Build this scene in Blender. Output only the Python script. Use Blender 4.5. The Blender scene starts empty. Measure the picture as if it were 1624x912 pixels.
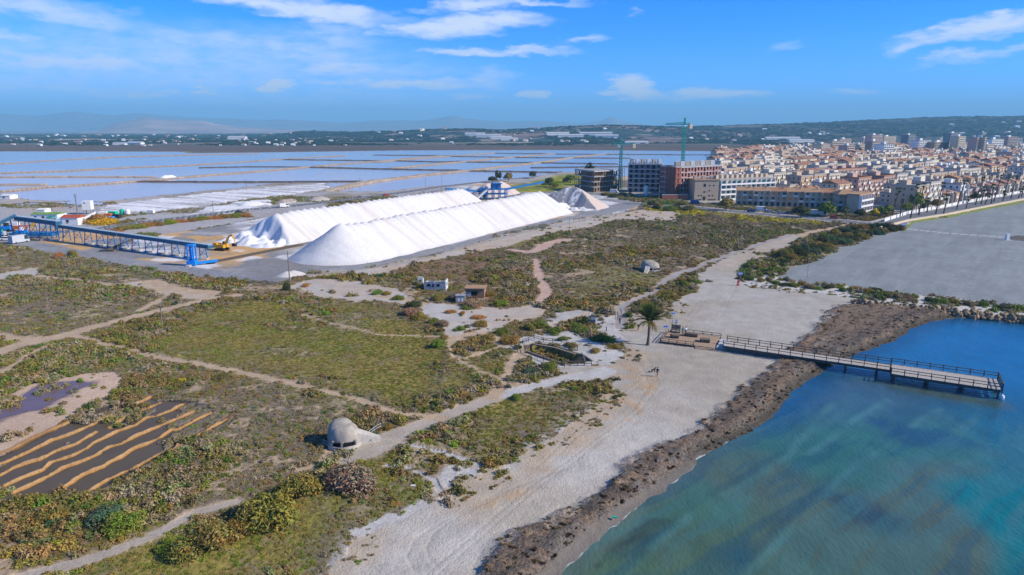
import bpy, bmesh, math, random
import numpy as np
from mathutils import Vector, Matrix
random.seed(7); RNG = np.random.default_rng(7)
SC = bpy.context.scene; COL = SC.collection
# ------------------------------------------------------------------ camera
CH, PITCH, FL = 42.0, math.radians(13.05), 1083.0
cp, sp = math.cos(PITCH), math.sin(PITCH)
cam = bpy.data.cameras.new("camera"); camo = bpy.data.objects.new("camera", cam); COL.objects.link(camo)
camo.location = (0, 0, CH); camo.rotation_euler = (math.pi/2 - PITCH, 0, 0)
cam.sensor_width = 36; cam.lens = 36*FL/1624; cam.clip_end = 90000; cam.clip_start = 1
SC.camera = camo
SC.view_settings.view_transform = 'Standard'; SC.view_settings.look = 'None'
SC.view_settings.exposure = 0.28; SC.view_settings.gamma = 1
SC.cycles.volume_bounces = 0; SC.cycles.max_bounces = 6; SC.cycles.diffuse_bounces = 2; SC.cycles.glossy_bounces = 2
SC.cycles.transparent_max_bounces = 8
SUN_EL, SUN_AZ = math.radians(33), math.radians(103)      # azimuth clockwise from +Y
def G(px, py, z=0.0):
    """a point of the photograph, on the level z"""
    a = (px-812)/FL; b = (456-py)/FL
    dy = cp + b*sp; dz = -sp + b*cp
    t = (z-CH)/dz
    return (a*t, dy*t)
def G3(px, py, z=0.0): return Vector((*G(px, py, z), z))
def azel(px, py):
    a = (px-812)/FL; b = (456-py)/FL
    d = Vector((a, cp+b*sp, -sp+b*cp)).normalized()
    return math.atan2(d.x, d.y), math.asin(d.z)
# ------------------------------------------------------------------ node helpers
class NT:
    def __init__(s, nt): s.nt = nt; s.n = nt.nodes; s.l = nt.links
    def node(s, t, **k):
        n = s.n.new(t)
        for a, v in k.items(): setattr(n, a, v)
        return n
    def put(s, sock, v):
        if hasattr(v, 'is_output') or isinstance(v, bpy.types.NodeSocket): s.l.new(v, sock)
        elif v is not None: sock.default_value = v
    def math(s, op, a, b=None, c=None, clamp=False):
        n = s.node('ShaderNodeMath', operation=op, use_clamp=clamp)
        s.put(n.inputs[0], a); s.put(n.inputs[1], b)
        if c is not None: s.put(n.inputs[2], c)
        return n.outputs[0]
    def vmath(s, op, a, b=None):
        n = s.node('ShaderNodeVectorMath', operation=op); s.put(n.inputs[0], a)
        if b is not None: s.put(n.inputs[1], b)
        return n.outputs['Value'] if op in ('LENGTH', 'DOT_PRODUCT') else n.outputs[0]
    def mix(s, f, a, b, blend='MIX'):
        n = s.node('ShaderNodeMix', data_type='RGBA', blend_type=blend)
        s.put(n.inputs[0], f); s.put(n.inputs[6], a); s.put(n.inputs[7], b)
        return n.outputs[2]
    def noise(s, v, scale, detail=4, rough=.55, dist=0):
        n = s.node('ShaderNodeTexNoise'); s.put(n.inputs['Vector'], v)
        n.inputs['Scale'].default_value = scale; n.inputs['Detail'].default_value = detail
        n.inputs['Roughness'].default_value = rough; n.inputs['Distortion'].default_value = dist
        return n
    def ramp(s, f, lo, hi, a=0., b=1.):
        n = s.node('ShaderNodeMapRange'); n.interpolation_type = 'SMOOTHSTEP'
        s.put(n.inputs[0], f); n.inputs[1].default_value = lo; n.inputs[2].default_value = hi
        n.inputs[3].default_value = a; n.inputs[4].default_value = b
        return n.outputs[0]
def c4(c): return (*c, 1) if len(c) == 3 else c
# ------------------------------------------------------------------ world
world = bpy.data.worlds.new("World"); SC.world = world; world.use_nodes = True
W = NT(world.node_tree); W.n.clear()
sky = W.node('ShaderNodeTexSky', sky_type='NISHITA', sun_disc=False)
sky.sun_elevation = SUN_EL; sky.sun_rotation = SUN_AZ; sky.altitude = 0; sky.air_density = 1.0
sky.dust_density = 0.35; sky.ozone_density = 3.0
hs = W.node('ShaderNodeHueSaturation'); hs.inputs['Saturation'].default_value = 1.22
W.l.new(sky.outputs[0], hs.inputs['Color'])
tc = W.node('ShaderNodeTexCoord'); sx = W.node('ShaderNodeSeparateXYZ'); W.l.new(tc.outputs['Generated'], sx.inputs[0])
AZ = W.math('ARCTAN2', sx.outputs[0], sx.outputs[1]); EL = W.math('ARCSINE', sx.outputs[2])
cv = W.node('ShaderNodeCombineXYZ'); W.l.new(AZ, cv.inputs[0]); W.put(cv.inputs[1], W.math('MULTIPLY', EL, 3.2))
wn = W.noise(cv.outputs[0], 9, 5, .6); wn2 = W.noise(cv.outputs[0], 26, 5, .62)
wrp = W.vmath('SUBTRACT', wn.outputs['Color'], (.5, .5, .5))
wrp2 = W.vmath('SUBTRACT', wn2.outputs['Color'], (.5, .5, .5))
sw = W.node('ShaderNodeSeparateXYZ'); W.l.new(wrp, sw.inputs[0])
sw2 = W.node('ShaderNodeSeparateXYZ'); W.l.new(wrp2, sw2.inputs[0])
AZd = W.math('ADD', AZ, W.math('ADD', W.math('MULTIPLY', sw.outputs[0], .16), W.math('MULTIPLY', sw2.outputs[0], .06)))
ELd = W.math('ADD', EL, W.math('ADD', W.math('MULTIPLY', sw.outputs[1], .034), W.math('MULTIPLY', sw2.outputs[1], .016)))
# px, py, half width, half height, tilt (px per px), strength
CLOUDS = [(60,8,120,12,.08,.55),(160,30,95,15,.1,.5),(10,52,40,6,0,.6),(440,6,140,10,.05,.75),(520,20,70,13,.05,.8),(750,10,75,7,-.05,.7),
 (735,40,100,13,-.08,.85),(780,79,90,5,-.02,.8),(350,66,120,14,.12,.5),(540,60,65,20,.1,.45),(540,105,60,13,0,.6),(130,92,150,8,.0,.65),
 (140,112,170,18,0,.42),(400,96,95,8,0,.42),(453,136,20,9,0,1),(308,142,14,5,0,.8),(340,145,12,4,0,.7),(242,149,11,6,0,.7),
 (170,146,70,8,0,.45),(640,133,100,9,-.02,.7),(770,128,42,15,0,.45),(745,153,36,6,0,.45),(520,130,60,7,0,.45),(560,150,90,8,0,.35),
 (850,149,20,6,0,.8),(1005,139,42,16,.05,.95),(955,151,19,6,0,.6),(990,159,26,4,0,.55),(1050,151,13,6,0,.5),(1125,151,55,7,.03,.75),
 (1185,153,38,4,0,.5),(1345,147,30,4,0,.45),(930,62,38,4,-.15,.5),(1015,18,9,3,0,.3),(1250,70,34,4,-.1,.3),(1570,41,85,9,-.14,.75),
 (1465,69,45,6,-.1,.65),(1540,60,75,4,-.12,.5),(1555,85,65,5,-.1,.55),(820,3,80,4,0,.6),(805,30,40,9,0,.6),(280,150,480,38,0,.3),(1000,20,1,1,0,0),
 (260,100,340,46,0,.45),(90,98,150,14,0,.6),(330,128,170,12,0,.5),(250,84,120,10,.1,.5),(480,80,110,16,.05,.5),(600,110,120,14,0,.4),(60,132,120,12,0,.5),(420,160,260,14,0,.35)]
TILTS = (-.12, -.05, 0., .08); PV = []
for tl in TILTS:
    cb = W.node('ShaderNodeCombineXYZ'); W.l.new(AZd, cb.inputs[0]); W.put(cb.inputs[1], W.math('MULTIPLY_ADD', AZd, tl, ELd)); PV.append(cb.outputs[0])
tot = None
for (px, py, rw, rh, tl, st) in CLOUDS:
    if st == 0: continue
    k = min(range(4), key=lambda i: abs(TILTS[i]-tl)); a0, e0 = azel(px, py); ia = 1/(rw/FL*1.55); ie = 1/(rh/FL*1.6)
    n = W.node('ShaderNodeVectorMath', operation='MULTIPLY_ADD'); W.l.new(PV[k], n.inputs[0]); n.inputs[1].default_value = (ia, ie, 0)
    n.inputs[2].default_value = (-a0*ia, -(e0+a0*TILTS[k])*ie, 0)
    q = W.vmath('DOT_PRODUCT', n.outputs[0], n.outputs[0])
    st *= 1.3; m = W.math('MULTIPLY_ADD', q, -st, st)
    tot = m if tot is None else W.math('SMOOTH_MAX', tot, m, .07)
tot = W.math('MAXIMUM', tot, 0.)
# general cirrus over the rest of the sky, fading in outside the picture
gen = W.math('MULTIPLY', W.ramp(wn.outputs[0], .52, .78), .55)
outside = W.math('MAXIMUM', W.ramp(W.math('ABSOLUTE', AZ), .66, .8), W.ramp(EL, .2, .3))
tot = W.math('MAXIMUM', tot, W.math('MULTIPLY', gen, outside))
det = W.ramp(wn2.outputs[0], .25, .65, .6, 1.1)
tot = W.ramp(W.math('MULTIPLY', tot, det), .0, 1.1)
tint = W.mix(W.ramp(EL, .01, .19), (.32, .98, 2.7, 1), (.01, .74, 1.8, 1)); tint = W.mix(W.ramp(EL, .22, .9), tint, (.80, .76, .80, 1))
skyc = W.mix(1, hs.outputs[0], tint, 'MULTIPLY')
lay = W.mix(W.math('MULTIPLY', tot, .92), skyc, (7.2, 7.9, 9.2, 1))
bg = W.node('ShaderNodeBackground'); bg.inputs['Strength'].default_value = 0.10
W.l.new(lay, bg.inputs['Color']); wo = W.node('ShaderNodeOutputWorld'); W.l.new(bg.outputs[0], wo.inputs['Surface'])
# ------------------------------------------------------------------ sun
sl = bpy.data.lights.new("sun", 'SUN'); so = bpy.data.objects.new("sun", sl); COL.objects.link(so)
sl.energy = 5.0; sl.angle = math.radians(.5); sl.color = (1, .91, .78)
SD = Vector((math.sin(SUN_AZ)*math.cos(SUN_EL), math.cos(SUN_AZ)*math.cos(SUN_EL), math.sin(SUN_EL)))
so.rotation_euler = SD.to_track_quat('Z', 'Y').to_euler(); so.location = (0, 0, 300)
# ------------------------------------------------------------------ builders
def tag(o, label=None, cat=None, group=None, kind=None):
    if label: o['label'] = label
    if cat: o['category'] = cat
    if group: o['group'] = group
    if kind: o['kind'] = kind
    return o
def link(name, me, parent=None, loc=None):
    o = bpy.data.objects.new(name, me); COL.objects.link(o)
    if parent: o.parent = parent
    if loc is not None: o.location = loc
    return o
def empty(name, loc=(0, 0, 0), rz=0, label=None, cat=None, group=None):
    o = bpy.data.objects.new(name, None); COL.objects.link(o); o.location = loc; o.rotation_euler = (0, 0, rz)
    o.empty_display_size = .1
    return tag(o, label, cat, group)
def copy_tree(o, parent=None):
    c = o.copy(); COL.objects.link(c)
    if parent: c.parent = parent
    for ch in KIDS.get(o.name, list(o.children)): copy_tree(ch, c)
    return c
KIDS = {}
def place(src, loc, rz=0, sc=1, label=None, group=None):
    c = copy_tree(src); c.location = loc; c.rotation_euler = (0, 0, rz)
    c.scale = (sc, sc, sc) if not hasattr(sc, '__len__') else sc
    if label: c['label'] = label
    if group: c['group'] = group
    return c
class MB:
    def __init__(s): s.v = []; s.f = []; s.m = []
    def add(s, vs, fs, m=0):
        b = len(s.v); s.v += [tuple(v) for v in vs]; s.f += [tuple(b+i for i in f) for f in fs]; s.m += [m]*len(fs); return s
    def box(s, x0, y0, z0, x1, y1, z1, m=0):
        return s.add([(x0,y0,z0),(x1,y0,z0),(x1,y1,z0),(x0,y1,z0),(x0,y0,z1),(x1,y0,z1),(x1,y1,z1),(x0,y1,z1)],
                     [(0,3,2,1),(4,5,6,7),(0,1,5,4),(1,2,6,5),(2,3,7,6),(3,0,4,7)], m)
    def bar(s, p, q, w, h=None, m=0, up=(0, 0, 1)):
        """square bar from p to q"""
        p = Vector(p); q = Vector(q); h = h or w; d = (q-p)
        if d.length < 1e-6: return s
        d.normalize(); u = Vector(up)
        if abs(d.dot(u)) > .95: u = Vector((1, 0, 0))
        r = d.cross(u).normalized()*(w/2); t = r.cross(d).normalized()*(h/2)
        vs = [p-r-t, p+r-t, p+r+t, p-r+t, q-r-t, q+r-t, q+r+t, q-r+t]
        return s.add(vs, [(0,3,2,1),(4,5,6,7),(0,1,5,4),(1,2,6,5),(2,3,7,6),(3,0,4,7)], m)
    def tube(s, pts, rads, n=6, m=0, cap=True):
        b = len(s.v); pts = [Vector(p) for p in pts]
        for i, p in enumerate(pts):
            d = (pts[min(i+1, len(pts)-1)]-pts[max(i-1, 0)]).normalized()
            u = Vector((0, 0, 1)) if abs(d.z) < .9 else Vector((1, 0, 0))
            r = d.cross(u).normalized(); t = r.cross(d)
            for k in range(n):
                a = 2*math.pi*k/n; s.v.append(tuple(p+(r*math.cos(a)+t*math.sin(a))*rads[i]))
        for i in range(len(pts)-1):
            for k in range(n):
                k2 = (k+1) % n; s.f.append((b+i*n+k, b+i*n+k2, b+(i+1)*n+k2, b+(i+1)*n+k)); s.m.append(m)
        if cap:
            s.f.append(tuple(b+k for k in range(n))); s.m.append(m)
            s.f.append(tuple(b+(len(pts)-1)*n+k for k in reversed(range(n)))); s.m.append(m)
        return s
    def prism(s, poly, z0, z1, m=0, mt=None):
        """vertical prism over a counter-clockwise outline"""
        n = len(poly); b = len(s.v)
        s.v += [(p[0], p[1], z0) for p in poly]+[(p[0], p[1], z1) for p in poly]
        s.f.append(tuple(b+n+i for i in range(n))); s.m.append(m if mt is None else mt)
        s.f.append(tuple(b+i for i in reversed(range(n)))); s.m.append(m)
        for i in range(n):
            j = (i+1) % n; s.f.append((b+i, b+j, b+n+j, b+n+i)); s.m.append(m)
        return s
    def lathe(s, prof, n=12, c=(0, 0), m=0):
        b = len(s.v)
        for r, z in prof:
            for k in range(n):
                a = 2*math.pi*k/n; s.v.append((c[0]+r*math.cos(a), c[1]+r*math.sin(a), z))
        for i in range(len(prof)-1):
            for k in range(n):
                k2 = (k+1) % n; s.f.append((b+i*n+k, b+i*n+k2, b+(i+1)*n+k2, b+(i+1)*n+k)); s.m.append(m)
        s.f.append(tuple(b+(len(prof)-1)*n+k for k in range(n))); s.m.append(m)
        return s
    def mesh(s, name, mats, smooth=False):
        me = bpy.data.meshes.new(name); me.from_pydata(s.v, [], s.f)
        for m in (mats if isinstance(mats, (list, tuple)) else [mats]): me.materials.append(m)
        if max(s.m, default=0) > 0: me.polygons.foreach_set('material_index', s.m)
        if smooth: me.polygons.foreach_set('use_smooth', [True]*len(s.f))
        me.update(); return me
    def build(s, name, mats, parent=None, loc=None, smooth=False, kind=None):
        o = link(name, s.mesh(name, mats, smooth), parent, loc)
        if kind: o['kind'] = kind
        return o
def mat(name, color, rough=.8, var=.25, scale=1.5, bump=0, bscale=8, spec=.3, metal=0, streak=False, hue=None, emit=None, inst=False):
    m = bpy.data.materials.new(name); m.use_nodes = True; N = NT(m.node_tree); N.n.clear()
    b = N.node('ShaderNodeBsdfPrincipled'); o = N.node('ShaderNodeOutputMaterial'); N.l.new(b.outputs[0], o.inputs[0])
    t = N.node('ShaderNodeTexCoord'); geo = N.node('ShaderNodeNewGeometry'); v = geo.outputs['Position']
    if streak:
        mp = N.node('ShaderNodeMapping'); N.l.new(v, mp.inputs[0]); mp.inputs['Scale'].default_value = (1, 1, .15); v = mp.outputs[0]
    ns = N.noise(v, scale, 5, .6)
    base = c4(color); alt = c4(hue if hue else tuple(c*(1-var) for c in color))
    col = N.mix(N.ramp(ns.outputs[0], .3, .72), base, alt)
    if inst:
        oi = N.node('ShaderNodeObjectInfo')
        col = N.mix(1, col, N.mix(oi.outputs['Random'], (.7, .7, .7, 1), (1.2, 1.15, 1.1, 1)), 'MULTIPLY')
    N.put(b.inputs['Base Color'], col)
    b.inputs['Roughness'].default_value = rough; b.inputs['Specular IOR Level'].default_value = spec; b.inputs['Metallic'].default_value = metal
    if bump:
        bn = N.noise(geo.outputs['Position'], bscale, 5, .6); bp = N.node('ShaderNodeBump'); bp.inputs['Strength'].default_value = bump
        bp.inputs['Distance'].default_value = .1
        N.l.new(bn.outputs[0], bp.inputs['Height']); N.l.new(bp.outputs[0], b.inputs['Normal'])
    return m
# ------------------------------------------------------------------ numpy noise and regions
def _h(ix, iy, s):
    n = (ix*374761393 + iy*668265263 + s*974634777) & 0x7fffffff
    n = ((n ^ (n >> 13))*1274126177) & 0x7fffffff
    n = (n ^ (n >> 16))
    return (n & 0xffff)/65535.0
def vn(x, y, s=0):
    ix = np.floor(x).astype(np.int64); iy = np.floor(y).astype(np.int64); fx = x-ix; fy = y-iy
    fx = fx*fx*(3-2*fx); fy = fy*fy*(3-2*fy)
    a = _h(ix, iy, s); b = _h(ix+1, iy, s); c = _h(ix, iy+1, s); d = _h(ix+1, iy+1, s)
    return (a*(1-fx)+b*fx)*(1-fy)+(c*(1-fx)+d*fx)*fy
def fbm(x, y, sc, o=4, s=0):
    t = 0; a = .5; w = 0
    for i in range(o):
        t = t+a*vn(x/sc, y/sc, s+i*17); w += a; a *= .5; sc = sc/2.03
    return t/w
def sst(x, a, b): t = np.clip((x-a)/(b-a), 0, 1); return t*t*(3-2*t)
def W2(pts, z=0): return [G(p[0], p[1], z) for p in pts]
def sdf(poly, x, y, far=60.0):
    """signed distance in metres, positive inside, clipped to -far outside the box"""
    P = np.array(poly, float); out = np.full(x.shape, -float(far))
    mnx, mny = P.min(0)-far; mxx, mxy = P.max(0)+far
    I = np.where((x > mnx) & (x < mxx) & (y > mny) & (y < mxy))[0]
    if len(I) == 0: return out
    X = x[I]; Y = y[I]; d2 = np.full(X.shape, 1e18); ins = np.zeros(X.shape, bool)
    for i in range(len(P)):
        ax, ay = P[i]; bx, by = P[(i+1) % len(P)]; ex, ey = bx-ax, by-ay
        L = ex*ex+ey*ey+1e-9; t = np.clip(((X-ax)*ex+(Y-ay)*ey)/L, 0, 1)
        dx = X-ax-t*ex; dy = Y-ay-t*ey; np.minimum(d2, dx*dx+dy*dy, out=d2)
        c = ((ay > Y) != (by > Y)); 
        if ay != by: ins ^= c & (X < (bx-ax)*(Y-ay)/(by-ay)+ax)
    d = np.sqrt(d2); out[I] = np.where(ins, d, -d); return out
def rib(line, x, y, far=30.0):
    """signed distance to a ribbon: line of (x, y, half width)"""
    P = np.array(line, float); out = np.full(x.shape, -float(far))
    mnx, mny = P[:, :2].min(0)-far; mxx, mxy = P[:, :2].max(0)+far
    I = np.where((x > mnx) & (x < mxx) & (y > mny) & (y < mxy))[0]
    if len(I) == 0: return out
    X = x[I]; Y = y[I]; best = np.full(X.shape, -float(far))
    for i in range(len(P)-1):
        ax, ay, aw = P[i]; bx, by, bw = P[i+1]; ex, ey = bx-ax, by-ay
        L = ex*ex+ey*ey+1e-9; t = np.clip(((X-ax)*ex+(Y-ay)*ey)/L, 0, 1)
        d = aw+(bw-aw)*t-np.hypot(X-ax-t*ex, Y-ay-t*ey); np.maximum(best, d, out=best)
    out[I] = best; return out
def R(pts, w=None):
    """ribbon from photograph points (px, py[, width in metres])"""
    return [(*G(p[0], p[1]), (p[2] if len(p) > 2 else w)/2) for p in pts]
# ------------------------------------------------------------------ map of the place
SEA = W2([(893,912),(925,880),(960,850),(1000,817),(1035,792),(1067,770),(1098,747),(1125,719),(1152,704),(1190,685),(1224,661),(1242,642),
 (1262,620),(1285,603),(1310,588),(1335,575),(1356,566),(1387,553),(1420,540),(1445,523),(1476,510),(1516,503),(1562,506),(1624,510)], -.5)
_dx, _dy = G(893,912,-.5)[0]-G(960,850,-.5)[0], G(893,912,-.5)[1]-G(960,850,-.5)[1]
_e = SEA[-1]
SEA = [(SEA[0][0]+_dx*k*5-k*2, SEA[0][1]+_dy*k*5) for k in (30, 3, 1)] + SEA + [(_e[0]+60, _e[1]+8), (_e[0]+400, _e[1]+30), (9000, 500), (9000, -4000), (-300, -4000)]
WRACK = W2([(758,912),(789,880),(827,850),(870,830),(908,811),(939,799),(959,776),(982,749),(1009,730),(1047,714),(1078,699),(1117,679),(1140,651),
 (1168,622),(1211,597),(1240,577),(1264,544),(1290,523),(1318,505),(1308,492),(1340,484),(1395,484),(1450,487),(1500,494),(1530,502),(1600,510),(1600,640),(1300,830),(1000,1000),(700,1000)])
BEACH = W2([(520,912),(540,886),(560,860),(600,842),(645,828),(680,800),(705,780),(740,762),(772,748),(778,737),(812,728),(835,713),(862,700),(882,682),(912,665),
 (948,643),(962,620),(968,600),(955,592),(905,606),(880,585),(930,580),(975,578),(990,565),(990,548),(1000,540),(985,530),(985,505),(1003,497),(1045,503),(1062,483),(1092,465),(1108,450),(1113,432),(1125,422),(1150,412),
 (1180,398),(1215,385),(1262,372),(1270,376),(1240,398),(1212,405),(1185,418),(1172,432),(1168,446),(1180,455),(1250,461),(1330,468),(1400,478),(1470,488),(1540,500),(1640,515),
 (1640,700),(1300,900),(1000,1100),(380,1100),(480,960)])
FIELD = W2([(1235,441),(1248,426),(1300,410),(1345,390),(1385,374),(1432,366),(1440,352),(1500,343),(1545,333),(1624,318),(2100,275),(2600,330),(2600,520),(1624,489),(1560,480),(1490,470),(1400,462),(1330,453),(1280,447)])
STRIP = W2([(1165,450),(1172,430),(1200,425),(1240,440),(1300,448),(1400,462),(1490,471),(1624,488),(2000,520),(2000,560),(1624,512),(1560,500),(1480,492),(1400,482),(1330,470),(1250,462)])
YARD = W2([(-200,350),(0,372),(40,384),(95,399),(160,408),(230,419),(302,428),(396,445),(440,447),(462,442),(470,434),(520,431),(560,427),(608,420),(700,400),(800,371),(850,360),(902,349),(960,341),(1012,332),(1025,322),(985,318),(960,300),(900,292),(862,290),(800,288),
 (750,292),(700,300),(600,318),(500,333),(420,345),(330,362),(270,370),(210,378),(150,370),(60,356),(-200,330)])
CLEAR = [W2(p) for p in (
 [(665,480),(708,484),(774,486),(797,490),(834,484),(856,490),(860,500),(834,508),(811,511),(790,520),(777,528),(745,524),(737,540),(714,542),(708,522),(683,508),(672,494)],
 [(440,456),(480,447),(520,443),(575,446),(640,461),(655,477),(640,481),(600,476),(560,478),(530,472),(480,464)],
 [(57,423),(71,430),(60,436),(20,442),(0,448),(-40,450),(-30,436),(17,431),(40,428)],
 [(342,465),(300,461),(270,458),(242,445),(225,446),(200,452),(245,462),(290,472),(340,473)],
 [(470,436),(560,428),(608,421),(700,401),(800,372),(902,350),(960,341),(1010,333),(1045,335),(1075,337),(1080,350),(1000,350),(960,352),(900,368),(840,376),(800,390),(770,397),(720,408),(660,417),(625,428),(640,436),(600,438),(560,436),(500,440)],
 [(980,338),(1070,336),(1080,350),(1040,352),(990,349),(940,352)])]
WHITE = [W2(p) for p in (
 [(791,551),(811,540),(831,534),(859,529),(902,526),(939,540),(962,551),(985,560),(990,575),(960,597),(925,606),(905,600),(888,585),(850,575),(834,565),(811,556)],
 [(880,495),(935,493),(940,500),(905,510),(870,522),(858,518)],
 [(935,505),(990,500),(1000,540),(985,545),(950,530)],
 [(560,860),(600,842),(645,828),(680,800),(690,780),(670,790),(640,812),(600,828),(560,840)],
 [(700,780),(735,762),(770,748),(755,738),(720,745),(690,765)])]
WATERPAN = W2([(-700,243),(0,240),(290,240.5),(300,243),(400,242),(640,238.5),(900,238),(1170,240),(1265,243),(1240,247),(1190,250),(1140,262),(1000,285),(911,272),(885,274),(842,281),(800,285),(742,291),(685,295),(628,301.5),(600,304),(585,303),(522,303),
 (514,291),(488,290),(437,291),(385,297),(314,304),(242,311),(185,317),(148,320),(43,317),(0,308),(-700,320)])
PAN_EXTRA = [W2(p) for p in ([(75,320),(130,318),(180,321),(160,325),(100,324)],[(20,322),(60,321),(62,324),(20,325)],[(55,331),(80,329),(85,333),(60,334)],[(100,325),(135,324),(130,328),(108,328)])]
def seg(a, b, w): return R([a, b], w)
DYKE_L = [R(l, w) for l, w in (
 ([(9,303.5),(71,297),(143,293),(220,287.5),(271,283),(342,277),(391,273.5),(480,266),(545,260),(600,256),(656,251),(700,247.5)], 11),
 ([(-100,279),(0,275),(114,271),(200,266),(285,263),(400,256),(437,253.5),(545,247)], 14),
 ([(0,260),(86,254.5),(171,250)], 12), ([(171,249.5),(230,248),(300,246),(400,244)], 22),
 ([(522,302),(557,294.5),(585,288.5),(671,278),(740,271),(800,264),(839,260),(885,253.5),(908,250),(942,246),(968,244)], 12),
 ([(626,267),(686,261),(734,257),(785,252),(817,249),(879,244)], 13), ([(600,257),(671,251),(711,248),(782,243)], 14),
 ([(0,281),(100,280.5),(242,281)], 9), ([(0,293),(65,293)], 9), ([(980,285),(1060,268),(1140,258),(1200,250)], 10))]
DYKE_D = [R(l, w) for l, w in (
 ([(220,288),(300,288.5),(400,289),(568,288)], 10), ([(482,265),(600,268),(700,270),(722,270)], 13), ([(437,253),(520,254),(600,255)], 15),
 ([(620,255),(700,257),(734,256)], 15), ([(740,257),(845,258),(970,260)], 16), ([(742,271),(800,272),(885,273.5)], 12),
 ([(711,248),(842,250),(991,251)], 18), ([(600,246),(711,247)], 18), ([(782,243),(900,244.5),(1170,246)], 22), ([(850,266),(920,265),(1000,264)], 13),
 ([(320,266),(400,264.5),(482,265)], 9))]
CRUST = [W2([(150,330),(200,322),(300,310),(400,300),(514,291),(524,300),(470,307),(400,315),(330,326),(250,335),(180,338)]),
         W2([(290,345),(330,330),(400,318),(424,318),(420,330),(360,340)])]
PATHS = [  # (ribbon, kind)  kind 0 tan, 1 pale grey, 2 pink, 3 grey walk
 (R([(-60,948,1.8),(50,912,1.6),(150,885,1.6),(230,855,1.6),(310,815,1.5),(375,795,1.3)]), 1),
 (R([(540,735,1.2),(585,715,4.2),(610,700,4.2),(640,685,3.6),(700,662,3),(760,640,2.9),(800,625,2.8)]), 1),
 (R([(795,627,2.8),(850,612,3.0),(900,600,3.2),(960,588,4.0)]), 3),
 (R([(-60,572,3),(0,558,3.5),(28,547,3.2),(68,540,3.6),(108,531,3.6),(148,518,3.4),(194,507,3.2),(245,495,3),(285,485,3),(328,474,3.2),(375,468,3)]), 0),
 (R([(342,465,4),(300,461,4.5),(270,457,5),(242,447,6)]), 0),
 (R([(260,462,2),(200,453,2.2),(154,449,2),(114,443,2.2),(60,438,2.4)]), 0),
 (R([(222,493,1.6),(248,480,1.8),(274,466,2)]), 0), (R([(0,530,2.2),(28,538,2.2),(68,540,2.4)]), 0),
 (R([(0,590,1.5),(51,562,1.2),(80,547,1.4)]), 0),
 (R([(120,532,1.4),(160,543,1.5),(205,555,1.5),(257,567,1.5),(314,577,1.5),(370,588,1.7),(430,600,1.6),(500,616,1.5),(568,633,1.5),(603,647,1.3),(648,658,1.3),(700,663,1.4)]), 0),
 (R([(717,534,1.3),(714,548,1.0),(720,565,.8),(742,577,.8),(768,591,.8),(797,603,.8)]), 0),
 (R([(836,556,3.2),(825,565,2.6),(814,576,2.0),(805,591,1.6),(797,611,1.6),(782,630,2)]), 0),
 (R([(856,482,2.6),(862,470,2.6),(865,463,2.6),(859,448,2.6),(854,428,2.4),(848,411,2.2)]), 2),
 (R([(812,396,3),(840,400,3.5),(856,394,4.5),(870,386,5),(896,380,6)]), 2),
 (R([(985,520,2.4),(986,486,2.2),(1011,474,2.0),(1033,464,2),(1045,454,2),(1053,444,2),(1072,435,2),(1097,427,2),(1122,416,2),(1146,408,2),(1166,400,2),(1196,391,2.2),(1228,380,2.4),(1255,372,2.5)]), 3),
 (R([(1262,376,4.5),(1290,368,3.5),(1330,360,3),(1360,352,3)]), 0),
 (R([(636,702,.8),(681,713,.8),(729,726,.9),(770,742,1.1)]), 3),
 (R([(612,738,.5),(650,742,.6),(690,762,.7),(705,790,.9)]), 3), (R([(600,470,1.6),(640,474,1.8),(670,482,2.5)]), 0),
 (R([(470,745,.7),(512,735,.9),(520,722,1.4),(530,708,1.6)]), 0), (R([(714,540,2.2),(735,534,2.2),(770,528,2.5),(800,545,2.5)]), 0),
 (R([(480,500,.5),(600,530,.5),(717,534,.6)]), 0), (R([(742,568,.5),(800,548,.6)]), 0), (R([(860,522,.9),(885,512,.9),(930,497,1)]), 0)]
ROADS = [R([(-100,368),(0,368),(60,371),(160,363),(228,352.5),(314,342.5),(390,333),(471,326),(556,316),(640,305),(700,296),(760,289),(850,280)], 8)]
YARDROAD = [R([(-60,366,10),(40,386,9),(114,401,8),(200,415,7.5),(302,429,7),(396,442,7)]),
            R([(560,426,4),(700,396,4),(800,368,4.5),(902,346,5.5),(960,336,9),(985,328,14),(1000,322,10)]), R([(960,316,8),(985,319,12),(1000,322,10)])]
TOWNROAD = [R([(1000,323),(1100,329),(1140,333),(1220,341),(1290,346),(1400,357),(1420,358)], 9),
            R([(1400,357),(1440,345),(1500,335),(1560,322),(1640,307),(1800,280)], 11)]
PROM = W2([(1395,362),(1440,350.5),(1545,331),(1640,313),(1900,272),(1900,264),(1640,303),(1545,322),(1440,341),(1385,352)])
TOWN = [(104,405),(200,350),(196,322),(245,362),(318,424),(700,745),(1800,1600),(3200,2600),(1500,2500),(900,1900),(560,1420),(386,1190),(240,800),(141,500),(40,520),(40,480),(96,440)]
MEADOW = [W2([(215,545),(300,500),(400,478),(520,480),(640,492),(690,545),(712,545),(724,570),(790,605),(775,628),(690,655),(600,640),(450,600),(300,570)]),
 W2([(640,690),(700,665),(800,630),(900,607),(962,597),(955,620),(880,672),(800,722),(740,725)]),
 W2([(100,925),(240,862),(380,805),(480,780),(560,740),(620,705),(700,735),(690,790),(600,840),(540,890),(520,915),(300,1000)]),
 W2([(560,745),(590,722),(640,690),(690,700),(700,740),(650,760)]), W2([(717,545),(795,553),(812,570),(795,600),(745,575)]),
 W2([(720,388),(800,372),(860,370),(840,392),(780,396)]), W2([(890,470),(930,420),(1000,430),(1060,440),(1000,480),(930,490)]),
 W2([(1010,500),(1030,480),(1060,458),(1095,445),(1092,462),(1050,485),(1040,500)])]
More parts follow.
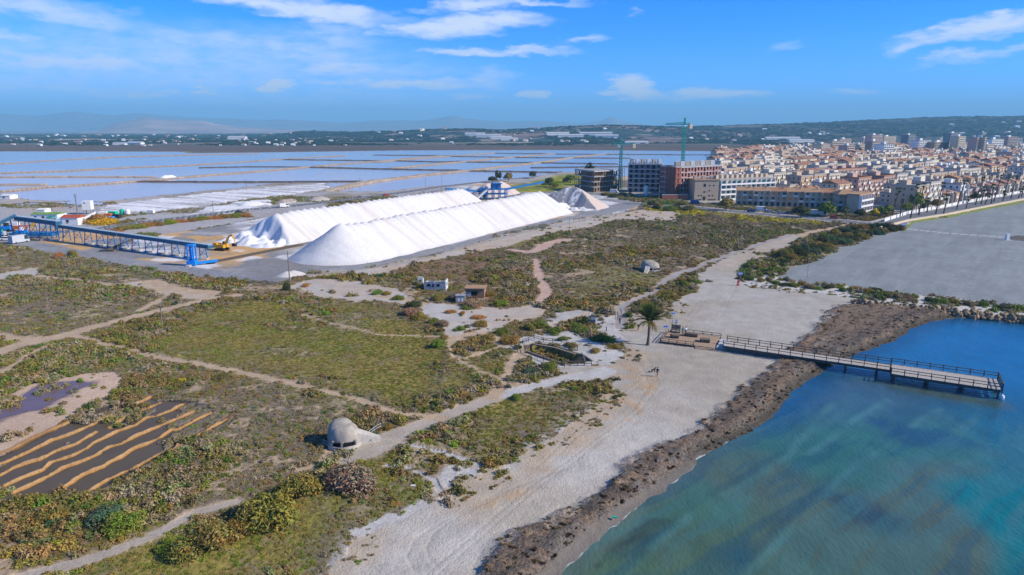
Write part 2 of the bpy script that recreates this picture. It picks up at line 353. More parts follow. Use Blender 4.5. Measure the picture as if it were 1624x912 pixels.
YELLOW = [W2([(1145,337),(1230,343),(1310,352),(1300,357),(1200,352),(1140,344)]), W2([(1020,332),(1100,333),(1140,340),(1100,343),(1020,338)]),
          W2([(835,294),(900,285),(912,290),(905,300),(870,302),(835,302)])]
BROWNP = [W2([(1082,338),(1140,342),(1170,352),(1100,356),(1078,352)]), W2([(700,400),(830,396),(850,440),(850,470),(760,450),(640,440),(610,430)])]
FLAT = W2([(-160,680),(0,636),(25,615),(60,605),(100,598),(150,590),(182,590),(196,600),(186,618),(150,642),(120,658),(60,692),(0,720),(-160,770)])
POOL = W2([(-100,700),(-40,665),(8,647),(40,622),(65,608),(95,604),(125,602),(150,606),(120,618),(85,636),(62,650),(40,652),(0,662),(-60,690)])
POND = W2([(-80,760),(0,722),(60,692),(122,662),(185,640),(240,628),(290,636),(345,648),(374,652),(350,676),(284,708),(215,742),(145,776),(85,783),(20,792),(-80,800)])
def zr(z): return [(x/2.9225, 600+y/2.9225) for x, y in z]
RIDGES = [R(zr(l), .16) for l in (
 [(-200,430),(0,345),(60,322),(110,295),(170,265),(260,225),(355,185)], [(-150,450),(30,380),(120,340),(230,285),(300,262),(400,220),(520,165),(600,130),(690,85)],
 [(-150,500),(0,445),(60,410),(130,385),(180,372),(250,335),(350,300),(440,245)], [(500,225),(560,190),(640,150),(690,130),(740,108)],
 [(15,495),(80,465),(130,445),(200,420),(230,385),(330,355),(400,320),(430,295),(460,280),(540,240),(620,215),(670,180),(720,170),(790,145),(845,115)],
 [(60,525),(140,490),(230,445),(290,410),(350,390),(440,355),(500,315),(560,300),(620,265),(680,240),(740,215),(800,190),(860,165),(915,145)],
 [(290,500),(340,465),(380,440),(470,405),(500,385),(560,360),(620,320),(680,300),(740,270),(790,235),(830,230),(900,190),(975,155)],
 [(415,515),(450,490),(500,460),(570,430),(640,400),(700,365),(760,340),(810,325),(840,290),(920,255),(1000,210),(1040,190),(1085,165)])]
PIT = W2([(832,548),(848,543),(880,548),(928,565),(935,572),(900,577),(868,566),(838,556)])
C = dict(soil=(.19,.14,.09), grey=(.175,.145,.115), tan=(.45,.335,.225), mead=(.25,.20,.055), grass=(.17,.195,.035), sand=(.41,.38,.34), sand2=(.345,.305,.25),
 ochre=(.45,.28,.13), wrack=(.15,.10,.066), wrackd=(.04,.032,.028), wet=(.17,.15,.13), yard=(.42,.41,.41), yardd=(.25,.25,.265), orange=(.55,.34,.15), asphalt=(.13,.135,.15),
 path=(.40,.345,.285), pale=(.46,.44,.42), pink=(.50,.34,.27), walk=(.33,.30,.29), field=(.235,.255,.26), dykeL=(.46,.36,.27), dykeD=(.10,.075,.06), salt=(.74,.73,.75),
 marsh=(.115,.085,.06), townc=(.36,.33,.30), plain=(.13,.12,.085), bed=(.10,.12,.12), seabed=(.2,.2,.15), yellow=(.3,.26,.02), flat=(.52,.38,.28), poolc=(.23,.16,.16), pondb=(.045,.04,.035), rust=(.35,.15,.02))
C = {k: np.array(v) for k, v in C.items()}; A = np.array
CLS = ['ground','beach','footpath','salt_yard','road','seaweed_bank','seabed','pan_bed','dyke','sand_clearing','beach_field','street','promenade','mud_flat','pond_bed','salt_crust']
def FIELDS(x, y, fine=True):
    n = len(x); Y = np.maximum(y, 20)
    amp = .35+.006*Y
    w1 = fbm(x, y, 7, 3, 5)-.5; w2 = fbm(x+91, y-37, 7, 3, 9)-.5
    s1 = fbm(x, y, 1.8, 3, 35)-.5; s2 = fbm(x+91, y-37, 1.8, 3, 39)-.5
    wx = x+w1*3.2*amp+s1*amp*1.2; wy = y+w2*3.2*amp+s2*amp*1.2      # ragged borders
    n8 = fbm(x, y, 9, 4, 21); n2 = fbm(x, y, 2.2, 3, 31); n30 = fbm(x, y, 34, 4, 41); n60 = fbm(x, y, 80, 3, 51)
    cls = np.zeros(n, int); z = (n8-.5)*.5+(n2-.5)*.18; veg = np.full(n, .92)
    col = C['soil']*(1-n30[:, None])+C['grey']*n30[:, None]
    bare = sst(n8*.6+n2*.4, .58, .68); col = col*(1-bare[:, None]*.7)+C['tan']*bare[:, None]*.7
    veg = veg-bare*.6; mead = np.zeros(n); yel = np.zeros(n); green = sst(n30, .46, .66)*.16
    def over(m, c, k=1.0):
        nonlocal col
        m = (m*k)[:, None] if np.ndim(m) else m*k
        col = col*(1-m)+c*m
    # far plain beyond the ponds
    far = sst(y, 1150, 1400); fn = fbm(x, y, 260, 4, 61); fn2 = fbm(x, y, 1100, 3, 71)
    over(far, C['marsh']*(.75+.5*fn[:, None])); over(sst(y, 1750, 2100)*1.0, C['plain']*(.5+1.0*fn[:, None]))
    over(sst(y, 2000, 2400)*sst(fn, .54, .66)*.65, C['tan']); veg[y > 560] = 0
    for P in MEADOW:
        d = sdf(P, wx+(n30-.5)*26, wy+(n8-.5)*16, 20); m = sst(d, -4, 5); mead = np.maximum(mead, m*(1-.75*sst(n8*.5+n30*.5, .50, .60))*(.55 if P is MEADOW[6] or P is MEADOW[7] else 1))
    mix = sst(n8, .35, .65)[:, None]
    over(mead, C['mead']*(1-mix)+C['grass']*mix); over(mead*sst(n2*.6+n8*.4, .48, .62)*.75, C['soil']*1.15)
    veg = veg*(1-mead*(.02+.36*sst(n30, .42, .55)))
    for P in YELLOW:
        m = sst(sdf(P, wx, wy, 20), -2, 2); yel = np.maximum(yel, m); over(m, C['mead'])
    for P in BROWNP: over(sst(sdf(P, wx, wy, 20), -2, 3), np.array((.19,.105,.06)), .75)
    # salt yard
    d = sdf(YARD, x, y, 40); m = d > 0
    cc = C['yard']*(1-sst(n30, .4, .6)[:, None]*.45)
    ora = sst(fbm(x, y, 24, 4, 81), .56, .62)*sst(y, 200, 225); cc = cc*(1-ora[:, None])+C['orange']*ora[:, None]
    wht = sst(fbm(x, y, 14, 4, 83), .56, .66); cc = cc*(1-wht[:, None]*.7)+C['salt']*wht[:, None]*.7
    dk = sst(fbm(x*.6+y*.3, y*2, 18, 4, 85), .55, .68); cc = cc*(1-dk[:, None]*.5)+C['yardd']*dk[:, None]*.5
    col[m] = cc[m]; cls[m] = 3; veg[m] = 0; z[m] = (n2[m]-.5)*.1
    # waste ground between the yard and the ponds
    d = sdf(W2([(-400,420),(-400,310),(0,305),(150,318),(300,302),(400,296),(514,289),(600,302),(700,292),(800,284),(900,272),(930,276),(880,292),(700,300),(500,333),(270,371),(150,372),(60,358)]), wx, wy, 40)
    m = (d > 0) & (cls == 0)
    cc = C['walk']*(1-n30[:, None])+C['yard']*n30[:, None]; gg = sst(fbm(x, y, 30, 4, 87), .5, .62)[:, None]; cc = cc*(1-gg*.6)+np.array((.2,.17,.09))*gg*.6
    col[m] = cc[m]; veg[m] = sst(fbm(x[m], y[m], 30, 4, 87), .52, .6)*.45
    m = sst(sdf(W2([(800,296),(835,290),(870,281),(905,276),(935,280),(930,292),(905,299),(880,303),(850,306),(820,304)]), wx, wy, 30), -3, 4); over(m, A((.20,.22,.03))*(.6+.8*n8[:, None])); over(m*sst(n2*.5+n8*.5, .5, .6), A((.42,.36,.02)), .7)
    for P in CRUST:
        d = sdf(P, wx, wy, 30); m = d > 0
        st = fbm(x*.5+y*.86, (y*.5-x*.86)*.12, 3.5, 3, 88)
        cc = C['yard']*(1-sst(st, .35, .6)[:, None])+C['salt']*sst(st, .35, .6)[:, None]; col[m] = cc[m]; cls[m] = 15; veg[m] = 0; z[m] = st[m]*.8
    # town and promenade
    d = sdf(TOWN, x, y, 40); m = d > 0; col[m] = (C['townc']*(.7+.6*n8[:, None]))[m]; cls[m] = 11; veg[m] = 0; z[m] = 0
    # salt pans
    pd = sdf(WATERPAN, wx, wy, 60)
    for P in PAN_EXTRA: pd = np.maximum(pd, sdf(P, wx, wy, 40))
    m = pd > 0; cls[m] = 7; col[m] = C['bed']; z[m] = -.8*sst(pd[m], 0, 6)-.1; veg[m] = 0
    edge = sst(pd, -14, -1)*(pd < 0); over(edge*(cls == 0), C['dykeL'], .55)
    for P in DYKE_L:
        d = rib(P, x+w1*4, y+w2*4, 30); m = d > 0; cls[m] = 8; col[m] = (C['dykeL']*(.75+.5*n8[:, None]))[m]; z[m] = .5+n8[m]*.4
        m2 = (d > -5) & (d < 0) & (cls == 7); col[m2] = C['dykeD']*1.5
    for P in DYKE_D:
        d = rib(P, x+w1*2, y+w2*2, 30); m = (d > 0) & (cls != 8); cls[m] = 8; col[m] = (C['dykeD']*(.8+.6*n8[:, None]))[m]; z[m] = .6
    # clearings, paths
    for i, P in enumerate(CLEAR):
        d = sdf(P, wx, wy, 20); m = (d > 0) & (cls == 0)
        cc = C['tan']*(1-n8[:, None])+C['pale']*n8[:, None]
        if i in (0,): g = sst(n30, .45, .6)[:, None]; cc = cc*(1-g)+C['pale']*g
        over(sst(d, -1.5, .5)*(cls == 0), C['tan'], .8); col[m] = cc[m]; cls[m] = 9; veg[m] = .03; z[m] = (n2[m]-.5)*.12
    for P in WHITE:
        d = sdf(P, wx, wy, 20); m = (d > 0); over(sst(d, -1, .5)*(cls == 0), C['pale'], .6); col[m] = (C['pale']*(.85+.25*n8[:, None]))[m]; cls[m] = 9; veg[m] = .06
    # hedged strip behind the breakwater
    d = sdf(STRIP, wx, wy, 20); m = d > 0; col[m] = (C['pale']*1.1*(.9+.2*n8[:, None]))[m]; cls[m] = 9; veg[m] = .38; green[m] = .8
    # big flat beach field
    d = sdf(FIELD, wx, wy, 20); m = d > 0; rk = fbm((x*.8-y*.6), (x*.6+y*.8)*.12, 2.5, 3, 92)
    cc = C['field']*(.86+.28*rk[:, None])*(.9+.22*n30[:, None]); col[m] = cc[m]; cls[m] = 10; veg[m] = 0; z[m] = rk[m]*.12
    pdm = sdf(PROM, x, y, 20); d2 = rib(R([(1425,365),(1440,352.5),(1500,344),(1545,334),(1640,317)], 5), x, y); m = (d2 > 0) & (cls == 10) & (pdm < 0); col[m] = C['grass']*1.3
    d2 = rib(R([(1438,363,1.6),(1500,370,1.6),(1600,377,1.6),(1640,380,1.6)]), x, y); m = (d2 > 0) & (cls == 10); col[m] = C['pale']*1.1; cls[m] = 2
    d2 = sdf(W2([(1590,378),(1610,374),(1650,373),(1650,384),(1610,382)]), wx, wy, 10); m = d2 > 0; col[m] = C['wet']*.7
    # beach
    d = sdf(BEACH, wx, wy, 30); m = (d > 0); sn = sst(n30*.6+n8*.4, .4, .62)[:, None]
    cc = C['sand']*(1-sn)+C['sand2']*sn*1.06; cc = cc*(.93+.14*n2[:, None])*(1+.16*sst(y, 120, 80))[:, None]
    rim = sst(d, 9, 1)*sst(y, 170, 130)*sst(n8, .35, .6); cc = cc*(1-rim[:, None]*.45)+C['tan']*rim[:, None]*.45
    over(sst(d, -2.5, 0)*(cls < 2)*sst(n2, .4, .55), C['pale'], .7)
    col[m] = cc[m]; cls[m] = 1; veg[m] = np.where((d[m] < 3.5) & (n8[m] > .52), .18, 0); z[m] = (n8[m]-.5)*.22+(n2[m]-.5)*.16; bch = m.copy()
    # orange grass stains and tracks on the sand
    for L_, w_, k_ in (([(985,585),(965,640),(930,670),(880,715),(850,740)], 5, .3), ([(1030,600),(1012,640),(1005,665)], 1.6, .7), ([(830,780),(790,790),(770,800)], 1.2, .6), ([(1000,560),(995,620),(960,670)], 4, .22)):
        d2 = rib(R(L_, w_), wx, wy); mm = sst(d2, -1.5, .8)*bch*sst(n2, .4, .62); over(mm, C['ochre'], k_)
    d2 = sdf(W2([(1115,380),(1270,376),(1212,405),(1172,430),(1125,425)]), wx, wy); over(sst(d2, -3, 3)*bch, C['tan'], .35)
    if fine:
        for L_ in ([(1012,560),(1030,590),(1036,612),(1010,650),(960,690),(850,770),(720,880),(660,930)], [(1028,560),(1040,575),(1080,560),(1140,500),(1160,460),(1180,420)],
                   [(860,740),(900,700),(960,650),(1020,600)], [(690,912),(668,895),(660,875),(672,850),(700,830),(800,780),(900,740)], [(1060,545),(1110,480),(1150,430),(1200,400)]):
            for off in (-.9, .9):
                d2 = rib([(p[0]+off, p[1]+off*.6, .14) for p in R(L_, .3)], x, y, 4); mm = sst(d2, -.15, .08)*bch; z -= mm*.03; over(mm*sst(n8, .4, .6), C['sand2'], .35)
    # seaweed bank
    d = sdf(WRACK, wx+s1*1.2, wy+s2*1.2, 30); sd = sdf(SEA, wx-w1*2, wy-w2*2, 40)
    m = (d > -1.4) & (sd < 1); k = sst(d, -1.4, 1.2)*(1-.55*sst(n2*.6+n8*.4, .55, .65)*sst(d, 3, .5)); rg = fbm((x*.62-y*.78)*1.0, (x*.78+y*.62)*.3, 1.1, 3, 95); rg2 = fbm(x, y, 1.0, 3, 97)
    north = sst(y, 128, 140)
    wc = C['wrack']*(.65+.8*rg[:, None])
    gr = (sst(rg2, .5, .62)*sst(d, 2.0, 4.0)*(1-north))[:, None]; wc = wc*(1-gr*.75)+np.array((.30,.28,.24))*gr*.75
    cliff = (sst(rg2*.6+rg*.4, .40, .52)*sst(sd, -8.5, -4.5)*sst(sd, -.3, -1.0))[:, None]; wc = wc*(1-cliff*.75)+C['wrackd']*cliff*.75
    och = (sst(n2, .5, .62)*sst(d, 4, 1))[:, None]*.4; wc = wc*(1-och)+np.array((.33,.19,.09))*och
    mk = m & (k > .25*1+.5*(n2-.5)); kk = k[:, None]
    col[m] = (col*(1-kk*.9)+wc*kk*.9)[m]; cls[mk] = 5; veg[m] = 0
    z = np.where(m, z*.5+k*(.35*rg+.30)*sst(sd, -.8, -2.4)+k*.25*rg2*sst(sd, -1, -3), z)
    wetm = sst(sd, -1.5-1.3*sst(y, 84, 66), -.6)*(sd < .8)*sst(y, 90, 78); over(wetm, C['wet']); m2 = (wetm > .5); cls[m2] = 1
    dkw = sst(sd, -2.4, -1.0)*sst(y, 78, 90); over(dkw, np.array((.07,.06,.045)), .85)
    foam = np.exp(-((sd+.1+(n2-.5)*.6)/.12)**2)*sst(rg2, .42, .6)*(y < 88)*.75; over(foam, np.array((.75,.76,.78)))
    # sea bed
    z = np.where(sd > -3, z*sst(sd, -.3, -3)-.52*sst(sd, -3, .2)-.9*sst(sd, 0, 12), z); m = sd > .25; cls[m] = 6; col[m] = C['seabed']; veg[m] = 0
    # dirt flat, pool and striped ponds
    d = sdf(FLAT, wx, wy, 20); m = d > 0; col[m] = (C['flat']*(.85+.3*n8[:, None]))[m]; cls[m] = 13; veg[m] = np.where(n2[m] > .62, .2, 0); z[m] = -.05
    d = sdf(POOL, wx, wy, 10); mm = sst(d, -1.2, .3)*(cls == 13); over(mm, C['poolc']); z = np.where(mm > 0, z-mm*.14, z)
    d = sdf(POND, wx, wy, 20); m = d > -.4; pn = d.copy(); col[m] = C['pondb']*(1+.5*n8[m, None]); cls[m] = 14; veg[m] = 0; z[m] = -.42*sst(d[m], -.4, .8)
    for i, L_ in enumerate(RIDGES):
        d = rib(L_, wx*.15+x*.85, wy*.15+y*.85, 8); brk = .28*(n2-.38)-(.3 if i in (2, 3) else .03)*sst(n8, .58, .68)
        d = d+brk*.7+(fbm(x, y, .9, 3, 99)-.5)*.4; m = d > -.6; zz = -.42+sst(d, -.6, .2)*(.38+.3*n2); z[m] = np.maximum(z[m], zz[m])
        over(sst(d, -.7, -.2), C['rust'], .9); over(sst(d, -.28, -.02), C['ochre']); over(sst(d, .0, .25)*sst(n2, .4, .65), C['tan']*.9)
        m = d > -.3; cls[m & (pn > -1)] = 13
        m = (d > -2.0) & (d < -.6) & (n8+.3*n2 > .68) & (pn > -1); veg[m] = .62; z[m] = -.1; col[m] = C['grey']
    for i, (L_, k) in enumerate(PATHS):
        d = rib(L_, wx*.3+x*.7, wy*.3+y*.7, 12); ok = (cls == 0) | (cls == 9) | (cls == 2) | (cls == 13) | ((cls == 1) & (k == 3))
        over(sst(d, -.9, .1)*ok, C['tan'], .6)
        m = (d > 0) & ok; cc = (C['tan'], C['path'], C['pink'], C['walk'] if i == 14 else C['pale'])[k]
        col[m] = (cc*(.86+.28*n2[:, None]))[m]; cls[m] = 2; z[m] = z[m]*.3-.05; veg[m] = 0; veg[(d > -.6) & ok] *= .3
    for L_ in ROADS:
        d = rib(L_, x, y, 20); m = d > 0; col[m] = C['asphalt']; cls[m] = 4; z[m] = .05; veg[m] = 0
        m = (np.abs(d-3.9) < .3); col[m] = (.5, .5, .5)
    for L_ in YARDROAD:
        d = rib(L_, wx*.3+x*.7, wy*.3+y*.7, 20); mm = sst(d, -1.5, .5); over(mm, C['yardd']*(.8+.4*n8[:, None])); m = d > 0; cls[m] = 3; veg[m] = 0; z[m] = .02
    for L_ in TOWNROAD:
        d = rib(L_, x, y, 20); m = d > 0; col[m] = C['asphalt']*1.2; cls[m] = 4; z[m] = .02; veg[m] = 0
        m = (d > -2.5) & (d <= 0) & ((cls == 11) | (cls == 0)); col[m] = C['townc']*1.2; z[m] = .14; cls[m] = 11; veg[m] = 0
    pdm2 = pdm; m = (pdm2 > 0) & (cls != 4); col[m] = (.50,.45,.42); cls[m] = 12; z[m] = .25; veg[m] = 0
    d = sdf(PIT, x, y, 10); z = np.where(d > -.5, z-1.3*sst(d, -.2, 1.0), z); m = d > -.3; cls[m] = 0; col[m] = (C['mead']*.8)[None, :]*(.7+.6*n2[m, None]); veg[m] = .25
    return dict(cls=cls, col=np.clip(col, 0, 1), z=z, veg=veg, mead=mead, yel=yel, green=green, n8=n8, n2=n2, n30=n30, pd=pd, sd=sd, pond=pn)
# ------------------------------------------------------------------ ground sheet
def Yof(py): return G(812, py)[1]
pys = list(np.arange(206.2, 240, .55))+list(np.arange(240, 296, .36))+list(np.arange(296, 330, .7))+list(np.arange(330, 500, 1.05))+list(np.arange(500, 925, 1.5))+list(np.arange(925, 1300, 9))+list(np.arange(1300, 2600, 120))
pxs = list(np.arange(-3200, -70, 90))+list(np.arange(-70, 1694, 2.0))+list(np.arange(1694, 4800, 90))
Ys = np.array([Yof(p) for p in pys]); Ys = np.concatenate([[60000, 40000], Ys]); pxs = np.array(pxs)
zc = Ys*cp+CH*sp
GX = ((pxs[None, :]-812)/FL*zc[:, None]); GY = np.repeat(Ys[:, None], len(pxs), 1)
NR, NC = GX.shape
fx, fy = GX.ravel(), GY.ravel()
FD = FIELDS(fx, fy)
idx = np.arange(NR*NC).reshape(NR, NC)
quads = np.stack([idx[1:, :-1], idx[1:, 1:], idx[:-1, 1:], idx[:-1, :-1]], -1).reshape(-1, 4)
def grid_mesh(name, q, z, col, mats, kind='structure', extra=None):
    u, inv = np.unique(q.ravel(), return_inverse=True); me = bpy.data.meshes.new(name)
    co = np.stack([fx[u], fy[u], z[u]], -1).astype(np.float32)
    me.vertices.add(len(u)); me.vertices.foreach_set('co', co.ravel())
    me.loops.add(len(q)*4); me.loops.foreach_set('vertex_index', inv.astype(np.int32).ravel())
    me.polygons.add(len(q)); me.polygons.foreach_set('loop_start', np.arange(0, len(q)*4, 4, dtype=np.int32))
    try: me.polygons.foreach_set('loop_total', np.full(len(q), 4, dtype=np.int32))
    except Exception: pass
    me.update(calc_edges=True); me.polygons.foreach_set('use_smooth', np.ones(len(q), bool))
    at = me.attributes.new('Col', 'FLOAT_COLOR', 'POINT'); at.data.foreach_set('color', np.concatenate([col[u], np.ones((len(u), 1))], 1).astype(np.float32).ravel())
    me.materials.append(mats); o = link(name, me); o['kind'] = kind; return o
def ground_mat(name, bump=.5, bs=1.2, vr=.3, rough=.9, ripples=0, foot=0):
    m = bpy.data.materials.new(name); m.use_nodes = True; N = NT(m.node_tree); b = N.n['Principled BSDF']
    a = N.node('ShaderNodeVertexColor', layer_name='Col'); geo = N.node('ShaderNodeNewGeometry'); P = geo.outputs['Position']
    n1 = N.noise(P, bs, 6, .65); n2 = N.noise(P, bs*.13, 4, .6)
    f = N.math('ADD', N.ramp(n1.outputs[0], .3, .7, 1-vr, 1+vr), N.ramp(n2.outputs[0], .3, .7, -.08, .08))
    cc = N.node('ShaderNodeCombineColor'); [N.l.new(f, cc.inputs[i]) for i in range(3)]
    N.put(b.inputs['Base Color'], N.mix(1, a.outputs[0], cc.outputs[0], 'MULTIPLY'))
    b.inputs['Roughness'].default_value = rough; b.inputs['Specular IOR Level'].default_value = .15
    h = n1.outputs[0]
    if foot:
        vo = N.node('ShaderNodeTexVoronoi'); N.put(vo.inputs['Vector'], P); vo.inputs['Scale'].default_value = 2.6
        h = N.math('ADD', h, N.math('MULTIPLY', N.ramp(vo.outputs[0], 0, .45), foot))
    if ripples:
        mp = N.node('ShaderNodeMapping'); N.l.new(P, mp.inputs[0]); mp.inputs['Rotation'].default_value = (0, 0, .6); mp.inputs['Scale'].default_value = (.12, .9, 1)
        n3 = N.noise(mp.outputs[0], 1.2, 3, .5, 1.5); h = N.math('ADD', h, N.math('MULTIPLY', n3.outputs[0], ripples))
    bp = N.node('ShaderNodeBump'); bp.inputs['Strength'].default_value = bump; bp.inputs['Distance'].default_value = .25
    N.l.new(h, bp.inputs['Height']); N.l.new(bp.outputs[0], b.inputs['Normal'])
    return m
GM = {'ground': ground_mat('scrub soil', .8, 1.6, .35), 'beach': ground_mat('beach sand', .5, 2.4, .07, foot=.3), 'footpath': ground_mat('path gravel', .4, 3, .14),
 'salt_yard': ground_mat('salt yard crust', .3, .5, .16), 'road': ground_mat('asphalt', .1, 1, .12), 'seaweed_bank': ground_mat('dry seaweed', 1.0, 3.2, .5),
 'seabed': ground_mat('sea bed', .1, 1, .1), 'pan_bed': ground_mat('pan mud', .1, 1, .1), 'dyke': ground_mat('dyke earth', .4, .3, .25), 'sand_clearing': ground_mat('sandy clearing', .5, 2, .15),
 'beach_field': ground_mat('raked grey sand', .6, .8, .08, ripples=1.2), 'street': ground_mat('street paving', .1, .3, .2), 'promenade': ground_mat('promenade paving', .1, .5, .1),
 'mud_flat': ground_mat('dry salt mud', .5, 2.5, .15), 'pond_bed': ground_mat('pond mud', .2, 1, .2), 'salt_crust': ground_mat('salt crust', .6, .6, .15)}
qc = FD['cls'][quads[:, 0]]
for i, nm in enumerate(CLS):
    q = quads[qc == i]
    if len(q): grid_mesh(nm, q, FD['z'], FD['col'], GM[nm])
# ------------------------------------------------------------------ water sheets
def water_mat(name, rough=.08, bump=.25, scale=1.0, stretch=(1, 1), spec=.5, rot=0, base=None, vr=.08):
    m = bpy.data.materials.new(name); m.use_nodes = True; N = NT(m.node_tree); b = N.n['Principled BSDF']
    geo = N.node('ShaderNodeNewGeometry'); mp = N.node('ShaderNodeMapping'); N.l.new(geo.outputs['Position'], mp.inputs[0])
    mp.inputs['Rotation'].default_value = (0, 0, rot); mp.inputs['Scale'].default_value = (*stretch, 1)
    a = N.node('ShaderNodeVertexColor', layer_name='Col'); n1 = N.noise(mp.outputs[0], .35*scale, 6, .65)
    f = N.ramp(n1.outputs[0], .3, .7, 1-vr, 1+vr); cc = N.node('ShaderNodeCombineColor'); [N.l.new(f, cc.inputs[i]) for i in range(3)]
    N.put(b.inputs['Base Color'], N.mix(1, a.outputs[0], cc.outputs[0], 'MULTIPLY'))
    b.inputs['Roughness'].default_value = rough; b.inputs['IOR'].default_value = 1.33; b.inputs['Specular IOR Level'].default_value = spec
    n2 = N.noise(mp.outputs[0], 2.2*scale, 4, .6); bp = N.node('ShaderNodeBump'); bp.inputs['Strength'].default_value = bump; bp.inputs['Distance'].default_value = .12
    N.l.new(n2.outputs[0], bp.inputs['Height']); N.l.new(bp.outputs[0], b.inputs['Normal'])
    return m
sd = FD['sd'].reshape(NR, NC); m = (FD['sd'][quads] > -.6).any(1)
x, y = fx, fy
sh = np.clip(FD['sd'], 0, 80)
A = np.array; n1 = fbm(x, y, 22, 4, 201); n2 = fbm(x, y, 8, 4, 203)
teal = A((.028,.125,.115)); green = A((.055,.12,.085)); blue = A((.008,.11,.25)); deep = A((.010,.065,.14)); brown = A((.075,.105,.07)); aqua = A((.0,.15,.16)); grey = A((.045,.10,.14))
SCOL = np.repeat(teal[None], len(x), 0)
def mixc(m, c, k=1.0):
    global SCOL
    mm = (np.clip(m, 0, 1)*k)[:, None]; SCOL = SCOL*(1-mm)+c*mm
mixc(sst(y, 84, 60), green); SCOL *= A((1.2, 1.02, .84)); mixc(sst(n1, .40, .60)*sst(y, 100, 74), brown, .9)
mixc(sst(y, 88, 104), grey)
mixc(sst(x+.25*y, 96, 108)*sst(y, 70, 100), blue, .9)
mixc(sst(y-.1*x, 104, 116), blue, .92)
_r = G(1540, 800); mixc(sst(sdf(W2([(1490,775),(1530,800),(1560,840),(1590,880),(1600,930),(1760,960),(1760,720),(1624,740),(1550,760)], -.5), x+(n2-.5)*5, y+(n2-.5)*4, 20), -3, 1.5), aqua, .9)
mixc(sst(sdf(W2([(1500,640),(1624,640),(1700,700),(1640,760),(1560,700)], -.5), x+(n2-.5)*8, y+(n2-.5)*6, 20), -6, 3), A((.01,.10,.17)), .7)
mixc(sst(sdf(W2([(1310,780),(1360,790),(1430,830),(1420,860),(1340,830),(1310,800)], -.5), x+(n2-.5)*6, y+(n2-.5)*5, 20), -2, 2), A((.022,.05,.07)), .8)
mixc(sst(sdf(W2([(1370,650),(1500,690),(1560,710),(1540,716),(1440,700),(1380,668)], -.5), x+(n2-.5)*4, y+(n2-.5)*4, 20), -2, 2), A((.015,.055,.11)), .75)
mixc(sst(sdf(W2([(1150,870),(1190,860),(1200,900),(1160,915)], -.5), x+(n2-.5)*5, y+(n2-.5)*4, 20), -2, 2), A((.015,.06,.09)), .7)
mixc(sst(sh, 6, 1)*sst(y, 86, 96), deep, .9); mixc(sst(sh, 3, .3)*sst(y, 96, 80), A((.10,.12,.10)), .55)
mixc(sst(sh, 5, 2)*sst(sh, 1, 2.5)*sst(y, 84, 76)*sst(n2, .52, .6), A((.03,.035,.03)), .7)
_u0 = A(G(1407,629)); _u1 = A(G(1194,753)); _ud = (_u1-_u0)/np.linalg.norm(_u1-_u0); su = x*_ud[0]+y*_ud[1]; sv = -x*_ud[1]+y*_ud[0]
st1 = fbm(su/9, sv+(n1-.5)*5, 2.4, 3, 221); st2 = fbm(su/5, sv+(n1-.5)*3, 1.1, 3, 223)
mixc(sst(st1, .52, .68)*sst(y, 112, 96), A((.05,.15,.145)), .42); mixc(sst(st1, .46, .34)*sst(y, 112, 96), A((.02,.075,.10)), .45); mixc(sst(st2, .54, .7)*sst(y, 110, 90), A((.06,.14,.12)), .25)
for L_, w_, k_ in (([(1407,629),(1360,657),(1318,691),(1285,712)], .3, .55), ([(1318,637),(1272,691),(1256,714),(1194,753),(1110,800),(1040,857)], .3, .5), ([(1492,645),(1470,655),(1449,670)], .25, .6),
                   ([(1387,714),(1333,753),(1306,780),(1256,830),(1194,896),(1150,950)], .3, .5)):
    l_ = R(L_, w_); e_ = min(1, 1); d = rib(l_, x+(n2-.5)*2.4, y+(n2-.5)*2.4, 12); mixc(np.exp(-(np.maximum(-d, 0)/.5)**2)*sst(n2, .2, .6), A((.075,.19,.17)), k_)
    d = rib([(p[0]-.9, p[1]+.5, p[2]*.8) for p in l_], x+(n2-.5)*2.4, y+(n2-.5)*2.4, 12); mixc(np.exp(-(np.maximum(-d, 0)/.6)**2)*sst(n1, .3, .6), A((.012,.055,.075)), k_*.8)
d = rib(R([(1411,603),(1500,622),(1588,638)], 3), x, y); mixc(sst(d, -1.5, 1)*sst(n2, .3, .5), A((.07,.09,.05)), .6)
mixc(n2*sst(sh, 0, 5), SCOL*.8, .5); SCOL *= 1.1
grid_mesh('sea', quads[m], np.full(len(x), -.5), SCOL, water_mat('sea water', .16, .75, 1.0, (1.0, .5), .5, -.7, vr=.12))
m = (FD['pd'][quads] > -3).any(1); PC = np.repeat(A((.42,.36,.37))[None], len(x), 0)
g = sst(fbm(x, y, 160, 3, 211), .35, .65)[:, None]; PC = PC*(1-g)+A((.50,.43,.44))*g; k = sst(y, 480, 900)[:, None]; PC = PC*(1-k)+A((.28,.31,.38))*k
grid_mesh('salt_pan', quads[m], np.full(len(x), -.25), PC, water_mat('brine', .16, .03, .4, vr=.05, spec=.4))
m = (FD['pond'][quads] > -.7).any(1); PC = np.repeat(A((.11,.085,.055))[None], len(x), 0)
grid_mesh('pond', quads[m], np.full(len(x), -.22), PC, water_mat('dark pond water', .3, .04, .5, spec=.10))
dp = sdf(POOL, fx, fy, 10); m = (dp[quads] > .3).any(1); PC = np.repeat(A((.16,.11,.12))[None], len(x), 0)
grid_mesh('pool', quads[m], np.full(len(x), -.145), PC, water_mat('shallow pool water', .2, .02, .5, spec=.3))
bb = MB(); bb.add([(-6000,-6000,-4),(9000,-6000,-4),(9000,30,-4),(-6000,30,-4)], [(0,1,2,3)])
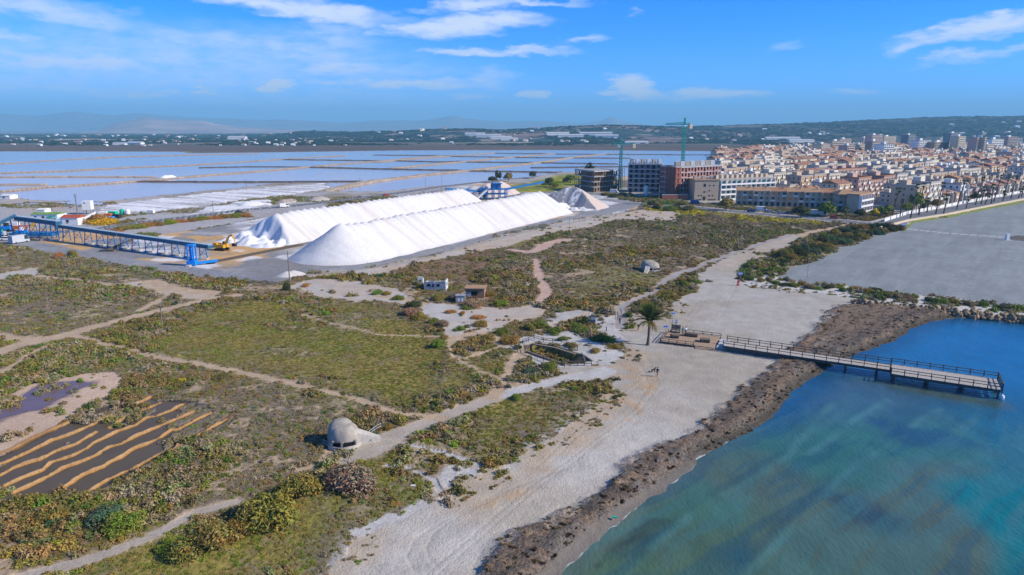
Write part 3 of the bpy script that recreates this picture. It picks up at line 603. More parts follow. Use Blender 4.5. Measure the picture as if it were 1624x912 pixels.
# ------------------------------------------------------------------ hills and mountains
def zat(py, Y): 
    b = (456-py)/FL; return CH+Y*(-sp+b*cp)/(cp+b*sp)
HS = np.array([(380,207.5),(480,207),(560,210),(640,208),(690,205.5),(740,204.5),(790,207),(850,204),(900,201),(960,199),(1020,200.5),(1080,201.5),(1150,199.5),(1250,196.5),(1340,192.5),(1430,189.5),(1500,187.5),(1624,185.5),(1800,184),(2300,186)])
def hill_h(x, y):
    px = 812+x/(y*cp+CH*sp)*FL
    Yp = np.interp(px, [380, 700, 1000, 1300, 1624, 2300], [4200, 3300, 3300, 4300, 4600, 4600]); Y0 = np.interp(px, [380, 700, 1624, 2300], [3200, 2350, 2100, 2100])
    top = zat(np.interp(px, HS[:, 0], HS[:, 1]), Yp)
    top = np.maximum(top, 0)*sst(px, 380, 520)
    t = (y-Y0)/(Yp-Y0); f = np.where(t < 1, sst(t, 0, 1)**1.15, 1-sst(t, 1, 2.2)*.9)
    rel = (fbm(x, y, 500, 4, 301)-.5)*.35+(fbm(x, y, 120, 3, 303)-.5)*.06
    return top*np.clip(f, 0, 1)*(1+rel*(1-np.exp(-((t-1)/.10)**2)))-.8*(1-sst(t, 0, .1))
def pgrid(name, PX, YY, hf, cf, m, label=None):
    z_ = YY*cp+CH*sp; X = ((PX[None, :]-812)/FL*z_[:, None]); Y = np.repeat(YY[:, None], len(PX), 1); x, y = X.ravel(), Y.ravel(); z = hf(x, y)
    nr, nc = X.shape; ii = np.arange(nr*nc).reshape(nr, nc)
    q = np.stack([ii[:-1, :-1], ii[:-1, 1:], ii[1:, 1:], ii[1:, :-1]], -1).reshape(-1, 4)
    me = bpy.data.meshes.new(name); me.from_pydata(np.stack([x, y, z], -1).tolist(), [], q.tolist()); me.polygons.foreach_set('use_smooth', [True]*len(q))
    c = cf(x, y, z); at = me.attributes.new('Col', 'FLOAT_COLOR', 'POINT'); at.data.foreach_set('color', np.concatenate([c, np.ones((len(c), 1))], 1).astype(np.float32).ravel())
    me.materials.append(m); o = link(name, me); o['kind'] = 'structure'; return o
def hill_c(x, y, z):
    n = fbm(x, y, 220, 5, 311); n2 = fbm(x, y, 60, 3, 313); px = 812+x/(y*cp+CH*sp)*FL
    c = A((.014,.032,.026))*(1-sst(n2, .4, .7)[:, None]*.5)+A((.03,.05,.035))*sst(n2, .4, .7)[:, None]
    b = (sst(n, .5, .62)*sst(px, 1350, 1000)*.9+sst(n, .56, .66)*.35)[:, None]; c = c*(1-b)+A((.17,.12,.095))*b
    l = (sst(fbm(x, y, 90, 3, 317), .66, .72)*sst(px, 1300, 900))[:, None]; return c*(1-l*.7)+A((.42,.33,.27))*l*.7
pgrid('hills', np.arange(380, 2300, 7.0), np.concatenate([np.arange(2050, 4700, 45), np.arange(4700, 8000, 180)]), hill_h, hill_c, ground_mat('wooded hillside', .3, .02, .35))
def mount(name, pts, Yc, wid, col, seed, amp=2.2, stp=6.0):
    P = A(pts, float)
    def hf(x, y):
        px = 812+x/(y*cp+CH*sp)*FL; jag = (fbm(px, px*0, 26, 5, seed)-.5)*amp*2; py = np.interp(px, P[:, 0], P[:, 1])
        k = np.interp(px, [P[0, 0], P[0, 0]+60, P[-1, 0]-60, P[-1, 0]], [0, 1, 1, 0]); t = np.abs(y-Yc)/wid
        return np.maximum(zat(py+jag*sst(208-py, 0, 12), Yc), 0)*np.clip(1-t, 0, 1)**.8*(.9+.25*(fbm(x, y, Yc*.05, 4, seed+1)-.5)*sst(t, 0, .3))*k-3*(1-k)-2
    pgrid(name, np.arange(P[0, 0], P[-1, 0], stp), np.linspace(Yc-wid, Yc+wid*.4, 26), hf, lambda x, y, z: col*(.7+.6*fbm(x, y, Yc*.03, 4, seed+5))[:, None], ground_mat(name+' rock', .2, .002, .2))
mount('mountains', [(110,208),(160,204),(185,194),(210,188),(235,184),(262,187),(290,189),(320,188),(345,194),(370,199),(420,203),(480,206),(540,208)], 9500, 1800, A((.36,.27,.23)), 401, 1.2)
mount('mountains', [(-500,190),(-200,184),(0,176),(60,180),(120,172),(180,180),(230,176),(300,184),(380,186),(460,188),(540,193),(600,188),(660,190),(700,184),(722,179),(740,186),(800,192),(860,190),(920,193),(950,190),(972,182),(985,190),(1020,196),(1100,203),(1160,208)], 17000, 3000, A((.22,.20,.20)), 421, 1.6)
# ------------------------------------------------------------------ vegetation
def leaf_mat(name, inst):
    m = bpy.data.materials.new(name); m.use_nodes = True; N = NT(m.node_tree); b = N.n['Principled BSDF']
    if inst: a = N.node('ShaderNodeAttribute', attribute_name='icol'); a.attribute_type = 'INSTANCER'; c = a.outputs['Color']
    else: c = N.node('ShaderNodeObjectInfo').outputs['Color']
    geo = N.node('ShaderNodeNewGeometry'); r = geo.outputs['Random Per Island']
    f = N.ramp(r, 0, 1, .74, 1.28); cc = N.node('ShaderNodeCombineColor'); N.l.new(f, cc.inputs[0]); N.l.new(f, cc.inputs[1]); N.put(cc.inputs[2], N.math('MULTIPLY', f, .95))
    if not inst: nz = N.noise(N.node('ShaderNodeTexCoord').outputs['Object'], 3.2, 4, .65); c = N.mix(N.ramp(nz.outputs[0], .42, .6), c, N.mix(1, c, (1.25, .80, .75, 1), 'MULTIPLY')); c = N.mix(N.ramp(r, .8, 1.0, 0, .4), c, (.24, .22, .12, 1))
    N.put(b.inputs['Base Color'], N.mix(1, c, cc.outputs[0], 'MULTIPLY')); b.inputs['Roughness'].default_value = .85; b.inputs['Specular IOR Level'].default_value = .12
    return m
LEAFI, LEAFO = leaf_mat('scrub foliage', True), leaf_mat('shrub foliage', False)
def leaf_mesh(name, seed, n, leaf, m, zs=.75, lump=.35, stick=0, up=.35):
    r = np.random.default_rng(seed); vs = []; fs = []
    d = r.normal(size=(n, 3)); d[:, 2] = np.abs(d[:, 2])*1.0-.12; d /= np.linalg.norm(d, axis=1)[:, None]
    lb = r.normal(size=(7, 3)); lb[:, 2] = np.abs(lb[:, 2]); lb /= np.linalg.norm(lb, axis=1)[:, None]
    rad = 1-lump+lump*1.3*np.clip((d@lb.T).max(1), 0, 1)**5+r.normal(size=n)*.07
    p = d*(rad*(.62+.38*r.random(n)**.5))[:, None]; p[:, 2] *= zs
    for i in range(n):
        nn = d[i]+r.normal(size=3)*.55; nn[2] += up; nn /= np.linalg.norm(nn); t = np.cross(nn, r.normal(size=3)); t /= np.linalg.norm(t)+1e-9; q = np.cross(nn, t)
        s = leaf*(.6+.8*r.random()); c = p[i]; b = len(vs)
        vs += [tuple(c-t*s), tuple(c+q*s*.6), tuple(c+t*s*1.1), tuple(c-q*s*.6)]; fs.append((b, b+1, b+2, b+3))
    me = bpy.data.meshes.new(name); me.from_pydata(vs, [], fs); me.materials.append(m); return me
def lobe_mesh(name, seed, n, leaf, m, lobes=13, zs=.8):
    r = np.random.default_rng(seed); vs = []; fs = []; a = r.random(lobes)*6.28; rr_ = .62*r.random(lobes)**.5; c = np.stack([np.cos(a)*rr_, np.sin(a)*rr_, (.15+.5*r.random(lobes))*(1.1-rr_)], 1); R0 = .26+.2*r.random(lobes)
    k = r.integers(0, lobes, n); d = r.normal(size=(n, 3)); d /= np.linalg.norm(d, axis=1)[:, None]; p = c[k]+d*(R0[k]*(.6+.5*r.random(n)))[:, None]; p[:, 2] = np.abs(p[:, 2])*zs
    for i in range(n):
        nn = d[i]+r.normal(size=3)*.7+(0, 0, .4); nn /= np.linalg.norm(nn); t = np.cross(nn, r.normal(size=3)); t /= np.linalg.norm(t)+1e-9; q = np.cross(nn, t); s = leaf*(.5+.9*r.random()); b = len(vs)
        vs += [tuple(p[i]-t*s), tuple(p[i]+q*s*.5), tuple(p[i]+t*s*1.2), tuple(p[i]-q*s*.5)]; fs.append((b, b+1, b+2, b+3))
    me = bpy.data.meshes.new(name); me.from_pydata(vs, [], fs); me.materials.append(m); return me
SRC = bpy.data.collections.new('scrub_sources')
for i in range(5):
    SRC.objects.link(bpy.data.objects.new('s%d' % i, lobe_mesh('scrub_clump', 50+i, 330, .115, LEAFI, 6)))
def scatter(name, P, RZ, SCL, COLR, PICK, label, cat, src=None, pos_z=None):
    n = len(P); me = bpy.data.meshes.new(name); me.vertices.add(n); me.vertices.foreach_set('co', P.astype(np.float32).ravel())
    at = me.attributes.new('icol', 'FLOAT_COLOR', 'POINT'); at.data.foreach_set('color', np.concatenate([COLR, np.ones((n, 1))], 1).astype(np.float32).ravel())
    at = me.attributes.new('isc', 'FLOAT_VECTOR', 'POINT'); at.data.foreach_set('vector', SCL.astype(np.float32).ravel())
    at = me.attributes.new('irot', 'FLOAT_VECTOR', 'POINT'); at.data.foreach_set('vector', np.stack([RZ*0, RZ*0, RZ], -1).astype(np.float32).ravel())
    at = me.attributes.new('ipk', 'INT', 'POINT'); at.data.foreach_set('value', PICK.astype(np.int32))
    o = link(name, me); g = bpy.data.node_groups.new(name+' scatter', 'GeometryNodeTree')
    g.interface.new_socket('Geometry', in_out='INPUT', socket_type='NodeSocketGeometry'); g.interface.new_socket('Geometry', in_out='OUTPUT', socket_type='NodeSocketGeometry')
    N = g.nodes; gi = N.new('NodeGroupInput'); go = N.new('NodeGroupOutput'); ip = N.new('GeometryNodeInstanceOnPoints'); ci = N.new('GeometryNodeCollectionInfo')
    ci.inputs['Collection'].default_value = src or SRC; ci.inputs['Separate Children'].default_value = True; ci.inputs['Reset Children'].default_value = True
    def na(nm, t): a = N.new('GeometryNodeInputNamedAttribute'); a.data_type = t; a.inputs[0].default_value = nm; return a.outputs[0]
    L = g.links; L.new(gi.outputs[0], ip.inputs['Points']); L.new(ci.outputs[0], ip.inputs['Instance']); ip.inputs['Pick Instance'].default_value = True
    L.new(na('ipk', 'INT'), ip.inputs['Instance Index']); L.new(na('irot', 'FLOAT_VECTOR'), ip.inputs['Rotation']); L.new(na('isc', 'FLOAT_VECTOR'), ip.inputs['Scale'])
    L.new(ip.outputs[0], go.inputs[0]); md = o.modifiers.new('scatter', 'NODES'); md.node_group = g
    tag(o, label, cat, None, 'stuff'); return o
def jgrid(x0, x1, y0, y1, s):
    nx, ny = int((x1-x0)/s), int((y1-y0)/s); X, Y = np.meshgrid(np.arange(nx), np.arange(ny)); X = X.ravel()+RNG.random(nx*ny); Y = Y.ravel()+RNG.random(nx*ny)
    return x0+X*s, y0+Y*s
PAL = dict(grey=(.14,.12,.095), ash=(.185,.16,.135), brown=(.14,.095,.05), olive=(.12,.11,.03), green=(.068,.118,.02), bright=(.11,.17,.018), dark=(.028,.042,.015), rust=(.20,.115,.04), yellow=(.42,.37,.015), teal=(.035,.075,.045))
PAL = {k: A(v)*A((1.2, 1.12, .92))*(1.62 if k != 'yellow' else 1.15) for k, v in PAL.items()}; PK = list(PAL); PV_ = A([PAL[k] for k in PK])
def scrub_colours(f, x, y):
    n = len(x); a = fbm(x, y, 28, 3, 501); b = fbm(x, y, 9, 3, 503); c = fbm(x, y, 60, 3, 505); mead = f['mead']; gr = f['green']; yel = f['yel']
    w = {k: np.zeros(n) for k in PK}
    w['grey'] = 2.0*sst(a, .35, .6)*(1-mead*.7)+.12; w['ash'] = 1.3*sst(b, .42, .62)*(1-mead*.9); w['brown'] = .6+.5*mead+.5*sst(b, .6, .4)
    w['olive'] = 1.0+2.4*mead+.6*sst(c, .5, .4); w['green'] = .08+.7*sst(y, 95, 70)*sst(a, .35, .6)+.9*mead*sst(a, .4, .6)+.6*sst(c, .56, .48)+1.5*gr; w['bright'] = .03+1.0*mead*sst(b, .52, .64)+.35*gr
    w['dark'] = .24+.3*gr; w['rust'] = .03+.18*sst(c, .52, .62)+.15*mead; w['yellow'] = .01+.22*mead*sst(b, .58, .68)*sst(y, 105, 120)+7*yel; w['teal'] = .07+.2*gr
    M = np.cumsum(np.stack([w[k] for k in PK], 1), 1); u = RNG.random(n)*M[:, -1]; k = (M < u[:, None]).sum(1); k = np.minimum(k, len(PK)-1)
    cc = PV_[k]; cc = cc*(1-.42)+.42*(M[:, :1]*0+PV_[np.minimum((M < (RNG.random(n)*M[:, -1])[:, None]).sum(1), len(PK)-1)])
    return cc*(.84+.32*RNG.random(n))[:, None]
def scrub(x0, x1, y0, y1, s, r0, r1, name, label):
    x, y = jgrid(x0, x1, y0, y1, s); k = (np.abs(x) < (y*cp+CH*sp)*.80+6); x, y = x[k], y[k]
    f = FIELDS(x, y, False); d = np.clip(f['veg'], 0, 1)*(.78+.7*sst(fbm(x, y, 4, 3, 511), .38, .6)); k = RNG.random(len(x)) < d
    x, y = x[k], y[k]; f = {a: (b[k] if len(b) else b) for a, b in f.items()}
    n = len(x); big = sst(fbm(x, y, 16, 3, 513), .44, .60)*(1-f['mead']*.75); R_ = (r0+(r1-r0)*RNG.random(n)**2.0)*(1+big*.75)*(1-.42*f['mead'])
    zsc = .5+.35*RNG.random(n)+big*.25-.22*f['mead']
    S = np.stack([R_*(.85+.4*RNG.random(n)), R_*(.85+.4*RNG.random(n)), R_*zsc*1.15], -1)
    scatter(name, np.stack([x, y, f['z']-.05], -1), RNG.random(n)*6.28, S, scrub_colours(f, x, y), RNG.integers(0, 5, n), label, 'scrub'); return n
print('scrub', scrub(-120, 70, 45, 150, .78, .28, .85, 'scrub', 'low grey green and brown scrub covering the ground nearer the beach'),
 scrub(-300, 260, 150, 440, 1.35, .45, 1.15, 'scrub', 'low dry scrub covering the ground towards the salt heaps'))
# grass and seed heads low on the meadow
x, y = jgrid(-90, 70, 50, 180, .62); f = FIELDS(x, y, False); k = (RNG.random(len(x)) < f['mead']*.55*(f['cls'] == 0)) & (np.abs(x) < y*.85); x, y = x[k], y[k]; n = len(x); r = .18+.3*RNG.random(n)
cc = np.where((fbm(x, y, 10, 3, 521) > .5)[:, None], A((.19,.21,.035)), A((.28,.23,.065)))*(.7+.6*RNG.random(n))[:, None]
scatter('grass', np.stack([x, y, f['z'][k]-.03], -1), RNG.random(n)*6.28, np.stack([r*1.2, r*1.2, r*.7], -1), cc, RNG.integers(3, 5, n), 'short green and straw coloured grass of the meadow', 'grass')
x, y = jgrid(-95, 75, 45, 185, .55); f = FIELDS(x, y, False); k = (RNG.random(len(x)) < np.clip(f['veg'], 0, 1)*.62) & (np.abs(x) < y*.85) & (f['veg'] > .12); x, y = x[k], y[k]; f = {a: (b[k] if len(b) else b) for a, b in f.items()}; n = len(x); r = .14+.28*RNG.random(n)**1.5
scatter('heath', np.stack([x, y, f['z']-.04], -1), RNG.random(n)*6.28, np.stack([r*1.3, r*1.2, r*.8], -1), scrub_colours(f, x, y)*.95, RNG.integers(0, 5, n), 'fine low heath and dry twigs filling the gaps between the scrub', 'heath'); print('heath', n)
# dry seaweed clumps on the bank
x, y = jgrid(-25, 120, 45, 165, .6); f = FIELDS(x, y, False); k = (f['cls'] == 5) & (RNG.random(len(x)) < .38) & (f['sd'] < -.3); x, y = x[k], y[k]; n = len(x); r = .14+.34*RNG.random(n)**2
nw = sst(f['sd'][k], -6.5, -3)*.72; cc = A((.17,.115,.06))*((.25+1.1*RNG.random(n))*(1-nw))[:, None]+A((.08,.05,.02))*(RNG.random(n) > .8)[:, None]
scatter('seaweed_clumps', np.stack([x, y, f['z'][k]-.05], -1), RNG.random(n)*6.28, np.stack([r*1.3, r, r*.8], -1), cc, RNG.integers(0, 5, n), 'clumps of washed up brown seaweed along the shore', 'seaweed')
# shrubs one can tell apart
SHM = [lobe_mesh('shrub_foliage', 70+i, 3800, .045, LEAFO) for i in range(5)]
BARK = mat('bark', (.12,.085,.06), .9, .4, 3)
def stem_mesh():
    m = MB(); r = random.Random(3)
    for k in range(7):
        a = k*.9; e = (.45*math.cos(a), .45*math.sin(a), .5+.1*r.random()); m.tube([(0, 0, 0), (e[0]*.4, e[1]*.4, .25), e], [.035, .025, .01], 5)
    return m.mesh('shrub_stem', BARK)
STEM = stem_mesh(); ZF = lambda px, py: 0.0
def shrub_at(x, y, r, h, col, label, group=None, z=0, name='shrub'):
    e = empty(name, (x, y, z), random.random()*6.28, label, 'shrub', group); r *= 1.25 if y < 90 and x < -5 else 1.08; f = link('foliage', random.choice(SHM), e); f.scale = (r, r*random.uniform(.85, 1.15), h/.8); f.color = (*[c*random.uniform(.85, 1.15) for c in PAL[col]], 1)
    s = link('stem', STEM, e); s.scale = (r, r, h); return e
def shrub(px, py, r, h, col, label, group=None): x, y = G(px, py); return shrub_at(x, y, r, h, col, label, group)
for a in ((430,822,3.3,3.6,'olive','large grey green bush, tallest shrub below the pillbox and left of the twiggy one'), (474,790,2.6,3.2,'olive','tall green bush against the right side of the largest shrub'), (400,818,2.2,2.2,'grey','grey brown lower bush at the left foot of the largest shrub'),
 (562,768,3.4,2.9,'grey','wide twiggy grey bush standing right below the pillbox'), (335,868,3.2,2.6,'olive','dark olive bush on the near side of the gravel path'), (296,872,2.2,1.7,'green','low green bush beside the gravel path, left of the dark olive one'),
 (372,850,1.8,1.8,'olive','brownish olive bush just right of the dark olive one by the path'), (272,866,1.6,1.0,'bright','bright green low bush by the gravel path'), (190,838,2.4,1.8,'green','green bush across the gravel path in the lower left scrub'),
 (160,826,2.2,1.8,'teal','grey green bush left of the green one across the path'), (697,549,2.0,1.9,'green','round green bush alone at the meadow edge by the sandy clearing'), (875,588,2.2,1.9,'green','dark green bush in front of the fenced boat shaped pit'),
 (842,593,2.1,1.5,'teal','grey green bush left of the dark one in front of the pit'), (855,518,2.2,2.0,'green','green bush on top of the bank behind the pit'), (838,523,1.9,1.6,'olive','olive bush beside the one behind the pit bank'),
 (798,529,2.0,1.5,'green','green bush on the bank left of the white path'), (810,543,2.2,1.7,'olive','olive green bush on the bank just before the white path'), (776,537,1.9,1.3,'olive','low olive bush at the left end of the bank by the clearing'),
 (882,529,2.0,1.5,'green','green bush on the white sand behind the pit'), (893,540,1.3,1.0,'green','small green bush just behind the upper rim of the pit'), (914,519,2.0,1.5,'green','green bush in the clump left of the information panel'),
 (929,512,1.9,1.7,'dark','dark bush touching the information panel'), (924,526,2.2,1.3,'green','wide green bush below the information panel'), (952,541,2.1,1.5,'green','green bush at the corner where sand meets the beach'),
 (963,540,1.7,1.2,'bright','bright green bush at the right end of the corner clump'), (975,552,2.0,.8,'olive','low olive bush trailing onto the sand right of the pit'), (905,549,1.7,.8,'olive','low olive tuft between the pit rim and the white sand'),
 (942,558,1.7,.8,'olive','low olive tuft right of the pit rim'), (716,496,1.7,.9,'rust','rust coloured dry bush on the clearing below the huts'), (735,498,1.1,.8,'rust','small rust bush beside the larger rust one on the clearing'),
 (757,505,1.7,.9,'rust','rust and green bush at the lower edge of the clearing'), (764,516,2.1,1.5,'olive','olive bush below the rust ones on the clearing'), (695,475,2.3,1.9,'olive','olive bush in front of the roofless white ruin'),
 (666,458,1.5,2.6,'olive','tall narrow olive bush before the left end of the white ruin'), (722,476,2.2,2.0,'grey','grey bush between the two ruins'), (748,487,3.2,2.0,'grey','broad grey brown bush in front of the brick hut'),
 (740,490,2.0,1.0,'green','green low bush at the foot of the one before the brick hut'), (793,484,2.4,1.9,'bright','bright green bush right of the brick hut'), (776,470,1.8,2.0,'olive','olive bush close to the right wall of the brick hut'),
 (598,466,1.9,1.4,'green','green bush on the tan sand left of the ruins'), (613,467,1.4,1.1,'olive','smaller olive bush beside the green one on the tan sand'), (632,475,1.9,1.4,'green','green bush at the right end of the tan sand'),
 (654,487,2.4,2.3,'dark','dark bush at the head of the meadow thicket'), (648,500,2.4,2.0,'grey','grey bush in the thicket left of the clearing'), (666,505,2.2,1.7,'olive','olive bush of the thicket left of the clearing'),
 (686,511,1.7,1.2,'green','green bush at the left corner of the clearing'), (703,516,2.1,1.7,'grey','grey bush at the lower left corner of the clearing'), (730,524,1.5,1.1,'green','small green bush where the clearing narrows'),
 (455,462,1.2,3.0,'dark','dark upright bush by the pole beside the salt yard'), (487,454,1.6,1.0,'rust','rusty low bush on the tan sand near the pole'), (817,633,1.1,1.0,'green','small green bush at the fork of the pale path'),
 (1000,592,0.1,0.1,'olive',None)):
    if a[5]: shrub(*a)
random.seed(11)
def number(n):
    w = ['first','second','third','fourth','fifth','sixth','seventh','eighth','ninth','tenth','eleventh','twelfth','thirteenth','fourteenth','fifteenth','sixteenth','seventeenth','eighteenth','nineteenth','twentieth']
    return w[n] if n < 20 else '%d%s' % (n+1, {1: 'st', 2: 'nd', 3: 'rd'}.get((n+1) % 10, 'th') if (n+1) % 100 not in (11, 12, 13) else 'th')
def lab_(k, cols, where): return cols[k % len(cols)]+' '+where
i = 0
for J, (px, py) in enumerate([(1237,410),(1250,406),(1262,402),(1275,398),(1243,418),(1256,413),(1270,408),(1285,402),(1298,398),(1290,390),(1303,386),(1316,382),(1330,380),(1344,377),(1358,374),(1372,372),(1386,371),(1400,369),(1414,367),(1340,368),(1354,366),(1368,364),(1382,363),(1396,361),(1408,362),(1310,394),(1322,390),(1336,386),(1350,382),(1366,379),(1380,375),(1394,372),(1424,365),(1326,372)]):
    shrub(px, py, random.uniform(2.6, 3.8), random.uniform(2.2, 3.4), ('dark', 'olive', 'dark', 'teal')[i % 4], '%s bush counted from the near left end of the hedge by the grey beach field' % number(J), 'bushes of the hedge by the beach field'); i += 1
for J, (px, py) in enumerate([(1183,424),(1192,420),(1203,427),(1212,424),(1222,430),(1178,442),(1192,444),(1205,446),(1218,445),(1232,450),(1245,453),(1258,454),(1270,452),(1284,456),(1297,458),(1316,458),(1337,462),(1352,461),(1360,459),(1383,466),(1392,463),(1402,468),(1412,470),(1440,474),(1452,472),(1470,476),(1490,480),(1512,481),(1535,484),(1560,486),(1590,490),(1612,492),(1375,464),(1422,472)]):
    shrub(px, py, random.uniform(1.2, 2.3), random.uniform(.8, 1.7), ('green', 'olive', 'grey', 'green', 'dark')[i % 5], '%s low bush from the left along the sandy strip between beach and grey field' % number(J), 'bushes on the sandy strip'); i += 1
for J, (px, py) in enumerate([(1012,496),(1020,490),(1030,486),(1040,480),(1052,474),(1062,468),(1074,460),(1084,452),(1094,446),(1100,458),(1088,464),(1070,474),(1050,484),(1103,448),(1080,446)]):
    shrub(px, py, random.uniform(1.3, 2.2), random.uniform(.8, 1.5), ('green', 'olive', 'grey')[i % 3], '%s bush from the palm end of the green wedge beside the grey walk' % number(J), 'bushes between boardwalk and beach'); i += 1
for J, (px, py) in enumerate([(1020,328),(1034,325),(1046,328),(1058,324),(1070,330),(1082,326),(1094,331),(1040,332),(1000,314),(988,310),(974,313),(962,310),(1062,334),(1086,335),(880,296),(866,293),(896,288),(905,284)]):
    shrub(px, py, random.uniform(3, 4.6), random.uniform(2.2, 3.6), ('dark', 'olive', 'green')[i % 3], '%s bush of the dark belt around the unfinished blocks' % number(J), 'bushes before the unfinished blocks'); i += 1
for J, (px, py) in enumerate([(178,368),(196,364),(214,361),(232,358),(250,355.5),(268,353),(286,351),(304,349),(322,347),(340,345.5),(358,344),(376,342.5),(390,341.5)]):
    shrub(px, py+1.5, random.uniform(4, 5.4), random.uniform(1.6, 2.6), ('olive', 'bright', 'rust')[i % 3], '%s yellow green bush from the left in the row along the asphalt road' % number(J), 'bushes along the asphalt road'); i += 1
for px, py, r, h, c, l in ((155,353,8,4.6,'rust','big ochre reed clump in front of the machinery scrap'),(168,355,7,3.4,'yellow','straw coloured reeds at the right of the ochre reed clump'),(238,377,4,3,'green','green tree like bush beside the conveyor in the yard'),(93,409,2.2,2.2,'rust','ochre bush by the grey yard track'),(114,408,2.4,2.8,'olive','olive bush by the grey yard track')): shrub(px, py, r, h, c, l)
# ------------------------------------------------------------------ shared materials
M = dict(
 salt=None, blue=mat('blue painted steel', (.02,.17,.42), .5, .25, 2), blue2=mat('bright blue painted steel', (.01,.25,.75), .45, .15, 2), dblue=mat('weathered conveyor cladding', (.035,.13,.22), .6, .35, .8),
 lblue=mat('pale grey sheet', (.42,.50,.56), .6, .2, 1), steel=mat('galvanised steel', (.35,.36,.37), .5, .2, 3, metal=.3), dark=mat('dark steel', (.03,.03,.035), .6, .3, 4), rubber=mat('black rubber', (.02,.02,.022), .8, .2, 6),
 white=mat('white painted wall', (.78,.77,.74), .8, .12, .8), cream=mat('cream render', (.62,.50,.36), .9, .14, .6), beige=mat('beige render', (.52,.40,.28), .9, .14, .6), ochre=mat('ochre render', (.55,.34,.12), .9, .15, .6), pinkw=mat('pink render', (.52,.36,.30), .9, .15, .6),
 grey=mat('grey concrete', (.36,.355,.35), .9, .2, .8), conc=mat('pale concrete slab edge', (.50,.50,.52), .9, .15, 1), dconc=mat('shaded grey block', (.17,.19,.23), .9, .25, 1.2), brick=mat('red hollow brick', (.30,.105,.075), .9, .3, 2.5), pbrick=mat('pinkish brick', (.40,.20,.17), .9, .3, 2.5), bbrick=mat('brown brick', (.27,.17,.10), .9, .35, 2.5),
 tile=mat('terracotta roof tiles', (.42,.22,.12), .9, .35, 1.5), tile2=mat('pale terracotta roof tiles', (.46,.28,.16), .9, .3, 1.5), tile3=mat('brown roof tiles', (.33,.17,.11), .9, .3, 1.5), roofg=mat('gravel flat roof', (.42,.38,.34), .9, .2, .8),
 glass=mat('dark window glass', (.03,.04,.05), .2, .2, 1, spec=.6), gglass=mat('green tinted glazing', (.03,.22,.20), .2, .3, 1, spec=.6), shut=mat('ochre shutters', (.45,.22,.06), .8, .2, 2), teal=mat('teal crane paint', (.0,.28,.25), .5, .15, 1), yellow=mat('excavator yellow', (.75,.38,.02), .45, .15, 2),
 green=mat('green sheet', (.02,.45,.28), .6, .2, 1), greenr=mat('grass green roof', (.20,.36,.05), .8, .3, 1), red=mat('red tiled roof', (.48,.10,.05), .8, .3, 1.5), redp=mat('red paint', (.55,.05,.03), .5, .2, 2), orange=mat('orange paint', (.65,.16,.03), .5, .3, 2),
 wood=mat('weathered deck boards', (.40,.34,.29), .85, .3, 3), woodd=mat('dark weathered timber', (.12,.095,.075), .85, .35, 5), woodo=mat('orange brown deck boards', (.45,.32,.22), .85, .3, 3), log=mat('sun bleached timber', (.26,.21,.16), .9, .35, 5),
 offw=mat('warm off white render', (.70,.62,.50), .9, .14, .6), rock=mat('tan armour rock', (.40,.28,.16), .95, .45, 1.3, bump=.6, bscale=3, inst=True), bunk=mat('weathered pillbox concrete', (.42,.37,.30), .92, .3, .9, bump=.5, bscale=3, hue=(.27,.24,.21)), black=mat('deep opening', (.006,.006,.007), .9, .1, 1),  # black colour stands in for the shade inside openings and cores
 skin=mat('skin', (.45,.25,.17), .6, .1, 8), navy=mat('navy cloth', (.02,.035,.09), .9, .2, 8), tealc=mat('teal cloth', (.01,.30,.28), .9, .2, 8), whitec=mat('white cloth', (.75,.75,.75), .9, .1, 8), hair=mat('dark hair', (.02,.015,.01), .8, .2, 8), blackc=mat('black cloth', (.02,.02,.025), .9, .2, 8),
 signd=mat('dark information panel', (.05,.08,.14), .5, .2, 2), signb=mat('blue sign panel', (.10,.17,.42), .5, .1, 2), signw=mat('pale sign panel', (.45,.55,.75), .5, .15, 2), dirtw=mat('stained white wall', (.66,.66,.66), .9, .35, 1.2), bluegrey=mat('mottled blue grey wall', (.38,.40,.44), .9, .4, 1.2), sandbag=mat('bleached stone', (.5,.46,.4), .9, .25, 2))
# ------------------------------------------------------------------ salt heaps
def salt_mat(name, a, b, ribs=1.0):
    m = bpy.data.materials.new(name); m.use_nodes = True; N = NT(m.node_tree); bs = N.n['Principled BSDF']
    at = N.node('ShaderNodeVertexColor', layer_name='Col'); geo = N.node('ShaderNodeNewGeometry'); n1 = N.noise(geo.outputs['Position'], 1.1, 6, .65)
    f = N.ramp(n1.outputs[0], .3, .7, .93, 1.05); cc = N.node('ShaderNodeCombineColor'); [N.l.new(f, cc.inputs[i]) for i in range(3)]
    N.put(bs.inputs['Base Color'], N.mix(1, at.outputs[0], cc.outputs[0], 'MULTIPLY')); bs.inputs['Roughness'].default_value = .9; bs.inputs['Specular IOR Level'].default_value = .2
    bp = N.node('ShaderNodeBump'); bp.inputs['Strength'].default_value = .5; bp.inputs['Distance'].default_value = .25; N.l.new(n1.outputs[0], bp.inputs['Height']); N.l.new(bp.outputs[0], bs.inputs['Normal'])
    return m
SALTM = salt_mat('salt', 0, 0); SU = Vector((.495, .869)).normalized()
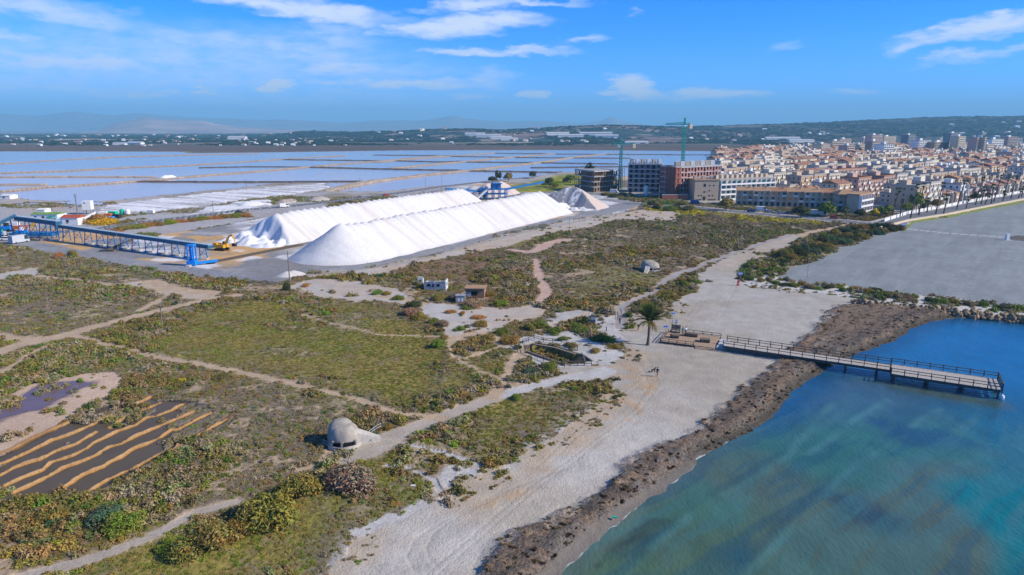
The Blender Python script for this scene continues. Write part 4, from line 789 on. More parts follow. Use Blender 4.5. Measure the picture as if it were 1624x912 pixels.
def heap(name, p0, L, Hm, label, k=.66, cut=None, col=(.66,.64,.625), col2=(.57,.51,.47), face=None, seed=1, w=None, step=.7, sp_=3.6, cutk=1.5, rub=(.84,.85,.88), rubh=3.0, rubw=13, streak=.6, gk=1.2):
    w = w or Hm/k+4; us = np.arange(-w-(8 if cut is not None else 0), L+w, step); vs_ = np.arange(-w, w, step); U, V = np.meshgrid(us, vs_, indexing='ij'); u, v = U.ravel(), V.ravel()
    X = p0[0]+u*SU.x-v*SU.y; Y = p0[1]+u*SU.y+v*SU.x; h = np.full(u.shape, -9.)
    r = np.random.default_rng(seed)
    for c in np.arange(0, L+.1, sp_):
        Hc = Hm*(1+.012*r.normal()); d = np.hypot((u-c)*1.0, v+.25*r.normal()); np.maximum(h, Hc-k*d-.25*np.exp(-(d/1.5)**2), out=h)
    ribn = fbm(u*1.0-np.abs(v)*.10, v*0+3, 2.6, 3, seed+3)-.5; h = h+ribn*.75*sst(np.abs(v), .5, 4)*sst(h, 0, 1.5)+(fbm(X, Y, 5, 3, seed+5)-.5)*.35
    c1 = A(col); c2 = A(col2); st = sst(fbm(u*1.0-np.abs(v)*.10, v*.06, 2.1, 3, seed+7), .5, .66)*streak*sst(fbm(u, v*0+9, 22, 3, seed+8), .4, .6)
    C_ = c1[None]*(1-st[:, None])+c2[None]*st[:, None]
    big = sst(fbm(X, Y, 16, 3, seed+9), .5, .7)[:, None]*.25*streak; C_ = C_*(1-big)+c2[None]*big
    toe = sst(h, 1.2, .2)[:, None]*.4; C_ = C_*(1-toe)+A((.55,.52,.5))*toe
    if cut is not None:
        wig = (fbm(v*.5+3, v*0+seed, 3.2, 3, seed+11)-.5)*5; bowl = 3.2*np.cos(np.clip(v/w, -1, 1)*1.57)
        hc = cutk*(u-(cut+wig*.6+bowl*.8-2.4)); gull = (fbm(v, hc*.3, 1.6, 3, seed+21)-.5)*gk; hc = hc+gull
        isface = (hc < h)
        rb = rubh*sst(fbm(u, v, 5, 4, seed+13), .28, .75)*sst(u, cut-rubw, cut-rubw*.35)*sst(np.abs(v), w*.85, w*.45)*1.25-.25
        hh = np.minimum(h, np.maximum(hc, rb)); isr = (rb > hc) & isface; h = np.where(isface, hh, h)
        if face is not None: f_ = A(face); C_[isface & ~isr] = f_; ws = isface & (fbm(v, v*0, 2.5, 2, seed+31)*.5+fbm(u, v, 1.3, 3, seed+32)*.5 > .56) & (np.abs(v-1) < w*.3); C_[ws] = A(rub)
        C_[isr] = A(rub)
    h = np.maximum(h, -.3); nr, nc = U.shape; ii = np.arange(nr*nc).reshape(nr, nc); q = np.stack([ii[:-1, :-1], ii[1:, :-1], ii[1:, 1:], ii[:-1, 1:]], -1).reshape(-1, 4)
    q = q[(h[q] > -.28).any(1)]; uq, inv = np.unique(q.ravel(), return_inverse=True)
    me = bpy.data.meshes.new(name); me.from_pydata(np.stack([X[uq]-p0[0], Y[uq]-p0[1], h[uq]], -1).tolist(), [], inv.reshape(-1, 4).tolist())
    at = me.attributes.new('Col', 'FLOAT_COLOR', 'POINT'); at.data.foreach_set('color', np.concatenate([C_[uq], np.ones((len(uq), 1))], 1).astype(np.float32).ravel())
    me.polygons.foreach_set('use_smooth', [True]*len(me.polygons)); me.materials.append(SALTM); o = link(name, me, None, (p0[0], p0[1], 0)); return tag(o, label, 'salt heap')
heap('salt_heap', (-57.3, 228.8), 144, 11.2, 'long white salt ridge nearest the fence, with a complete cone at its left end', seed=3)
heap('salt_heap', (-101, 251), 148, 10.7, 'second long white salt ridge, its left end dug away beside the excavator', cut=10, seed=17, col=(.66,.64,.63), face=(.60,.62,.66), rub=(.74,.75,.78))  # bluish face colour carries the shade of the dug end
heap('salt_heap', (27, 374), 13, 12.3, 'pinkish beige salt heap with a cut face greyed as shade at the far yard end', cut=1, cutk=.8, k=.58, gk=.15, seed=31, col=(.58,.47,.40), col2=(.50,.40,.34), face=(.30,.29,.30), rub=(.72,.71,.70), rubh=2.6, rubw=12, sp_=2.2)  # dark grey face colour puts the shade of the cut side into the salt
_p = G(776, 291, 8); heap('salt_heap', (_p[0]-2, _p[1]+4), 20, 8.3, 'small pinkish salt heap behind the blue washing plant', seed=41, col=(.60,.50,.44), col2=(.5,.4,.36), sp_=2.2)
_p = G(722, 318); heap('salt_heap', G(748, 305), 4, 4.6, 'low grey salt heap between the two white ridges at the washing plant', seed=51, col=(.42,.42,.44), col2=(.36,.34,.34), sp_=2)
for px, py, h_, l_, c_ in ((457, 437, 1.6, 'low pale mound of spilt salt beside the pole at the yard corner', (.60,.56,.53)), (392, 327, 3.0, 'small white salt pile on the waste ground beyond the road', (.66,.65,.66)), (262, 283, 3.0, 'flat white salt pile on the dyke between two ponds', (.85,.85,.86)), (450, 322, 2.6, 'grey brown spoil pile beyond the asphalt road', (.40,.34,.30)), (500, 318, 2.6, 'longer grey brown spoil pile further along the asphalt road', (.40,.35,.31))):
    heap('salt_pile' if 'salt' in l_ else 'spoil_pile', G(px, py), 7 if h_ > 2 else 2, h_, l_, seed=px, col=c_, col2=tuple(.8*v for v in c_), sp_=2, k=.5)
# ------------------------------------------------------------------ conveyor
def lerp(a, b, t): return tuple(a[i]+(b[i]-a[i])*t for i in range(len(a)))
def conveyor(name, a, b, label, w=2.2, n=12, mt='dblue', roof='lblue', hh=1.1, skip=()):
    e = empty(name, (a[0], a[1], 0), 0, label, 'conveyor'); o = Vector((a[0], a[1], 0)); p = Vector(a)-o; q = Vector(b)-o
    MB().bar(p, q, w, hh).build('belt_gallery', M[mt], e); MB().bar(p+Vector((0, 0, hh/2+.1)), q+Vector((0, 0, hh/2+.1)), w*.8, .18).build('walkway', M[roof], e)
    d = (q-p).normalized(); s = Vector((-d.y, d.x, 0)).normalized()*(w*.5)
    for k in range(n):
        if k in skip: continue
        c = p.lerp(q, (k+.4)/n); m = MB(); top = c.z-hh/2
        for sg in (-1, 1):
            f = Vector((c.x, c.y, 0))+s*sg*1.35+d*(.4 if k % 2 else -.4); m.bar(c+s*sg*.9-Vector((0, 0, hh/2)), f, .22)
        m.bar(Vector((c.x, c.y, top*.35))-s*1.2, Vector((c.x, c.y, top*.8))+s*1.05, .13); m.bar(Vector((c.x, c.y, top*.35))+s*1.2, Vector((c.x, c.y, top*.8))-s*1.05, .13); m.bar(Vector((c.x, c.y, top*.4))-s*1.2, Vector((c.x, c.y, top*.4))+s*1.2, .13)
        m.build('trestle', M['blue'], e)
        if k > 1: x_ = Vector((c.x, c.y, 0)); MB().box(x_.x-1.6, x_.y-.9, 0, x_.x+1.6, x_.y+.9, .5).build('footing', M['sandbag'], e)
    for k in range(4):
        c = p.lerp(q, (k+.5)/4); 
    return e
def at3(px, py, z): x, y = G(px, py, z); return (x, y, z)
CA, CB = at3(97, 359, 5.6), at3(334, 391.5, 4.6)
conveyor('belt_conveyor', CA, CB, 'long blue belt conveyor on trestles running to the excavator')
conveyor('belt_conveyor', at3(27, 346, 8.2), at3(93, 354, 7.0), 'shorter raised blue belt conveyor feeding the long one', n=4, w=2.6, hh=1.5)
conveyor('belt_conveyor', at3(-40, 372, 2.6), at3(25, 341, 9.0), 'steep blue belt conveyor climbing from the left edge', n=4, w=2.2, hh=1.3)
e = empty('transfer_tower', (*G(92, 378), 0), 0, 'blue steel transfer tower where the two long conveyors meet', 'tower'); m = MB()
for sx_ in (-1.4, 1.4):
    for sy_ in (-1.4, 1.4): m.bar((sx_, sy_, 0), (sx_, sy_, 7.6), .28)
for z_ in (2.5, 5, 7.4):
    for s_ in (-1.4, 1.4): m.bar((-1.4, s_, z_), (1.4, s_, z_), .18); m.bar((s_, -1.4, z_), (s_, 1.4, z_), .18)
m.build('frame', M['blue'], e); MB().box(-1.2, -1.2, 5.6, 1.2, 1.2, 8.2).build('head_box', M['lblue'], e); MB().bar((1.2, -1.4, 6.4), (3.4, -2.6, 3.6), .5).build('chute', M['steel'], e); MB().bar((-1.4, -1.4, 7), (-6, -3.5, .3), .25).build('brace', M['blue'], e)
e = empty('loading_tower', (*G(306, 421), 0), 0, 'bright blue salt loading tower at the near end of the yard track', 'tower'); m = MB()
for sx_ in (-.9, .9):
    for sy_ in (-.9, .9): m.bar((sx_, sy_, 0), (sx_, sy_, 6.3), .34)
for z_ in (1.2, 6.2): m.box(-1.1, -1.1, z_, 1.1, 1.1, z_+.5)
m.build('frame', M['blue2'], e); MB().lathe([(.1, 1.6), (.55, 2.0), (.55, 5.2), (.3, 5.8)], 10).build('screw_housing', M['blue2'], e); MB().box(-1.5, -1.2, .2, 1.3, 1.2, 1.4).build('hopper', M['blue2'], e)
MB().bar((1, .4, .7), (6.6, 3.2, 1.0), 1.0, .7).build('feed_arm', M['blue2'], e); MB().box(-1.0, -3, 0, .2, -1.3, .5).build('footing', M['sandbag'], e)
# track beside the heap
TA, TB = Vector(G3(331, 418)), Vector(G3(478, 389)); e = empty('rail_track', TA, 0, 'low rail track running from the blue loading tower towards the salt ridge', 'track'); d = TB-TA; dn = d.normalized(); s = Vector((-dn.y, dn.x, 0))
for sg in (-1, 1): MB().bar(s*sg*.9+Vector((0, 0, .35)), d+s*sg*.9+Vector((0, 0, .35)), .22, .3).build('rail', M['woodd'], e)
MB().bar(Vector((0, 0, .1)), d+Vector((0, 0, .1)), 3.0, .18).build('ballast', M['log'], e); m = MB()
for k in range(int(d.length/1.1)): c = dn*k*1.1+Vector((0, 0, .22)); m.bar(c-s*1.5, c+s*1.5, .3, .14)
sme = m.build('sleepers', M['woodd'], e, kind='stuff')
# dark fallen gallery in the yard
e = empty('collapsed_gallery', (*G(170, 398), 0), .0, 'rusty dark inclined gallery lying under the long conveyor', 'gallery'); q = Vector(G3(200, 381, 2.2))-Vector(G3(160, 399)); MB().bar((0, 0, .3), q, 1.0, .5).build('boom', M['woodd'], e); MB().box(-2, -1.5, 0, 3, 1.2, .5).build('base_frame', M['woodd'], e)
# ------------------------------------------------------------------ excavator
def track_mb(y): 
    m = MB(); pr = [(-2.1, .45), (-1.9, .12), (-1.5, 0), (1.5, 0), (1.9, .12), (2.1, .45), (1.9, .82), (1.5, .95), (-1.5, .95), (-1.9, .82)]; n = len(pr)
    m.add([(a, y-.35, b) for a, b in pr]+[(a, y+.35, b) for a, b in pr], [tuple(range(n)), tuple(range(2*n-1, n-1, -1))]+[(i, n+i, n+(i+1) % n, (i+1) % n) for i in range(n)]); return m
e = empty('excavator', (*G(352, 397), 0), 2.9-math.pi, 'yellow tracked excavator digging at the cut end of the far salt ridge', 'excavator')
for y_ in (-1.25, 1.25): track_mb(y_).build('crawler_track', M['rubber'], e)
MB().prism([(-2.4, -1.4), (1.6, -1.4), (1.9, -1.0), (1.9, 1.4), (-2.2, 1.4), (-2.6, .8), (-2.6, -.8)], 1.1, 2.2).build('body', M['yellow'], e); MB().prism([(-2.6, -1.3), (-1.0, -1.3), (-1.0, 1.3), (-2.6, 1.3)], 2.2, 2.7).build('engine_cover', M['yellow'], e)
cb = MB().prism([(.2, .3), (1.8, .3), (1.8, 1.4), (.2, 1.4)], 2.2, 3.2).build('cab', M['yellow'], e); MB().box(.3, .24, 2.4, 1.84, 1.45, 3.05).build('cab_window', M['gglass'], cb)
MB().tube([(1.3, 0, 1.9), (2.6, 0, 4.2), (3.6, 0, 5.3), (5.0, 0, 5.8)], [.36, .42, .38, .26], 4).build('boom', M['yellow'], e); MB().tube([(4.7, 0, 6.1), (5.4, 0, 4.6), (5.6, 0, 2.6)], [.24, .3, .2], 4).build('stick', M['yellow'], e)
MB().bar((1.6, .3, 1.9), (3.2, .3, 4.6), .16).build('hydraulic_ram', M['steel'], e); MB().prism([(4.6, -.6), (5.9, -.6), (5.9, .6), (4.6, .6)], 1.7, 2.7).build('bucket', M['dark'], e)
# ------------------------------------------------------------------ vehicles
def car(name, loc, rz, paint, label, L=4.3, Wd=1.8, H=1.5, kind='car', cat='car', group=None):
    e = empty(name, loc, rz, label, cat, group); h = Wd/2
    def prof(pts, y0, y1, nm, m_):
        mb = MB(); n = len(pts); mb.add([(a, y0, b) for a, b in pts]+[(a, y1, b) for a, b in pts], [tuple(range(n)), tuple(range(2*n-1, n-1, -1))]+[(i, n+i, n+(i+1) % n, (i+1) % n) for i in range(n)]); return mb.build(nm, m_, e)
    if kind == 'car':
        prof([(-L/2, .3), (L/2, .3), (L/2, .7), (L/2-.9, .85), (-L/2+.1, .9), (-L/2, .6)], -h, h, 'body', paint); prof([(-L/2+.3, .88), (L/2-1.1, .83), (L/2-1.8, H-.06), (-L/2+.8, H-.02)], -h+.12, h-.12, 'windows', M['glass']); prof([(-L/2+.75, H-.05), (L/2-1.75, H-.08), (L/2-1.8, H), (-L/2+.8, H+.02)], -h+.1, h-.1, 'roof', paint)
    else:
        prof([(-L/2, .35), (L/2, .35), (L/2, 1.0), (L/2-.7, 1.25), (L/2-1.3, H), (-L/2, H)], -h, h, 'body', paint); prof([(L/2-1.15, 1.25), (L/2-.72, 1.22), (L/2-1.2, H-.25), (L/2-1.9, H-.25), (L/2-1.9, 1.3)], -h-.02, h+.02, 'windows', M['glass'])
    for x_ in (-L*.31, L*.31):
        for y_ in (-h+.05, h-.05): MB().tube([(x_, y_-.12, .33), (x_, y_+.12, .33)], [.33, .33], 8).build('wheel', M['rubber'], e)
    return e
pw, pd_, pr_, pb_, pg_ = M['white'], M['dark'], M['redp'], mat('blue car paint', (.03,.09,.25), .3, .1, 1), mat('silver car paint', (.5,.52,.55), .3, .1, 1)
car('parked_van', (*G(451, 329), .05), .55, pw, 'white van driving on the asphalt road behind the salt ridge', 5.2, 2, 2.2, 'van', 'van'); car('parked_car', (*G(379, 338.5), .05), .5, pd_, 'dark car on the asphalt road left of the white van')
car('parked_car', (*G(613, 311), .05), .6, pr_, 'red car on the road, showing above the far salt ridge')
car('parked_car', (*G(11, 381), 0), .2, pw, 'white and red car at the left edge of the yard'); car('parked_van', (*G(31, 385), 0), 1.2, pg_, 'pale flatbed truck at the foot of the left conveyor', 6.4, 2.4, 3.0, 'van', 'truck')
k = 0
for px, py, pt, l_, kd in ((1191, 336.5, pb_, 'dark blue car at the left of the row parked before the terrace', 'car'), (1222, 338, pg_, 'silver car parked before the terrace, right of the white camper', 'car'), (1238, 339.5, pg_, 'silver car parked in the middle of the terrace row', 'car'), (1251, 340, pb_, 'blue car parked by the dark round bush at the terrace', 'car'),
    (1208, 335, pw, 'white camper van parked before the terrace', 'van'), (1299, 342.5, pw, 'big white motorhome parked between the round bush and the green tree', 'van'), (1323, 347, pr_, 'red car parked right of the green tree', 'car'), (1103, 324, pb_, 'blue van parked at the corner of the beige apartment block', 'van'), (974, 306, pw, 'white truck parked before the brown unfinished block', 'van'), (957, 309, pg_, 'silver car parked nearest the pink heap', 'car'), (966, 309, pd_, 'dark car parked before the brown unfinished block', 'car'), (988, 311, pb_, 'blue car parked before the grey unfinished block', 'car'), (1000, 309, pg_, 'silver car parked before the grey unfinished block', 'car'), (1014, 311, pw, 'white car parked at the left of the red brick wing', 'car')):
    big = 'motorhome' in l_; car('parked_van' if kd == 'van' else 'parked_car', (*G(px, py), .03), -.29+random.uniform(-.1, .1), pt, l_, *((7.4, 2.4, 3.0) if big else (5.6, 2.1, 2.5) if kd == 'van' else (4.3, 1.8, 1.5)), kind=kd, cat=kd)
# ------------------------------------------------------------------ yard buildings
def shed(name, px0, px1, py, dep, h, wallm, roofm, label, door=None, rise=.6, wins=2, yaw=0, cat='shed'):
    a = Vector(G3(px0, py)); b = Vector(G3(px1, py)); L = (b-a).length; rz = math.atan2(b.y-a.y, b.x-a.x)+yaw; e = empty(name, a, rz, label, cat)
    MB().box(0, 0, 0, L, dep, h).build('wall', wallm, e)
    m = MB(); m.add([(-.25, -.3, h), (L+.25, -.3, h), (L+.25, dep+.3, h), (-.25, dep+.3, h), (-.25, dep/2, h+rise), (L+.25, dep/2, h+rise)], [(0, 1, 5, 4), (3, 4, 5, 2), (0, 4, 3), (1, 2, 5), (0, 3, 2, 1)]); m.build('roof', roofm, e)
    for k in range(wins): x_ = L*(k+.6)/(wins+.5); w_ = MB().box(x_-.6, -.05, h*.35, x_+.6, .05, h*.75).build('window', M['glass'], e); MB().box(x_-.7, -.12, h*.30, x_+.7, 0, h*.35).build('sill', M['conc'], w_)
    if door: MB().box(L*.62, -.35, 0, L*.96, .0, h*.72).build('door', door, e)
    return e
shed('storage_shed', 50, 92, 351.5, 7, 3.4, M['white'], M['greenr'], 'white storage shed with green roof and green door panel', M['green'], wins=3)
shed('yard_office', 97, 124, 357, 7, 3.2, M['white'], M['red'], 'small white yard building with red tiled roof', wins=1, rise=1.1)
shed('low_shed', 59, 71, 337.5, 5, 1.6, M['white'], M['white'], 'tiny white hut on the pond edge behind the green roofed shed', wins=0); shed('low_shed', 0, 16, 316, 7, 2.2, M['white'], M['white'], 'low white hut beside the salt ponds at the left edge', wins=1)
e = empty('white_silo', (*G(141, 339), 0), .2, 'white box shaped silo standing on legs above the scrap', 'silo'); m = MB()
for sx_ in (-1.6, 1.6):
    for sy_ in (-1.6, 1.6): m.bar((sx_, sy_, 0), (sx_, sy_, 2.6), .3)
m.build('legs', M['steel'], e); MB().box(-2, -2, 2.2, 2, 2, 6.6).build('bin', M['white'], e); MB().box(-1.2, -2.06, 5.4, -.4, -1.98, 5.9).build('hatch', M['dark'], e)
conveyor('loading_conveyor', at3(124, 351, 1.2), at3(152, 337, 4.6), 'white inclined conveyor beside the silo', mt='white', roof='white', n=3, w=1.3, hh=.8)
SC_ = [(164,344,3.4,2.6,2.6,'white','pale container in the scrap yard, left end'),(172,346,3,2,2.2,'orange','rusty red container in the scrap yard'),(180,343,4,2.4,2.4,'green','green container in the scrap yard'),(186,346,3.6,2,1.8,'dark','black machine in the scrap yard'),(176,348,3,1.8,1.4,'blue2','blue low skip in the scrap yard'),(194,342,2.2,2,3.4,'green','tall green tank in the scrap yard'),(203,342,2.4,2,3.2,'white','tall white tank in the scrap yard'),
 (168,341,3,2,2,'grey','grey bin behind the rusty container'),(226,339,3,2,1.6,'grey','grey skip right of the tanks'),(240,338,3.2,2,1.7,'white','pale skip near the dark scrub pile')]
for px, py, a_, b_, h_, mt, l_ in SC_:
    e = empty('container' if 'container' in l_ else 'tank' if 'tank' in l_ else 'skip', (*G(px, py), 0), random.uniform(-.3, .3), l_, 'tank' if 'tank' in l_ else 'container')
    if 'tank' in l_: MB().lathe([(a_*.42, .6), (a_*.5, 1.0), (a_*.5, h_-.5), (a_*.2, h_)], 10).build('vessel', M[mt], e); MB().box(-.9, -.9, 0, .9, .9, .7).build('stand', M['dark'], e)
    else:
        MB().box(-a_/2, -b_/2, .15, a_/2, b_/2, h_).build('body', M[mt], e); m = MB()
        for k in range(7): x_ = -a_/2+a_*k/6; m.box(x_-.06, -b_/2-.07, .1, x_+.06, b_/2+.07, h_+.06)
        m.build('rib_frame', M[mt], e, kind='stuff')
for px, py, l_, m1, m2, L in ((12, 367, 'bright blue hopper beside the steep conveyor', 'blue2', 'dark', 3.5), (36, 374, 'bright blue hopper below the raised conveyor', 'blue2', 'white', 3.2), (28, 366, 'orange salt harvester with white cab behind the blue hopper', 'orange', 'white', 7), (3, 376, 'pale green cabin cut by the left edge', 'lblue', 'green', 2.5)):
    e = empty('salt_harvester' if 'harv' in l_ else 'hopper', (*G(px, py), 0), .1, l_, 'machine'); MB().prism([(-L/2, -1.2), (L/2, -1.2), (L/2, 1.2), (-L/2, 1.2)], .7, 2.3).build('body', M[m1], e); MB().box(-L*.2, -.9, 2.3, L*.12, .9, 3.6).build('cab', M[m2], e)
    for x_ in (-L*.35, L*.35):
        for y_ in (-1.2, 1.2): MB().tube([(x_, y_-.2, .6), (x_, y_+.2, .6)], [.6, .6], 10).build('wheel', M['rubber'], e)
    if 'harv' in l_: MB().bar((L/2, 0, 1.8), (L/2+3, 0, 2.6), .5).build('discharge_arm', M['orange'], e); MB().tube([(L/2+3.2, -.5, 2.4), (L/2+3.2, .5, 2.4)], [.9, .9], 10).build('drum', M['yellow'], e)
MB().box(-9, -2.5, 0, 9, 2.5, 1.0); e = empty('tarpaulin_stack', (*G(52, 374), 0), .05, 'low stack under a blue tarpaulin between the conveyor trestles', 'stack'); MB().prism([(-8, -2), (9, -2.2), (9, 2.5), (-8, 2.5)], 0, 1.4).build('tarpaulin', M['blue'], e)
# washing plant between the ridges
e = empty('washing_plant', (*G(782, 316), 0), .2, 'blue steel salt washing plant rising between the white ridges', 'plant'); m = MB()
for i in range(5):
    for j in range(3): m.bar((-8+i*4, -4+j*4, 0), (-8+i*4, -4+j*4, 6+4*(i in (2, 3))+2*(i == 1)), .4)
m.build('columns', M['blue'], e, kind='stuff')
for z_ in (3.2, 6): m = MB(); m.box(-8.5, -4.4, z_, 8.5, 4.4, z_+.3); m.build('platform', M['blue'], e)
m = MB(); m.box(-1, -4.4, 9.6, 5, 4.4, 9.9); m.build('platform', M['blue'], e); MB().prism([(-1, -3), (4, -3), (4, 3), (-1, 3)], 6.4, 9.4).build('screen_house', M['blue'], e); MB().lathe([(.6, 1), (2.2, 3.4), (2.2, 6.6), (1.6, 7.2)], 12, (-5.5, 0)).build('wash_tank', M['blue'], e)
MB().bar((-8, 0, 5), (-30, -8, 7.6), 1.2).build('feed_boom', M['blue'], e); MB().bar((8, 0, 6), (34, 8, 9.4), 1.2).build('stacker_boom', M['blue'], e); MB().bar((-4, -3, 6.4), (-13, -13, 1), 1.3, .8).build('chute', M['conc'], e)
m = MB()
for i in range(7): x_ = -8+i*2.6; m.bar((x_, -4.3, 3.4), (x_+2.2, -4.3, 6), .16); m.bar((x_, -4.3, 6.3), (x_, -4.3, 7.3), .1)
m.build('bracing', M['blue2'], e, kind='stuff')
# poles, lamps, fences
def pole(px, py, h, label, arm=True, r=.13, mt='log', name='utility_pole', arms=1, cat='pole', z=0):
    e = empty(name, (*G(px, py), z), random.uniform(-.4, .4), label, cat); MB().tube([(0, 0, 0), (0, 0, h)], [r, r*.7], 6).build('post', M[mt], e)
    for k in range(arms if arm else 0): MB().bar((-.9, 0, h-.5-k*.9), (.9, 0, h-.5-k*.9), .14).build('crossarm', M[mt], e)
    return e
for a in ((124,345,11.5,'double pole with crossarms behind the red roofed building',True,.3,'log','utility_pole',2),(258,520,5.2,'slim wooden pole in the scrub between two sandy tracks'),(460,452,9.5,'weathered pole at the near left foot of the salt ridge',False,.2),(54,533,1.0,'short marker post beside the sandy track',False,.1),(571,302,9,'thin pole on the pond bank behind the ridge'),(391,302,8,'thin pole on the salt crust'),
          (675,300,8,'thin pole on the pond bank above the ridge, middle one'),(701,303,14,'tall thin pole on the pond bank'),(339,343,8,'lamp pole by the asphalt road, left one',False),(455,325,6,'lamp pole by the white van',False),(903,366,5.6,'thin pole in the scrub by the fence',False,.07),(852,310,9,'thin pole behind the far end of the salt ridge',False,.12),
          (1280,440,6.2,'grey lamp pole on the sandy strip by the field',False,.07,'steel'),(376,655,1.4,'small stake in the meadow scrub',False,.05),(188,400,10,'slim pole standing in front of the conveyor',False,.08),(1045,318,9,'street lamp pole before the red brick wing',False,.12,'steel'),(1232,318,11,'thin black pole rising from the terrace roofs',False,.12,'dark'),(1316,318,11,'second thin black pole among the terrace roofs',False,.12,'dark')): pole(*a)
def fence(name, pts, h, sp_, label, pm='steel', wires=5, pr=.06, fab=True):
    P = [Vector(G3(*p)) for p in pts]; e = empty(name, P[0], 0, label, 'fence'); o = P[0]; d = 0; out = []; m = MB(); me = MB().tube([(0, 0, 0), (0, 0, h)], [pr, pr], 5).mesh('post', M[pm])
    for a, b in zip(P, P[1:]):
        L = (b-a).length; n = max(1, round(L/sp_))
        for k in range(n): link('post', me, e, a.lerp(b, k/n)-o)
        for w in range(wires): z_ = h*(w+.6)/wires*.98; m.bar(a-o+Vector((0, 0, z_)), b-o+Vector((0, 0, z_)), .028)
        if fab:
            q = int(L/.9)
            for k in range(q): c = a.lerp(b, k/q)-o; c2 = a.lerp(b, min(1, (k+1.4)/q))-o; m.bar(c+Vector((0, 0, .1)), c2+Vector((0, 0, h)), .022); m.bar(c2+Vector((0, 0, .1)), c+Vector((0, 0, h)), .022)
    link('post', me, e, P[-1]-o); m.build('wire_mesh', M[pm], e, kind='stuff'); return e
fence('chain_link_fence', [(300,437),(400,450),(440,453)], 2.0, 4, 'wire fence between the scrub and the grey yard track, up to the pole')
fence('chain_link_fence', [(492,437),(560,431),(650,417),(740,393),(830,370),(910,354),(962,344),(1012,334),(1024,326)], 2.2, 5, 'long chain link fence along the foot of the nearest salt ridge')
# ------------------------------------------------------------------ unfinished blocks and cranes
def edge_frame(a, b): a = Vector((*a, 0)); b = Vector((*b, 0)); return a, (b-a).normalized(), (b-a).length
def skeleton(name, loc, foot, nf, fh, label, wallm, slabm, winw=1.3, bay=3.0, infill=None, bare=False, roofbox=0, core=True):
    """unfinished block: floor slabs proud of brick infill with openings, on a footprint given relative to loc"""
    e = empty(name, (*loc, 0), 0, label, 'building'); n = len(foot); cx = sum(p[0] for p in foot)/n; cy = sum(p[1] for p in foot)/n
    def sc(k): return [(cx+(p[0]-cx)*k, cy+(p[1]-cy)*k) for p in foot]
    for f in range(nf+1): MB().prism(sc(1.03), f*fh+fh-.35 if f < nf else nf*fh-.02, f*fh+fh if f < nf else nf*fh+.35).build('floor_slab', slabm, e) if f < nf else MB().prism(sc(1.0), nf*fh+.003, nf*fh+.5).build('roof_parapet', M['grey'], e)
    if core: MB().prism(sc(.72 if bare else .9), .0, nf*fh-.36).build('core', M['bbrick'] if bare else M['black'], e)  # black core paints the dark interior behind the openings
    for f in range(nf):
        m = MB()
        for i in range(n):
            a, d, L = edge_frame(foot[i], foot[(i+1) % n]); k = max(1, round(L/bay)); w = L/k; nr = Vector((d.y, -d.x, 0)); z0 = f*fh; z1 = z0+fh-.36
            for j in range(k):
                if bare and f > 0 and (i*7+j*3+f) % 4: 
                    c = a+d*(j*w); m.bar(c+Vector((0, 0, z0)), c+Vector((0, 0, z1)), .4); m.bar(c+Vector((0, 0, z0+.9)), c+d*w+Vector((0, 0, z0+.9)), .1); continue
                s = (w-winw)/2; p0 = a+d*(j*w)
                for (u0, u1) in ((0, s), (w-s, w)):
                    c0 = p0+d*u0; c1 = p0+d*u1; m.add([c0+Vector((0,0,z0)), c1+Vector((0,0,z0)), c1+Vector((0,0,z1)), c0+Vector((0,0,z1)), c0-nr*.3+Vector((0,0,z0)), c1-nr*.3+Vector((0,0,z0)), c1-nr*.3+Vector((0,0,z1)), c0-nr*.3+Vector((0,0,z1))],
                        [(0,1,2,3),(5,4,7,6),(1,5,6,2),(4,0,3,7)])
                if (j+f) % 3: c0 = p0+d*s; c1 = p0+d*(w-s); m.add([c0+Vector((0,0,z0)), c1+Vector((0,0,z0)), c1+Vector((0,0,z0+.9)), c0+Vector((0,0,z0+.9))], [(0,1,2,3)])
        m.build('storey_wall', wallm if not infill else infill(f), e, kind='stuff')
    for k in range(roofbox):
        t = (k+.5)/roofbox; m_ = n and foot; a = Vector((*lerp(foot[0], foot[1], t), 0)); b = Vector((*lerp(foot[3 % n], foot[2], t), 0)); c = a.lerp(b, .35); w = (Vector((*foot[1], 0))-Vector((*foot[0], 0))).length/roofbox*.28
        MB().box(c.x-w, c.y-2.2, nf*fh+.5, c.x+w, c.y+2.2, nf*fh+3.2).build('stair_housing', M['white'] if k % 2 else M['cream'], e)
    return e
skeleton('unfinished_building', (56, 470), [(0, 0), (20, 18), (9, 30), (-11, 24)], 4, 3.5, 'brown unfinished concrete block with open floors, leftmost of the building site', M['bbrick'], M['conc'], bare=True)
e = empty('scaffold', (77, 489, 0), .7, 'scaffold with ladders at the right end of the brown unfinished block', 'scaffold'); m = MB()
for i in range(3):
    for j in range(2): m.bar((i*2, j*2, 0), (i*2, j*2, 15.5), .16)
m.build('standards', M['dark'], e)
for k in range(1, 6): MB().box(-.2, -.2, k*3, 4.2, 2.2, k*3+.15).build('deck', M['log'], e)
skeleton('unfinished_building', (79, 470), [(0, 0), (22, -4), (26, 14), (4, 18)], 6, 3.15, 'grey unfinished block with six open storeys between the brown and the red one', M['dconc'], M['conc'], roofbox=6, winw=1.9, bay=3.6)
skeleton('unfinished_building', (100, 422), [(-5, 23), (0, 0), (4, 3), (-.5, 25)], 6, 3.2, 'narrow red brick wall bay beside the grey unfinished block', M['brick'], M['brick'], winw=.9, bay=4.6)
skeleton('unfinished_building', (104, 425), [(0, 0), (31, 22), (22, 36), (-9, 14)], 6, 3.2, 'long pink brick unfinished wing with pale slab edges', M['pbrick'], M['conc'], roofbox=8, winw=1.5, bay=2.9)
